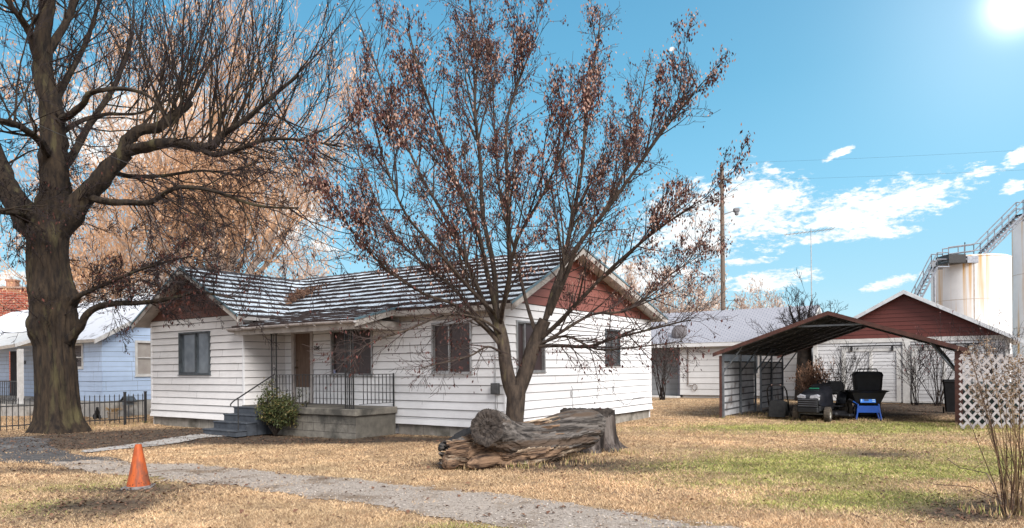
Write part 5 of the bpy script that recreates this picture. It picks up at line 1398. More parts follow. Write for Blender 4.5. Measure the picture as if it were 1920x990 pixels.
# dash, steering wheel, seat, fenders, foot deck
m_ = MB(); m_.loft([[(-.28, -.03, .45), (.28, -.03, .45), (.28, .10, .45), (-.28, .10, .45)], [(-.26, -.03, .93), (.26, -.03, .93), (.22, .10, .98), (-.22, .10, .98)]], 0, None, True, False); m_.build('dash', [blk], tr)
m_ = MB(); Ms = Matrix.Translation((0, .20, .99)) @ Matrix.Rotation(math.radians(-35), 4, 'X')
R_ = .17; m_.loft([[Ms @ Vector(((R_ + .017 * math.cos(b)) * math.cos(a), (R_ + .017 * math.cos(b)) * math.sin(a), .017 * math.sin(b))) for b in np.linspace(0, 2 * math.pi, 7)[:-1]] for a in np.linspace(0, 2 * math.pi, 25)], 0, None, False, True)
for a in (0, 2.1, 4.2): m_.tube([Ms @ Vector((0, 0, -.02)), Ms @ Vector((R_ * math.cos(a), R_ * math.sin(a), 0))], .014, 5)
m_.tube([(0, .08, .95), Ms @ Vector((0, 0, -.02))], .025, 7); m_.build('steering_wheel', [blk], tr)
m_ = MB(); m_.box(-.24, .24, .55, .98, .66, .76, 0, None, .035); P = [[(-.23, .93, .72), (.23, .93, .72), (.23, 1.03, .72), (-.23, 1.03, .72)], [(-.23, .98, .92), (.23, .98, .92), (.23, 1.08, .92), (-.23, 1.08, .92)], [(-.16, 1.01, 1.03), (.16, 1.01, 1.03), (.16, 1.08, 1.03), (-.16, 1.08, 1.03)]]
m_.loft(P, 0, None, True, False); m_.build('seat', [mat('seat_vinyl', (.02, .02, .022), (.035, .035, .036), rough=.5)], tr)
for s_ in (-1, 1):
    m_ = MB(); rings = []
    for a in np.linspace(math.radians(10), math.radians(170), 11):
        y, z = .78 - .34 * math.cos(a), .36 + .36 * math.sin(a); x0_, x1_ = s_ * .22, s_ * .47; rings.append([(min(x0_, x1_), y, z), (max(x0_, x1_), y, z), (max(x0_, x1_), y, z + .03), (min(x0_, x1_), y, z + .03)])
    m_.loft(rings, 0, None, True, True); m_.build('fender', [paint], tr)
    m_ = MB(); m_.box(min(s_ * .2, s_ * .45), max(s_ * .2, s_ * .45), .02, .5, .34, .38, 0, None, .01); m_.build('footrest', [blk], tr)
m_ = MB(); m_.box(-.55, .55, -.42, .42, .11, .24, 0, None, .05); m_.box(-.22, .22, -.2, .2, .24, .30, 0, None, .02); m_.box(.50, .80, -.22, .12, .10, .18, 0, None, .03); m_.build('mower_deck', [blk], tr)
for s_ in (-1, 1): wheel(tr, s_ * .40, -.66, .19, .15, True, 16, .15); wheel(tr, s_ * .36, .78, .26, .22, True, 20)
m_ = MB(); m_.tube([(-.42, -.66, .19), (.42, -.66, .19)], .025, 6); m_.tube([(-.4, .78, .26), (.4, .78, .26)], .03, 6); m_.build('axle', [steel], tr)
m_ = MB(); m_.tube([(.30, .3, .45), (.34, .34, .75)], .010, 5); m_.tube([(.34, .34, .75), (.345, .345, .80)], .02, 6); m_.build('lever', [blk], tr)
# walk-behind mower with bag
wx, wy = ground_pt(1462, 786)
wm = empty('push_mower', (wx, wy + .1, 0), math.radians(-28), 'small black walk-behind mower with a rear bag and looped handle near the side panel', 'lawn mower')
m_ = MB(); m_.tube([(-.27, .28, .22), (-.28, .0, .50), (-.27, -.34, .86), (-.22, -.44, .98), (-.10, -.49, 1.03), (.10, -.49, 1.03), (.22, -.44, .98), (.27, -.34, .86), (.28, .0, .50), (.27, .28, .22)], .021, 7)
h_ = m_.build('handle', [blk], wm); m_ = MB(); m_.tube([(-.13, -.485, 1.03), (.13, -.485, 1.03)], .021, 8); m_.build('grip', [mat('worn_grip', (.40, .25, .2), (.25, .15, .12), rough=.7)], h_)
m_ = MB(); m_.loft([[(-.22, -.34, .08), (.22, -.34, .08), (.25, .12, .12), (-.25, .12, .12)], [(-.23, -.34, .3), (.23, -.34, .3), (.26, .16, .3), (-.26, .16, .3)], [(-.21, -.26, .55), (.21, -.26, .55), (.24, .12, .52), (-.24, .12, .52)], [(-.17, -.2, .57), (.17, -.2, .57), (.17, .08, .53), (-.17, .08, .53)]], 0, None, True, True); m_.build('grass_bag', [fab], wm)
m_ = MB(); m_.lathe([(.27, .08), (.28, .12), (.27, .2), (.18, .24), (.14, .25)], 20, 0, Matrix.Translation((0, .45, 0))); m_.box(-.24, .24, .15, .5, .08, .2, 0, None, .03); m_.build('mower_deck', [blk], wm)
m_ = MB(); m_.lathe([(.12, .24), (.13, .32), (.11, .38), (.05, .40)], 18, 0, Matrix.Translation((0, .45, 0))); m_.build('engine', [blk], wm)
for (x, y) in ((-.30, .68), (.30, .68), (-.30, .16), (.30, .16)): wheel(wm, x, y, .10, .05, True, 12)
# garden cart with label
gx_, gy_ = ground_pt(1635, 788)
gc = empty('garden_cart', (gx_, gy_ + .35, 0), math.radians(-16), 'black garden cart on blue legs with a blue label on its tray', 'garden cart')
m_ = MB(); tub = []
for (z, w, l) in ((.44, .28, .30), (.46, .31, .34), (.80, .44, .47), (.84, .52, .52), (.85, .53, .53), (.83, .44, .46)):
    tub.append([(-w, -l, z), (w, -l, z), (w, l, z), (-w, l, z)])
m_.loft(tub[:5], 0, None, False, False); m_.loft([tub[4], [(x * .84, y * .88, .83) for x, y, z in tub[4]], [(x * .96, y * .96, .47) for x, y, z in tub[1]]], 0, None, True, False); m_.build('tray', [blk], gc)
lab_m = mat('label_blue', (.02, .16, .62), (.03, .22, .75), rough=.4, scale=5)
m_ = MB(); Mt = Matrix.Translation((0, -.378, .585)) @ Matrix.Rotation(math.radians(-20.5), 4, 'X'); m_.box(-.22, .18, -.026, -.006, -.085, .10, 0, Mt); lb = m_.build('label', [lab_m], gc)
m_ = MB(); rl = random.Random(4)
for k in range(4): m_.box(.02 + k * .04, .045 + k * .04, -.030, -.0265, .05, .08, 0, Mt)
m_.box(.09, .165, -.030, -.0265, -.01, .015, 0, Mt); m_.box(.09, .165, -.030, -.0265, -.06, -.035, 0, Mt); m_.box(-.20, -.17, -.030, -.0265, -.05, .07, 0, Mt)
m_.build('label_print', [mat('label_white', (.45, .62, .85), (.3, .5, .8), rough=.4)], lb)
m_ = MB(); m_.box(-.12, .0, -.030, -.0265, -.04, .05, 0, Mt); m_.build('label_picture', [mat('label_dark', (.03, .06, .16), (.05, .1, .2))], lb)
blu = mat('blue_enamel', (.015, .09, .42), (.012, .07, .34), rough=.4, scale=9, spec=.5)
m_ = MB(); m_.box(-.28, .28, -.40, -.37, .22, .42, 0, None, .006); m_.build('brace_plate', [blu], gc)
for s_ in (-1, 1):
    m_ = MB(); m_.tube([(s_ * .27, -.36, .46), (s_ * .29, -.39, .25), (s_ * .33, -.42, .02), (s_ * .33, -.36, .012), (s_ * .30, -.28, .02), (s_ * .25, -.1, .30)], .024, 6); m_.build('leg', [blu], gc)
    m_ = MB(); m_.tube([(s_ * .27, -.36, .46), (s_ * .27, .1, .42), (s_ * .27, .48, .24)], .02, 6); m_.build('rail', [blu], gc)
m_ = MB(); m_.tube([(-.27, -.3, .45), (-.38, -.50, .52), (-.50, -.66, .58)], .02, 6); hd = m_.build('handle', [blu], gc); m_ = MB(); m_.tube([(-.47, -.62, .565), (-.57, -.74, .62)], .028, 8); m_.build('grip', [blk], hd)
wheel(gc, .38, .34, .27, .10, False, 20); wheel(gc, -.38, .34, .27, .10, False, 20)
# wheeled bin standing behind the cart
bn = empty('wheeled_bin', (gx_ + .36, gy_ + .95, 0), math.radians(-20), 'tall black plastic bin with a bar handle standing behind the garden cart', 'bin')
m_ = MB(); rings = []
for z, w in ((.05, .28), (.10, .31), (1.20, .385), (1.30, .40), (1.38, .36), (1.40, .30)):
    b = .07; rings.append([(-w + b, -w * .8, z), (w - b, -w * .8, z), (w, -w * .8 + b, z), (w, w * .8 - b, z), (w - b, w * .8, z), (-w + b, w * .8, z), (-w, w * .8 - b, z), (-w, -w * .8 + b, z)])
m_.loft(rings, 0, None, True, False); m_.build('bin_body', [blk], bn)
m_ = MB(); m_.tube([(-.29, 0, 1.36), (-.25, 0, 1.475), (.25, 0, 1.475), (.29, 0, 1.36)], .020, 6); m_.build('handle', [blk], bn)
wheel(bn, .38, .25, .12, .05, False, 10); wheel(bn, -.38, .25, .12, .05, False, 10)
bn2p = unpx(1787, 770, 22.6)
bn2 = empty('wheeled_bin', (bn2p.x, 22.6, 0), RZ, 'dark wheeled bin in shadow beside the right carport post', 'bin')
m_ = MB(); rings = []
for z, w in ((.05, .21), (1.0, .27), (1.02, .29), (1.10, .28)):
    b = .05; rings.append([(-w + b, -w, z), (w - b, -w, z), (w, -w + b, z), (w, w - b, z), (w - b, w, z), (-w + b, w, z), (-w, w - b, z), (-w, -w + b, z)])
m_.loft(rings[:3], 0, None, True, False); m_.build('bin_body', [blk], bn2); m_ = MB(); m_.loft(rings[2:], 0, None, True, False); m_.tube([(-.2, .30, 1.04), (.2, .30, 1.04)], .02, 6); m_.build('lid', [blk], bn2)
wheel(bn2, .27, .2, .1, .05, False, 8); wheel(bn2, -.27, .2, .1, .05, False, 8)

# ---------------------------------------------------------------- yard of the blue house: cat, little house, planter
def skin_body(name, verts, edges, radii, material, parent=None, sub=2, root=0, loc=None, rot=0):
    me = bpy.data.meshes.new(name); me.from_pydata(verts, edges, [])
    o = bpy.data.objects.new(name, me); COL.objects.link(o)
    md = o.modifiers.new('skin', 'SKIN'); md.use_smooth_shade = True
    for i, r in enumerate(radii):
        sv = me.skin_vertices[0].data[i]; sv.radius = (r, r) if isinstance(r, (int, float)) else r; sv.use_root = (i == root)
    s2 = o.modifiers.new('sub', 'SUBSURF'); s2.levels = sub; s2.render_levels = sub
    dg = bpy.context.evaluated_depsgraph_get(); dg.update(); me2 = bpy.data.meshes.new_from_object(o.evaluated_get(dg)); me2.name = name
    bpy.data.objects.remove(o); me2.materials.clear(); me2.materials.append(material)
    o = bpy.data.objects.new(name, me2); COL.objects.link(o)
    if parent: o.parent = parent
    if loc: o.location = loc; o.rotation_euler = (0, 0, rot)
    return o
catp = ground_pt(182, 787)
catm = mat('cat_fur', (.015, .014, .014), (.028, .026, .025), rough=.8, scale=20)
V_ = [(0, .10, .11), (0, .03, .16), (0, -.04, .235), (0, -.07, .30), (0, -.085, .355), (0, -.145, .345),      # haunch, back, chest, neck, head, muzzle
      (.045, -.05, .17), (.045, -.08, .08), (.045, -.10, .015), (.045, -.135, .012), (-.045, -.05, .17), (-.045, -.08, .08), (-.045, -.10, .015), (-.045, -.135, .012),
      (.085, .06, .09), (.09, -.03, .05), (.085, .06, .015), (.085, -.05, .014), (-.085, .06, .09), (-.09, -.03, .05), (-.085, .06, .015), (-.085, -.05, .014),
      (0, .19, .04), (.10, .22, .02), (.18, .14, .018), (.033, -.075, .405), (-.033, -.075, .405)]
E_ = [(0, 1), (1, 2), (2, 3), (3, 4), (4, 5), (2, 6), (6, 7), (7, 8), (8, 9), (2, 10), (10, 11), (11, 12), (12, 13), (0, 14), (14, 15), (15, 16), (16, 17), (0, 18), (18, 19), (19, 20), (20, 21), (0, 22), (22, 23), (23, 24), (4, 25), (4, 26)]
R__ = [.085, .082, .07, .048, .052, .026, .026, .020, .017, .014, .026, .020, .017, .014, .045, .03, .02, .016, .045, .03, .02, .016, .024, .019, .012, .010, .010]
cat = skin_body('cat', V_, E_, R__, catm, loc=(catp[0], catp[1], .02), rot=math.radians(40)); tag(cat, 'small black cat sitting in the grass behind the picket fence', 'cat')
lh = empty('bird_house', tuple(unpx(241, 752, 24.3)), RZ, 'little grey peaked bird house against the blue wall behind the fence', 'bird house')
m_ = MB(); m_.prism([(-.14, -.14), (.14, -.14), (.14, .02), (0, .10), (-.14, .02)], -.14, .12); m_.build('box', [mat('old_grey', (.22, .25, .27), (.14, .15, .16))], lh)
m_ = MB(); rake(m_, (-.24, -.2, .0), (0, -.2, .17), .03, .38, 0, (0, 1, 0)); rake(m_, (.24, -.2, .0), (0, -.2, .17), .03, .38, 0, (0, 1, 0)); m_.tube([(0, 0, -.14), (0, 0, -.95)], .02, 5); m_.build('roof', [mat('old_slate', (.10, .12, .14), (.06, .07, .08))], lh)
pl = empty('planter', (*ground_pt(212, 788), 0), RZ, 'low weathered planter of dead tan stalks behind the fence', 'planter')
m_ = MB(); m_.lathe([(.10, 0), (.13, .02), (.16, .24), (.18, .25), (.18, .28), (.15, .28), (.14, .22)], 16); m_.build('pot', [mat('clay', (.34, .27, .20), (.25, .2, .15))], pl)
m_ = MB(); rp = random.Random(6)
for k in range(60):
    a = rp.uniform(0, 6.28); m_.tube([(0.08 * math.cos(a), .08 * math.sin(a), .22), (.16 * math.cos(a), .16 * math.sin(a), .38), (rp.uniform(.15, .3) * math.cos(a), rp.uniform(.15, .3) * math.sin(a), rp.uniform(.3, .45))], .006, 3)
m_.build('dead_stalks', [mat('straw', (.45, .30, .14), (.3, .18, .08))], pl)
# ---------------------------------------------------------------- trees
def quads_mesh(name, C, D1, D2, cols, material, parent=None, lift=None):
    """n separate leaf-sized quads: centres C, half axes D1, D2, colour per leaf"""
    n = len(C); v = np.stack([C - D1, C - D2, C + D1, C + D2], 1).astype(np.float32)
    me = bpy.data.meshes.new(name); me.vertices.add(n * 4); me.vertices.foreach_set('co', v.ravel())
    me.loops.add(n * 4); me.loops.foreach_set('vertex_index', np.arange(n * 4, dtype=np.int32))
    me.polygons.add(n); me.polygons.foreach_set('loop_start', np.arange(0, n * 4, 4, dtype=np.int32)); me.polygons.foreach_set('loop_total', np.full(n, 4, dtype=np.int32))
    at = me.color_attributes.new('tone', 'FLOAT_COLOR', 'POINT'); cc = np.ones((n, 4, 4), dtype=np.float32); cc[:, :, :3] = cols[:, None, :]
    at.data.foreach_set('color', cc.ravel()); me.update(calc_edges=True); me.materials.append(material)
    o = bpy.data.objects.new(name, me); COL.objects.link(o)
    if parent: o.parent = parent
    return o

class Tree:
    def __init__(s, seed): s.mb = MB(); s.tw = MB(); s.R = random.Random(seed); s.tips = []; s.seg = 0
    def limb(s, pts, r0, r1, n=8, sub=4, wob=.5, mb=None, rough=.10):
        """explicit limb along control points, smoothed; returns sampled points with radii"""
        P = [Vector(p) for p in pts]; out = []; R = []
        K = sub
        for i in range(len(P) - 1):
            a, b, c, d = P[max(i-1, 0)], P[i], P[i+1], P[min(i+2, len(P)-1)]
            for k in range(K):
                t = k / K; out.append(.5 * ((2*b) + (c-a)*t + (2*a-5*b+4*c-d)*t*t + (3*b-a-3*c+d)*t**3))
        out.append(P[-1]); N = len(out)
        for k in range(N): R.append(r0 + (r1 - r0) * (k / (N - 1)))
        ph = s.R.uniform(0, 6.28)
        (mb or s.mb).tube(out, R, n, 0, True, True, jit=(lambda k, t, p: 1 + rough * math.sin(3 * t + ph + k * .9) + rough * .7 * math.sin(5 * t + k * 1.7 + ph)))
        return out, R
    def grow(s, p, d, L, r, depth, up=.25, curl=.25, spread=.7, nkids=3, ratio=.62, twig_n=3, gnarl=.18, minr=.004, kid_lo=.25, droop=0.0, lim=None):
        R = s.R; n = max(3, int(L / .22) if depth > 0 else 3); n = min(n, 9)
        pts = [Vector(p)]; d = Vector(d).normalized(); rad = [r]
        for k in range(n):
            d = (d + Vector((R.gauss(0, 1), R.gauss(0, 1), R.gauss(0, 1))) * gnarl + Vector((0, 0, up * (1 if k > 0 else .3) - droop))).normalized()
            pts.append(pts[-1] + d * (L / n)); rad.append(max(minr, r * (1 - .72 * (k + 1) / n)))
        (s.mb if r > .02 else s.tw).tube(pts, rad, 6 if r > .03 else (4 if r > .012 else 3), 0, False, r > .02)
        if depth <= 0:
            s.tips.append((pts, d)); return
        kk = nkids + R.choice((-1, 0, 0, 1))
        for q in range(max(1, kk)):
            u = kid_lo + (1 - kid_lo) * (q + R.random()) / max(1, kk); u = min(u, .98); i = min(n - 1, int(u * n)); f = u * n - i
            pp = pts[i].lerp(pts[i + 1], f); dd = (pts[i + 1] - pts[i]).normalized()
            ax = dd.orthogonal().normalized(); ax.rotate(Quaternion(dd, R.uniform(0, 6.28))); nd = (dd * 1.0 + ax * R.uniform(.5, 1.3) * spread).normalized()
            rr = max(minr, (r + (rad[i + 1] - r)) * R.uniform(.5, .72)); s.grow(pp, nd, L * ratio * R.uniform(.7, 1.2) * (1.1 - .35 * u), rr, depth - 1, up, curl, spread, nkids, ratio, twig_n, gnarl, minr, kid_lo, droop)
        if depth >= 1: s.tips.append((pts[-2:], d))

def along(P, R, u):
    i = min(len(P) - 2, int(u * (len(P) - 1))); f = u * (len(P) - 1) - i
    return P[i].lerp(P[i + 1], f), (P[i + 1] - P[i]).normalized(), R[i] * (1 - f) + R[i + 1] * f

bark = mat('elm_bark', (.044, .030, .019), (.011, .008, .007), rough=.95, scale=5, stretch=(2.2, 2.2, .45), c3=(.085, .072, .035), s3=1.4, t3=(.55, .72), bump=1.0, bscale=14, detail=10)
bark2 = mat('limb_bark', (.040, .029, .022), (.016, .012, .010), rough=.95, scale=8, bump=.6, bscale=20)
twig_m = mat('twig_bark', (.026, .017, .016), (.013, .009, .009), rough=.9, scale=8)

# ---- the big bare elm at the left
EY = 18.9
E0 = Vector((*ground_pt(112, 806), 0)); E0.y = EY; E0.x = unpx(112, 806, EY).x
elm = empty('bare_tree', E0, 0, 'huge old bare tree with a burled furrowed trunk beside the picket fence', 'tree')
def EP(px, py, dy=0): return unpx(px, py, EY + dy) - E0
T = Tree(5)
# trunk with root flare and burls
trunk = MB(); prof = [(112, 812, .74, 1.0), (112, 800, .64, .9), (110, 785, .575, .5), (108, 760, .545, .2), (106, 720, .53, 0), (104, 680, .52, 0), (101, 650, .50, 0), (98, 628, .60, 0), (97, 610, .635, .0), (99, 595, .60, 0), (99, 578, .60, 0), (101, 560, .645, 0), (98, 545, .63, 0), (94, 525, .58, 0), (91, 500, .55, 0), (89, 470, .54, 0), (90, 445, .55, 0), (92, 420, .42, 0)]
rt = random.Random(8); rings = []; n = 72
PP = []
for i in range(len(prof) - 1):
    for k in range(4):
        t = k / 4; PP.append(tuple(prof[i][j] * (1 - t) + prof[i + 1][j] * t for j in range(4)))
PP.append(prof[-1])
for (px, py, r, fl) in PP:
    c = EP(px, py); ring = []
    for k in range(n):
        a = 2 * math.pi * k / n; z = c.z
        burl = .15 * math.exp(-((z - 2.85) / .35) ** 2) * math.sin(3 * a + 1) + .13 * math.exp(-((z - 3.6) / .3) ** 2) * math.sin(4 * a + 2)
        furrow = .030 * math.sin(19 * a + 2.2 * math.sin(z * 1.3) + .5) + .016 * math.sin(31 * a + z * 1.1) + .012 * math.sin(43 * a - z * 1.9)
        f = 1 + furrow + .05 * math.sin(2 * a + z * .5) + fl * .22 * (.5 + .5 * math.sin(5 * a + .8)) + burl + rt.uniform(-.008, .008)
        if 2.5 < z < 4.0: f += rt.uniform(-.02, .02) + .03 * math.sin(9 * a + z * 7)
        ring.append((c.x + r * .9 * f * math.cos(a), c.y + r * .9 * f * math.sin(a), z))
    rings.append(ring)
trunk.loft(rings, 0, None, True, True); tk = trunk.build('trunk', [bark], elm)
limbs = {}
def E(name, pts, r0, r1, n=10, rough=.12): limbs[name] = T.limb([EP(*p) for p in pts], r0, r1, n, 5, rough=rough)
E('left', [(92, 455), (60, 420, .2), (30, 380, .5), (5, 330, .8), (-20, 260, 1.2), (-60, 170, 1.6), (-90, 60, 2.2)], .42, .12)
E('mid', [(92, 450), (100, 390), (102, 330), (100, 270), (98, 215), (86, 160), (78, 100), (84, 40), (92, -30), (88, -130)], .42, .12, 12)
E('right', [(98, 450), (130, 408), (165, 362), (205, 318), (235, 285)], .32, .20, 12)
E('ra', [(232, 287), (240, 262, .1), (262, 245, .2), (300, 237, .3), (325, 218, .4), (345, 203, .4), (356, 190, .5)], .17, .10)
E('rb', [(235, 285), (270, 276, -.2), (320, 268, -.5), (372, 276, -.8), (400, 272, -.9), (420, 250, -1.0), (450, 232, -1.2), (500, 190, -1.4), (560, 140, -1.6)], .16, .035)
E('rc', [(372, 276, -.8), (400, 290, -1.0), (440, 282, -1.4), (500, 262, -1.8), (560, 262, -2), (640, 275, -2.2)], .08, .02)
E('arc', [(110, 225), (135, 213, -.3), (158, 192, -.6), (168, 175, -.8), (200, 168, -1), (245, 168, -1.3), (290, 190, -1.5), (330, 260, -1.7)], .10, .025)
E('arc2', [(112, 250), (150, 228, .5), (200, 214, 1.2), (260, 212, 2.0), (330, 180, 2.6)], .08, .02)
E('low', [(165, 370), (200, 378, -.4), (250, 380, -.9), (285, 378, -1.2), (330, 352, -1.6), (400, 358, -2), (480, 385, -2.4), (560, 390, -2.6)], .10, .02)
E('up1', [(80, 135), (64, 90, -.3), (50, 50, -.6), (20, 10, -1), (-20, -60, -1.4)], .12, .05)
E('up2', [(86, 100), (120, 50, .5), (140, 0, 1), (170, -60, 1.5)], .12, .05)
E('up3', [(98, 200), (130, 140, 1.0), (165, 70, 1.8), (190, -10, 2.5)], .10, .04)
E('bk1', [(98, 330), (130, 300, 1.2), (170, 230, 2.5), (220, 150, 3.6), (250, 60, 4.5)], .14, .04)
E('fr1', [(96, 300), (70, 260, -1.0), (20, 230, -2.0), (-50, 220, -3.0)], .12, .04)
E('sp1', [(125, 640, -.1), (145, 620, -.2), (168, 585, -.4), (205, 570, -.6), (260, 568, -.9), (330, 558, -1.3), (370, 548, -1.5), (440, 560, -1.8)], .12, .018)
E('sp2', [(118, 590), (140, 560, -.2), (170, 545, -.3), (215, 525, -.6), (280, 500, -1.0), (360, 480, -1.4)], .085, .016)
E('sp3', [(205, 318, .2), (240, 330, .8), (300, 330, 1.5), (380, 320, 2.2), (450, 330, 2.8)], .08, .02)
E('fr2', [(60, 420, .2), (30, 400, -.8), (-20, 395, -1.8), (-90, 380, -2.6)], .12, .04)
RR = T.R
def sprout(nm, n, u0, u1, dirf, L, r, depth, **kw):
    n = int(n * 1.6)
    P, R = limbs[nm]
    for k in range(n):
        u = u0 + (u1 - u0) * (k + RR.random()) / n; p, d, rad = along(P, R, u); T.grow(p, dirf(d), L * RR.uniform(.65, 1.25), min(r * RR.uniform(.7, 1.2), rad * .7), depth, **kw)
rv = lambda s=1: Vector((RR.uniform(-s, s), RR.uniform(-s, s), RR.uniform(-s, s)))
# long upright water shoots on the upper limbs
UPK = dict(up=.10, spread=.55, nkids=5, ratio=.42, gnarl=.06, minr=.006, kid_lo=.2)
sprout('ra', 14, .25, 1, lambda d: Vector((RR.uniform(-.45, .75), RR.uniform(-.5, .5), 1)), 3.9, .032, 2, **UPK)
sprout('rb', 20, .15, .95, lambda d: Vector((RR.uniform(-.1, 1.0), RR.uniform(-.5, .5), 1)), 3.1, .028, 2, **UPK)
sprout('rc', 12, .2, 1, lambda d: Vector((RR.uniform(.3, 1.3), RR.uniform(-.5, .5), .6)), 2.3, .022, 2, **UPK)
sprout('arc', 8, .4, 1, lambda d: Vector((RR.uniform(-.3, .7), RR.uniform(-.5, .5), .7)), 1.8, .020, 2, **UPK)
sprout('arc2', 8, .3, 1, lambda d: Vector((RR.uniform(-.2, .9), RR.uniform(-.5, .5), .8)), 2.2, .022, 2, **UPK)
for nm in ('mid', 'up1', 'up2', 'up3', 'bk1', 'left', 'fr1'):
    sprout(nm, 13, .3, 1, lambda d: (d * .7 + rv(1.0) + Vector((0, 0, .35))), 2.4, .028, 3, up=.07, spread=.7, nkids=3, ratio=.55, gnarl=.12, minr=.006)
# dense hanging twiggery on the lower limbs
DRK = dict(up=-.02, spread=.75, nkids=4, ratio=.52, gnarl=.16, minr=.0055, droop=.0)
sprout('low', 17, .15, 1, lambda d: Vector((RR.uniform(.1, 1.3), RR.uniform(-.8, .8), RR.uniform(-1, .3))), 2.3, .020, 3, **DRK)
sprout('rb', 9, .1, .95, lambda d: Vector((RR.uniform(.1, 1.3), RR.uniform(-.8, .8), RR.uniform(-1, .1))), 2.0, .020, 3, **DRK)
sprout('rc', 10, .1, 1, lambda d: Vector((RR.uniform(.3, 1.3), RR.uniform(-.8, .8), RR.uniform(-.8, .3))), 2.0, .018, 3, **DRK)
sprout('sp3', 13, .2, 1, lambda d: Vector((RR.uniform(.1, 1.2), RR.uniform(-.8, .8), RR.uniform(-.9, .4))), 2.1, .020, 3, **DRK)
sprout('sp1', 20, .35, 1, lambda d: Vector((RR.uniform(.0, 1), RR.uniform(-.8, .8), RR.uniform(-.7, .7))), .9, .014, 3, **DRK)
sprout('sp2', 26, .3, 1, lambda d: Vector((RR.uniform(.0, 1), RR.uniform(-.8, .8), RR.uniform(-.5, 1.0))), 1.0, .014, 3, **DRK)
sprout('fr2', 12, .2, 1, lambda d: rv(1) + Vector((-.2, 0, -.1)), 1.5, .02, 3, **DRK)
sprout('left', 14, .1, .7, lambda d: rv(1) + Vector((-.1, 0, -.1)), 1.3, .018, 3, **DRK)
sprout('mid', 16, .05, .6, lambda d: rv(1) + Vector((.1, 0, .0)), 1.2, .016, 3, **DRK)
sprout('right', 8, .2, 1, lambda d: rv(1) + Vector((.1, 0, .1)), 1.1, .016, 3, **DRK)
# scattered twigs straight off the trunk
for k in range(26):
    a = RR.uniform(0, 6.28); z = RR.uniform(2.3, 5.0); T.grow(Vector((-.2 + .55 * math.cos(a), .55 * math.sin(a), z)), Vector((math.cos(a), math.sin(a), RR.uniform(-.3, .8))), RR.uniform(.5, 1.1), .012, 2, **DRK)
T.mb.build('limbs', [bark], elm); tw_o = T.tw.build('twigs', [twig_m], elm); tw_o['kind'] = 'stuff'
def clusters(tips, frac, size, cols, seed, per=(1, 4), hang=.05, jit=.05, keep=None):
    """hanging dry leaves / seed keys at the tips; returns arrays"""
    r = np.random.default_rng(seed); C = []; D1 = []; D2 = []; K = []
    for pts, d in tips:
        if r.random() > frac: continue
        p = pts[-1] if r.random() < .5 else pts[-1].lerp(pts[0], r.random())
        if keep and not keep(p, r): continue
        for q in range(int(r.integers(per[0], per[1]))):
            c = np.array(p) + r.normal(0, jit, 3) + np.array((0, 0, -hang * r.random())); s = size * r.uniform(.5, 1.3)
            ax = np.array((r.normal(0, .35), r.normal(0, .35), -1.0)); ax /= np.linalg.norm(ax); b = np.cross(ax, r.normal(0, 1, 3)); b /= np.linalg.norm(b) + 1e-9
            C.append(c); D1.append(ax * s); D2.append(b * s * r.uniform(.35, .6)); t = r.random(); K.append(np.array(cols[0]) * (1 - t) + np.array(cols[1]) * t)
    return np.array(C), np.array(D1), np.array(D2), np.array(K)
leaf_m = tone_mat('dry_leaf', .7)
A_ = clusters(T.tips, .10, .045, ((.10, .035, .025), (.05, .02, .018)), 3, (1, 3), keep=lambda p, r: p.z < 5.5 or r.random() < .3)
o = quads_mesh('dry_leaves', *A_, leaf_m, elm); o['kind'] = 'stuff'
print('elm tips', len(T.tips), 'verts', len(T.mb.v) + len(T.tw.v))

# ---- the seed-laden maple in front of the house
MY = 13.8
M0 = Vector((unpx(963, 800, MY).x, MY, 0))
mp_ = empty('seed_tree', M0, 0, 'multi-stemmed bare tree hung with reddish brown seed clusters behind the log', 'tree')
def MP(px, py, dy=0): return unpx(px, py, MY + dy) - M0
T2 = Tree(21)
mtr = MB()
def mtrunk(pts, rad, seed):
    P = [MP(*p) for p in pts]; out = []; R = []
    for i in range(len(P) - 1):
        a, b, c, d = P[max(i-1, 0)], P[i], P[i+1], P[min(i+2, len(P)-1)]
        for k in range(5):
            t = k / 5; out.append(.5 * ((2*b) + (c-a)*t + (2*a-5*b+4*c-d)*t*t + (3*b-a-3*c+d)*t**3)); R.append(rad[i] * (1-t) + rad[i+1] * t)
    out.append(P[-1]); R.append(rad[-1])
    mtr.tube(out, R, 26, 0, True, True, jit=lambda k, t, p: 1 + .045 * math.sin(3 * t + k * .35 + seed) + .025 * math.sin(11 * t + k * .2))
    return out, R
mtrunk([(963, 852), (963, 838), (964, 815), (965, 780), (967, 745), (966, 722)], [.28, .22, .19, .182, .185, .19], 1)
L2 = {}
L2['a'] = mtrunk([(965, 745, .02), (955, 715, 0), (948, 680, 0), (944, 650, 0), (938, 622, 0), (930, 590, .05)], [.16, .145, .13, .125, .125, .10], 2)
L2['b'] = mtrunk([(967, 745, -.02), (980, 712, 0), (990, 680, 0), (998, 655, 0), (1006, 636, 0), (1022, 600, -.05)], [.16, .15, .145, .14, .13, .12], 4)
mbark = mat('maple_bark', (.085, .062, .046), (.030, .022, .018), rough=.9, scale=7, stretch=(2, 2, .6), c3=(.16, .135, .065), s3=2.2, t3=(.60, .75), bump=.7, bscale=26)
mtr.build('trunk', [mbark], mp_)
def Mx(name, pts, r0, r1): L2[name] = T2.limb([MP(*p) for p in pts], r0 * .72, r1, 7, 5, rough=.06)
Mx('1', [(944, 655), (915, 620, -.2), (880, 590, -.5), (845, 568, -.8), (790, 548, -1.2), (720, 500, -1.6), (650, 420, -2.0), (600, 335, -2.2)], .06, .010)
Mx('2', [(938, 622), (905, 560, .3), (870, 480, .7), (830, 400, 1.0), (790, 330, 1.2), (740, 220, 1.5), (700, 110, 1.7), (665, 20, 1.8)], .075, .010)
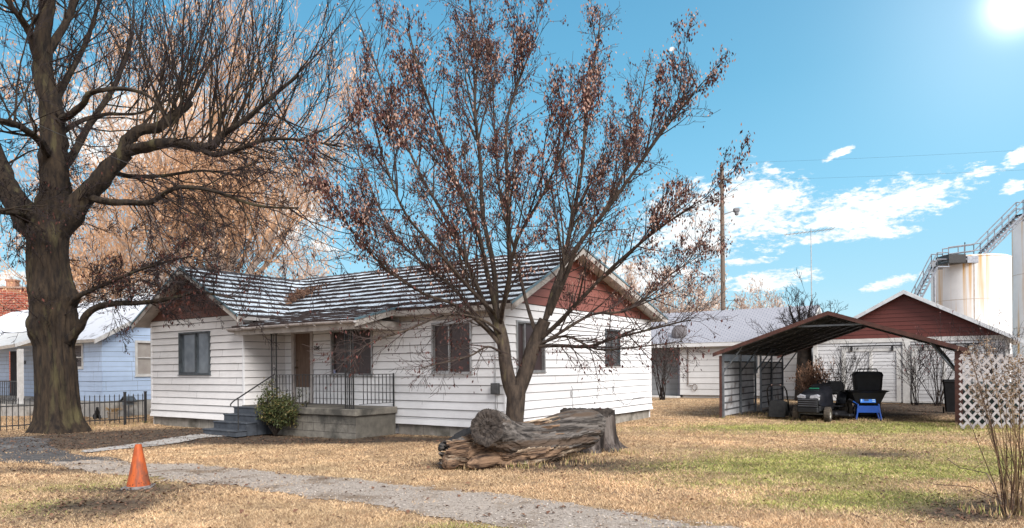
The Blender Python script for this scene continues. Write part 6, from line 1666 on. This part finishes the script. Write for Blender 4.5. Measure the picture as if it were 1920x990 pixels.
Mx('3', [(936, 610), (915, 520, -.3), (895, 430, -.7), (860, 350, -1.0), (825, 250, -1.3), (790, 150, -1.5), (765, 50, -1.6)], .075, .010)
Mx('4', [(932, 600), (925, 500, .2), (905, 400, .5), (900, 300, .8), (890, 200, 1.0), (895, 100, 1.2), (880, 0, 1.3), (875, -60, 1.4)], .085, .010)
Mx('5', [(935, 600), (955, 520, -.2), (952, 420, -.3), (950, 320, -.4), (952, 220, -.5), (985, 120, -.6), (1010, 60, -.7)], .08, .010)
Mx('6', [(1010, 640), (985, 560, .6), (965, 470, 1.0), (940, 380, 1.4), (930, 280, 1.7), (925, 180, 1.9), (930, 90, 2.0)], .06, .010)
Mx('7', [(1022, 600), (1045, 540, .1), (1065, 450, .3), (1080, 380, .5), (1095, 280, .7), (1100, 180, .9), (1120, 90, 1.0), (1125, 25, 1.1)], .085, .010)
Mx('8', [(1030, 590), (1060, 520, -.3), (1085, 460, -.6), (1140, 390, -.9), (1190, 320, -1.2), (1240, 250, -1.5), (1280, 200, -1.7), (1300, 175, -1.8)], .075, .010)
Mx('9', [(1006, 640), (1040, 612, -.3), (1090, 560, -.7), (1150, 500, -1.1), (1220, 440, -1.5), (1270, 405, -1.8), (1305, 385, -2.0)], .075, .010)
Mx('10', [(1003, 650), (1050, 648, -.4), (1100, 650, -.8), (1150, 635, -1.2), (1210, 620, -1.5), (1270, 605, -1.8), (1295, 600, -2.0)], .055, .009)
Mx('11', [(1002, 655), (1040, 630, .4), (1110, 590, .9), (1180, 580, 1.2), (1250, 520, 1.5), (1290, 490, 1.8), (1320, 440, 2.0)], .055, .009)
Mx('12', [(940, 640), (900, 600, .3), (850, 540, .6), (800, 500, .9), (740, 440, 1.2), (690, 340, 1.5), (660, 240, 1.6), (650, 150, 1.7)], .06, .010)
Mx('13', [(946, 665), (915, 650, -.5), (880, 668, -.9), (830, 680, -1.3), (790, 690, -1.6)], .035, .008)
Mx('14', [(1015, 620), (1055, 500, .8), (1130, 400, 1.4), (1180, 300, 1.8), (1200, 200, 2.1), (1215, 120, 2.3)], .065, .010)
Mx('15', [(945, 630), (905, 600, -.6), (840, 590, -1.1), (760, 620, -1.6), (700, 640, -1.9), (670, 660, -2)], .045, .008)
Mx('16', [(1004, 650), (1060, 630, -.5), (1120, 655, -1.1), (1200, 650, -1.6), (1280, 640, -2.0)], .04, .008)
Mx('17', [(938, 610), (950, 540, -.8), (970, 450, -1.4), (1020, 360, -1.8), (1060, 260, -2.2), (1070, 180, -2.4)], .06, .009)
Mx('18', [(930, 590), (880, 540, -.9), (820, 470, -1.6), (760, 400, -2.2), (720, 300, -2.6), (700, 220, -2.8)], .055, .009)
for nm in [str(k) for k in range(1, 19)]:
    P, R = L2[nm]; low = nm in ('10', '13', '15', '16')
    LL = sum((P[i + 1] - P[i]).length for i in range(len(P) - 1)); nn = int(LL * (9.5 if low else 5.5))
    if not low:
        for k in range(int(LL * 1.6)):
            u = .12 + .75 * T2.R.random(); p, d, rad = along(P, R, u); ax = Vector((T2.R.gauss(0, 1), T2.R.gauss(0, 1), 0)).normalized()
            T2.grow(p, d + ax * .45 + Vector((0, 0, .15)), T2.R.uniform(1.2, 2.4) * (1.1 - .5 * u), min(.022, rad * .7), 3, up=.05, spread=.6, nkids=6, ratio=.36, gnarl=.05, minr=.0035)
    for k in range(nn):
        u = .16 + .84 * (k + T2.R.random()) / nn; p, d, rad = along(P, R, u)
        ax = Vector((T2.R.gauss(0, 1), T2.R.gauss(0, 1), T2.R.gauss(0, .7))); dd = (d * T2.R.uniform(.5, 1.2) + ax.normalized() * .8)
        T2.grow(p, dd, T2.R.uniform(.45, 1.05) * (1.15 - .35 * u), min(.013, rad * .6), 2 if T2.R.random() < .75 else 1, up=.05 if not low else -.01, spread=.75, nkids=3, ratio=.55, gnarl=.12, minr=.0035)
T2.mb.build('limbs', [mbark], mp_); o = T2.tw.build('twigs', [mat('maple_twig', (.060, .040, .034), (.030, .020, .018), rough=.9, scale=8)], mp_); o['kind'] = 'stuff'
print('maple tips', len(T2.tips), 'verts', len(T2.tw.v))
reds = ((.115, .042, .034), (.036, .014, .013))
A_ = clusters(T2.tips, .46, .031, reds, 5, (1, 5), hang=.09, jit=.05, keep=lambda p, r: r.random() < (.25 + .9 * fbm(np.array([p.x]), np.array([p.z + p.y]), 1.1, 90)[0]))
o = quads_mesh('seed_clusters', *A_, leaf_m, mp_); o['kind'] = 'stuff'; print('seeds', len(A_[0]))
tans = ((.40, .25, .19), (.30, .18, .14))
A_ = clusters(T2.tips, .24, .030, tans, 6, (1, 4), hang=.06, jit=.09, keep=lambda p, r: p.z > 3.2)
o = quads_mesh('pale_leaves', *A_, leaf_m, mp_); o['kind'] = 'stuff'

# ---- generic bare trees and shrubs
def bare_tree(name, px, Y, h, cr, seed, label, nm=9, cat='tree', leaf=None, leafn=0, leafs=.05, mats=None, trunk_r=.14, depth=3, fork=.25, up=.10, group=None, minr=.006, base_z=0, spread=.7):
    x = unpx(px, 600, Y).x; t = empty(name, (x, Y, base_z), 0, label, cat, group); T = Tree(seed); R = T.R
    zf = h * fork; tb = MB(); tb.tube([(0, 0, -.1), (R.uniform(-.1, .1), R.uniform(-.1, .1), zf * .5), (0, 0, zf)], [trunk_r * 1.3, trunk_r, trunk_r * .85], 12, 0, True, True, jit=lambda k, t_, p: 1 + .06 * math.sin(3 * t_ + k)); tb.build('trunk', [mats[0] if mats else bark2], t)
    for k in range(nm):
        a = 2 * math.pi * (k + R.random() * .6) / nm; v = R.uniform(.15, .95) * cr
        p1 = Vector((v * math.cos(a), v * math.sin(a), h * R.uniform(.8, 1.0) * (1 - .35 * v / cr))); mid = Vector((p1.x * .55, p1.y * .55, zf + (p1.z - zf) * .42)); 
        P, Rr = T.limb([(0, 0, zf * .85), mid * .6 + Vector((0, 0, zf * .35)), mid, p1], trunk_r * .5, .012, 6, 4)
        q = int(9 + h)
        for j in range(q):
            u = .25 + .75 * (j + R.random()) / q; p, d, rad = along(P, Rr, u); ax = Vector((R.gauss(0, 1), R.gauss(0, 1), R.gauss(0, .6))).normalized(); T.grow(p, d * .8 + ax * .8, h * .16 * R.uniform(.6, 1.3), min(.02, rad * .6), depth, up=up, spread=spread, nkids=3, ratio=.58, gnarl=.12, minr=minr)
    T.mb.build('limbs', [mats[0] if mats else bark2], t); o = T.tw.build('twigs', [mats[1] if mats else twig_m], t); o['kind'] = 'stuff'
    if leaf:
        A_ = clusters(T.tips, leafn, leafs, leaf, seed, (1, 4), hang=.1, jit=h * .02); o = quads_mesh('dry_leaves', *A_, leaf_m, t); o['kind'] = 'stuff'; print(name, len(T.tips), len(A_[0]))
    return t
tan_l = ((.74, .44, .24), (.56, .35, .23)); tan_m = (mat('tan_bark', (.40, .31, .25), (.30, .23, .19), scale=5), mat('tan_twig', (.56, .32, .17), (.42, .25, .15), scale=5))
bare_tree('tan_tree', 405, 33, 20.5, 8.2, 31, 'large tree full of fine orange tan twigs behind the big bare tree', 20, leaf=tan_l, leafn=.42, leafs=.075, mats=tan_m, trunk_r=.35, depth=3, fork=.2)
bare_tree('tan_tree', 205, 41, 15, 6.5, 32, 'second tan twiggy tree showing low between the limbs of the big bare tree', 12, leaf=tan_l, leafn=.4, leafs=.08, mats=tan_m, trunk_r=.3, depth=3)
pale_l = ((.52, .42, .34), (.60, .45, .35)); pale_m = (mat('pale_bark', (.40, .31, .26), (.3, .23, .2), scale=5), mat('pale_twig', (.46, .36, .31), (.38, .28, .24), scale=5))
bare_tree('pale_tree', 1275, 62, 10.5, 5.5, 33, 'pale twiggy tree far behind the back corner of the white house', 12, leaf=pale_l, leafn=.5, leafs=.10, mats=pale_m, trunk_r=.2, minr=.014)
bare_tree('pale_tree', 1410, 70, 9.8, 4.5, 34, 'pale rounded bare tree far behind the grey roof, right of the tall pole', 12, leaf=pale_l, leafn=.4, leafs=.10, mats=pale_m, trunk_r=.2, minr=.014)
bare_tree('pale_tree', 560, 60, 12.5, 5.5, 38, 'pale twiggy tree far behind the roof valley of the white house', 10, leaf=pale_l, leafn=.4, leafs=.09, mats=pale_m, trunk_r=.2, minr=.013)
bare_tree('pale_tree', 1130, 58, 11.0, 6.0, 39, 'pale twiggy tree far behind the ridge of the white house', 12, leaf=pale_l, leafn=.5, leafs=.10, mats=pale_m, trunk_r=.2, minr=.013)
bare_tree('dark_tree', 1508, 31.4, 5.3, 2.1, 35, 'dark bare tree with a thick trunk between the outbuilding and the garage', 9, trunk_r=.34, depth=2, fork=.5, up=.14, minr=.007, spread=.7)
def shrub(name, px, Y, h, w, seed, label, n=14, leaf=None, leafn=.3, leafs=.03, mats=None, depth=2, cat='shrub', up=.06, minr=.005, lean=0, r=.014, group=None):
    x, y = (unpx(px, 600, Y).x, Y); t = empty(name, (x, y, 0), 0, label, cat, group); T = Tree(seed); R = T.R
    for k in range(n):
        a = R.uniform(0, 6.28); v = R.uniform(.1, 1) * w; T.grow(Vector((R.uniform(-.12, .12), R.uniform(-.12, .12), 0)), Vector((v * math.cos(a) + lean, v * math.sin(a), h)), h * R.uniform(.7, 1.1), r * R.uniform(.7, 1.3), depth, up=up, spread=.7, nkids=4, ratio=.5, gnarl=.1, minr=minr)
    T.mb.v and T.mb.build('stems', [mats[0] if mats else bark2], t); o = T.tw.build('stems', [mats[1] if mats else twig_m], t); o['kind'] = 'stuff'
    if leaf: A_ = clusters(T.tips, leafn, leafs, leaf, seed, (1, 4), hang=.04, jit=.04); o = quads_mesh('dry_leaves', *A_, leaf_m, t); o['kind'] = 'stuff'
    return t
rust_l = ((.28, .16, .10), (.18, .10, .065)); rust_m = (mat('rust_stem', (.30, .17, .10), (.2, .11, .07)), mat('rust_twig', (.32, .18, .11), (.22, .12, .07)))
shrub('dry_brush', 1520, 28.6, 1.5, 1.0, 41, 'mound of rust tan dead weeds at the foot of the dark tree', 30, rust_l, .9, .045, rust_m, 2)
shrub('dry_brush', 1535, 27.6, 1.05, .9, 42, 'lower clump of rust tan weeds behind the riding mower', 22, rust_l, .9, .045, rust_m, 2)
shrub('bare_shrub', 1576, 26.5, 1.9, 1.3, 43, 'leafless dark shrub against the garage doors behind the riding mower', 16, ((.2, .1, .09), (.1, .05, .05)), .25, .03, None, 2, lean=.2)
shrub('bare_shrub', 1716, 27.2, 2.2, .7, 44, 'leafless upright shrub in front of the right garage door', 12, ((.22, .09, .08), (.12, .05, .05)), .3, .03, None, 2)
shrub('bare_shrub', 1758, 26.8, 2.7, 1.5, 45, 'taller leafless shrub with reddish bits near the right carport post', 13, ((.22, .08, .08), (.12, .05, .05)), .45, .035, None, 2, r=.018)
shrub('bare_shrub', 1240, 33.5, 3.0, 1.6, 46, 'leafless shrub in front of the grey entry of the outbuilding', 16, ((.16, .08, .07), (.1, .05, .05)), .3, .04, None, 2, lean=-.1, r=.02)
shrub('bare_shrub', 1868, 26.0, 2.6, 1.6, 47, 'leafless shrub rising above the lattice panel', 18, ((.18, .1, .09), (.1, .06, .05)), .3, .03, None, 2, r=.018)
def evergreen_leaf(name, px, Y, h, w, n, cols, seed, label):
    x = unpx(px, 600, Y).x; t = empty(name, (x, Y, 0), 0, label, 'shrub'); r = np.random.default_rng(seed); T = Tree(seed)
    for k in range(22): a = T.R.uniform(0, 6.28); q = T.R.uniform(.2, 1.7); T.grow(Vector((0, 0, 0)), Vector((w * math.cos(a) * q, w * math.sin(a) * q, h)), h * T.R.uniform(.55, 1.0), .016, 2, up=.03, spread=.75, nkids=4, ratio=.45, minr=.004)
    T.tw.build('stems', [bark2], t)['kind'] = 'stuff'
    tp = [p for pts, d in T.tips for p in (pts[-1], pts[0])]; ti = r.integers(0, len(tp), n); c = np.array([tuple(tp[i]) for i in ti]) + r.normal(0, .055, (n, 3)); c[:, 2] = np.abs(c[:, 2] - .05) + .05
    d1 = r.normal(0, 1, (n, 3)); d1[:, 2] -= .2; d1 /= np.linalg.norm(d1, axis=1)[:, None]; d2 = np.cross(d1, r.normal(0, 1, (n, 3))); d2 /= np.linalg.norm(d2, axis=1)[:, None]; s = r.uniform(.022, .042, n)[:, None]
    t_ = r.random((n, 1)); col = np.array(cols[0]) * (1 - t_) + np.array(cols[1]) * t_; q = r.random(n) < .15; col[q] = (.17, .13, .05)
    o = quads_mesh('leaves', c, d1 * s, d2 * s * .42, col, tone_mat('waxy_leaf', .45), t); o['kind'] = 'stuff'; return t
evergreen_leaf('evergreen_shrub', 514, 17.0, 1.12, .50, 5200, ((.035, .05, .018), (.085, .09, .032)), 51, 'rounded dull green shrub growing beside the grey porch steps')
# conifer far right
x = unpx(1904, 600, 75).x; cf = empty('conifer', (x, 75, 0), 0, 'small dark green conifer far beyond the garage roof', 'tree')
m_ = MB(); m_.tube([(0, 0, 0), (0, 0, 6.6)], [.2, .03], 8); m_.build('trunk', [bark2], cf)
r = np.random.default_rng(9); n = 9000; z = 1 + 5.8 * r.random(n) ** .8; rad = (1.9 * (1 - (z - .8) / 6.2) + .1) * np.sqrt(r.random(n)) * (.75 + .35 * np.sin(z * 5.5 + r.normal(0, .3, n))); th = r.random(n) * 6.28
c = np.stack([rad * np.cos(th), rad * np.sin(th), z], 1); d1 = np.stack([np.cos(th), np.sin(th), r.normal(-.2, .4, n)], 1) * r.uniform(.08, .2, n)[:, None]; d2 = r.normal(0, .05, (n, 3)); t_ = r.random((n, 1))
quads_mesh('needles', c, d1, d2, np.array((.05, .08, .04)) * (1 - t_) + np.array((.10, .14, .08)) * t_, leaf_m, cf)['kind'] = 'stuff'
# nest-like clump of dead leaves in the roof valley
pv = Vector(HC) + UX * -8.25 + UY * 1.0
lv = 1100; r = np.random.default_rng(4); a_ = r.normal(0, 1, (lv, 2)) * np.array((.24, .36))
zc = 3.70 + .45 * a_[:, 1] + r.random(lv) * .16 + np.abs(a_[:, 0]) * .12
c = np.stack([pv.x + a_[:, 0] * UX.x + a_[:, 1] * UY.x, pv.y + a_[:, 0] * UX.y + a_[:, 1] * UY.y, zc], 1); d1 = r.normal(0, 1, (lv, 3)) * .045; d2 = r.normal(0, 1, (lv, 3)) * .012; t_ = r.random((lv, 1))
o = quads_mesh('leaf_pile', c, d1, d2, np.array((.27, .155, .10)) * (1 - t_) + np.array((.13, .07, .05)) * t_, leaf_m); tag(o, 'heap of tan dead leaves and twigs caught in the roof valley', 'leaves', kind='stuff')

# ---- tall dead weeds at the right front
wx, wy = ground_pt(1893, 958); wy = 7.35; wx = unpx(1903, 958, wy).x
wd = empty('dead_weeds', (wx, wy, 0), 0, 'tall clump of dead brown weed stalks with fluffy seed heads in the right foreground', 'plant')
sm_ = MB(); RW = random.Random(77); heads = []
for k in range(44):
    a = RW.uniform(0, 6.28); b0 = Vector((RW.uniform(-.12, .2), RW.uniform(-.14, .14), -.02)); h = RW.uniform(.75, 1.9); le = RW.gauss(-.06, .17) - (.25 if RW.random() < .3 else 0); ly = RW.gauss(0, .16)
    pts = [b0 + Vector((le * (t ** 1.5) * h * .6, ly * t * h, h * t)) + Vector((RW.uniform(-.01, .01), RW.uniform(-.01, .01), 0)) for t in (0, .25, .5, .75, 1)]
    sm_.tube(pts, [.0065, .0055, .0045, .0035, .002], 4, 0 if RW.random() < .6 else 1, False)
    if h > 1.25 and RW.random() < .55: heads.append((pts, h))
    for q in range(3):
        p = pts[2].lerp(pts[3], RW.random()); sm_.tube([p, p + Vector((RW.uniform(-.12, .12), RW.uniform(-.1, .1), RW.uniform(.05, .2)))], .002, 3, 1, False)
sm_.build('stalks', [mat('weed_stalk', (.13, .075, .045), (.055, .032, .024), rough=.8, scale=15), mat('pale_stalk', (.30, .21, .11), (.18, .12, .06), rough=.8, scale=15)], wd)['kind'] = 'stuff'
C = []; D1 = []; D2 = []; K = []; r = np.random.default_rng(12)
for pts, h in heads:
    for q in range(150):
        t = r.random() ** .6; p = np.array(pts[3].lerp(pts[4], t)) + np.array((r.normal(0, .045), r.normal(0, .045), r.normal(0, .02))); d = r.normal(0, 1, 3); d /= np.linalg.norm(d); e = np.cross(d, r.normal(0, 1, 3)); e /= np.linalg.norm(e)
        s = r.uniform(.010, .020); C.append(p); D1.append(d * s); D2.append(e * s * .5); t2 = r.random(); K.append(np.array((.30, .22, .15)) * (1 - t2) + np.array((.16, .11, .08)) * t2)
o = quads_mesh('seed_heads', np.array(C), np.array(D1), np.array(D2), np.array(K), leaf_m, wd); o['kind'] = 'stuff'
# taller uncut grass round the feet of things the mower cannot reach
def tufts(name, spots, n, label):
    xs = []; ys = []
    for (px, py, rx, ry) in spots:
        cx, cy = ground_pt(px, py); a = NR.random(n) * 6.28; q = .75 + .5 * NR.random(n); xs.append(cx + rx * np.cos(a) * q); ys.append(cy + ry * np.sin(a) * q)
    x = np.concatenate(xs); y = np.concatenate(ys); k = ~blocked(x, y) & (fbm(x, y, 4, 8) > .42); x, y = x[k], y[k]; m = len(x)
    h = NR.uniform(.04, .13, m); a = NR.random(m) * 6.28; z = gh(x, y) - .01; ln = h * NR.uniform(.1, .7, m)
    c = np.stack([x + np.cos(a) * ln * .5, y + np.sin(a) * ln * .5, z + h * .5], 1); d1 = np.stack([np.cos(a) * ln * .5, np.sin(a) * ln * .5, h * .5], 1); d2 = np.stack([-np.sin(a), np.cos(a), a * 0], 1) * .0045
    t_ = NR.random((m, 1)); col = np.array((.62, .44, .24)) * (1 - t_) + np.array((.26, .17, .09)) * t_; g = NR.random(m) < .2; col[g] = (.24, .26, .07)
    o = quads_mesh(name, c, d1, d2, col, tone_mat()); tag(o, label, 'grass', kind='stuff')
tufts('grass_tufts', [(985, 868, 1.2, .35), (940, 880, .7, .15), (1118, 850, .65, .3), (963, 838, .35, .3), (112, 806, .75, .5), (1356, 783, .3, .3), (1400, 778, 1.0, .4), (1460, 785, .5, .3), (1546, 790, .7, .3), (1636, 789, .5, .2), (1795, 800, .4, .3), (1860, 806, .9, .15), (1893, 960, .4, .3), (514, 806, .5, .3), (240, 795, 1.0, .2), (180, 800, 1.0, .2)], 420, 'longer dry grass left standing round posts, trunks and the log')
# bent twigs lying out of the clump, and a few loose sticks on the lawn
for (pts, r_, lab) in (([(1885, 955, .02), (1850, 925, .25), (1800, 890, .10), (1778, 868, .05)], .006, 'long thin stick arching out of the dead weeds'),
                       ([(1880, 950, .05), (1820, 925, .08), (1750, 912, .03)], .005, 'low thin twig lying left of the dead weeds'), ([(1597, 967, .02), (1612, 973, .02), (1630, 985, .02)], .007, 'short pale stick lying on the lawn in the foreground'),
                       ([(1918, 940, .05), (1890, 975, .02)], .008, 'stout pale stick leaning at the right edge of the view')):
    m_ = MB(); Q = []
    for (px, py, z) in pts: gx0, gy0 = ground_pt(px, py); Q.append((gx0, gy0, z))
    m_.tube(Q, r_, 5); tag(m_.build('stick', [mat('stick_bark', (.20, .13, .09), (.10, .065, .05))]), lab, 'stick')
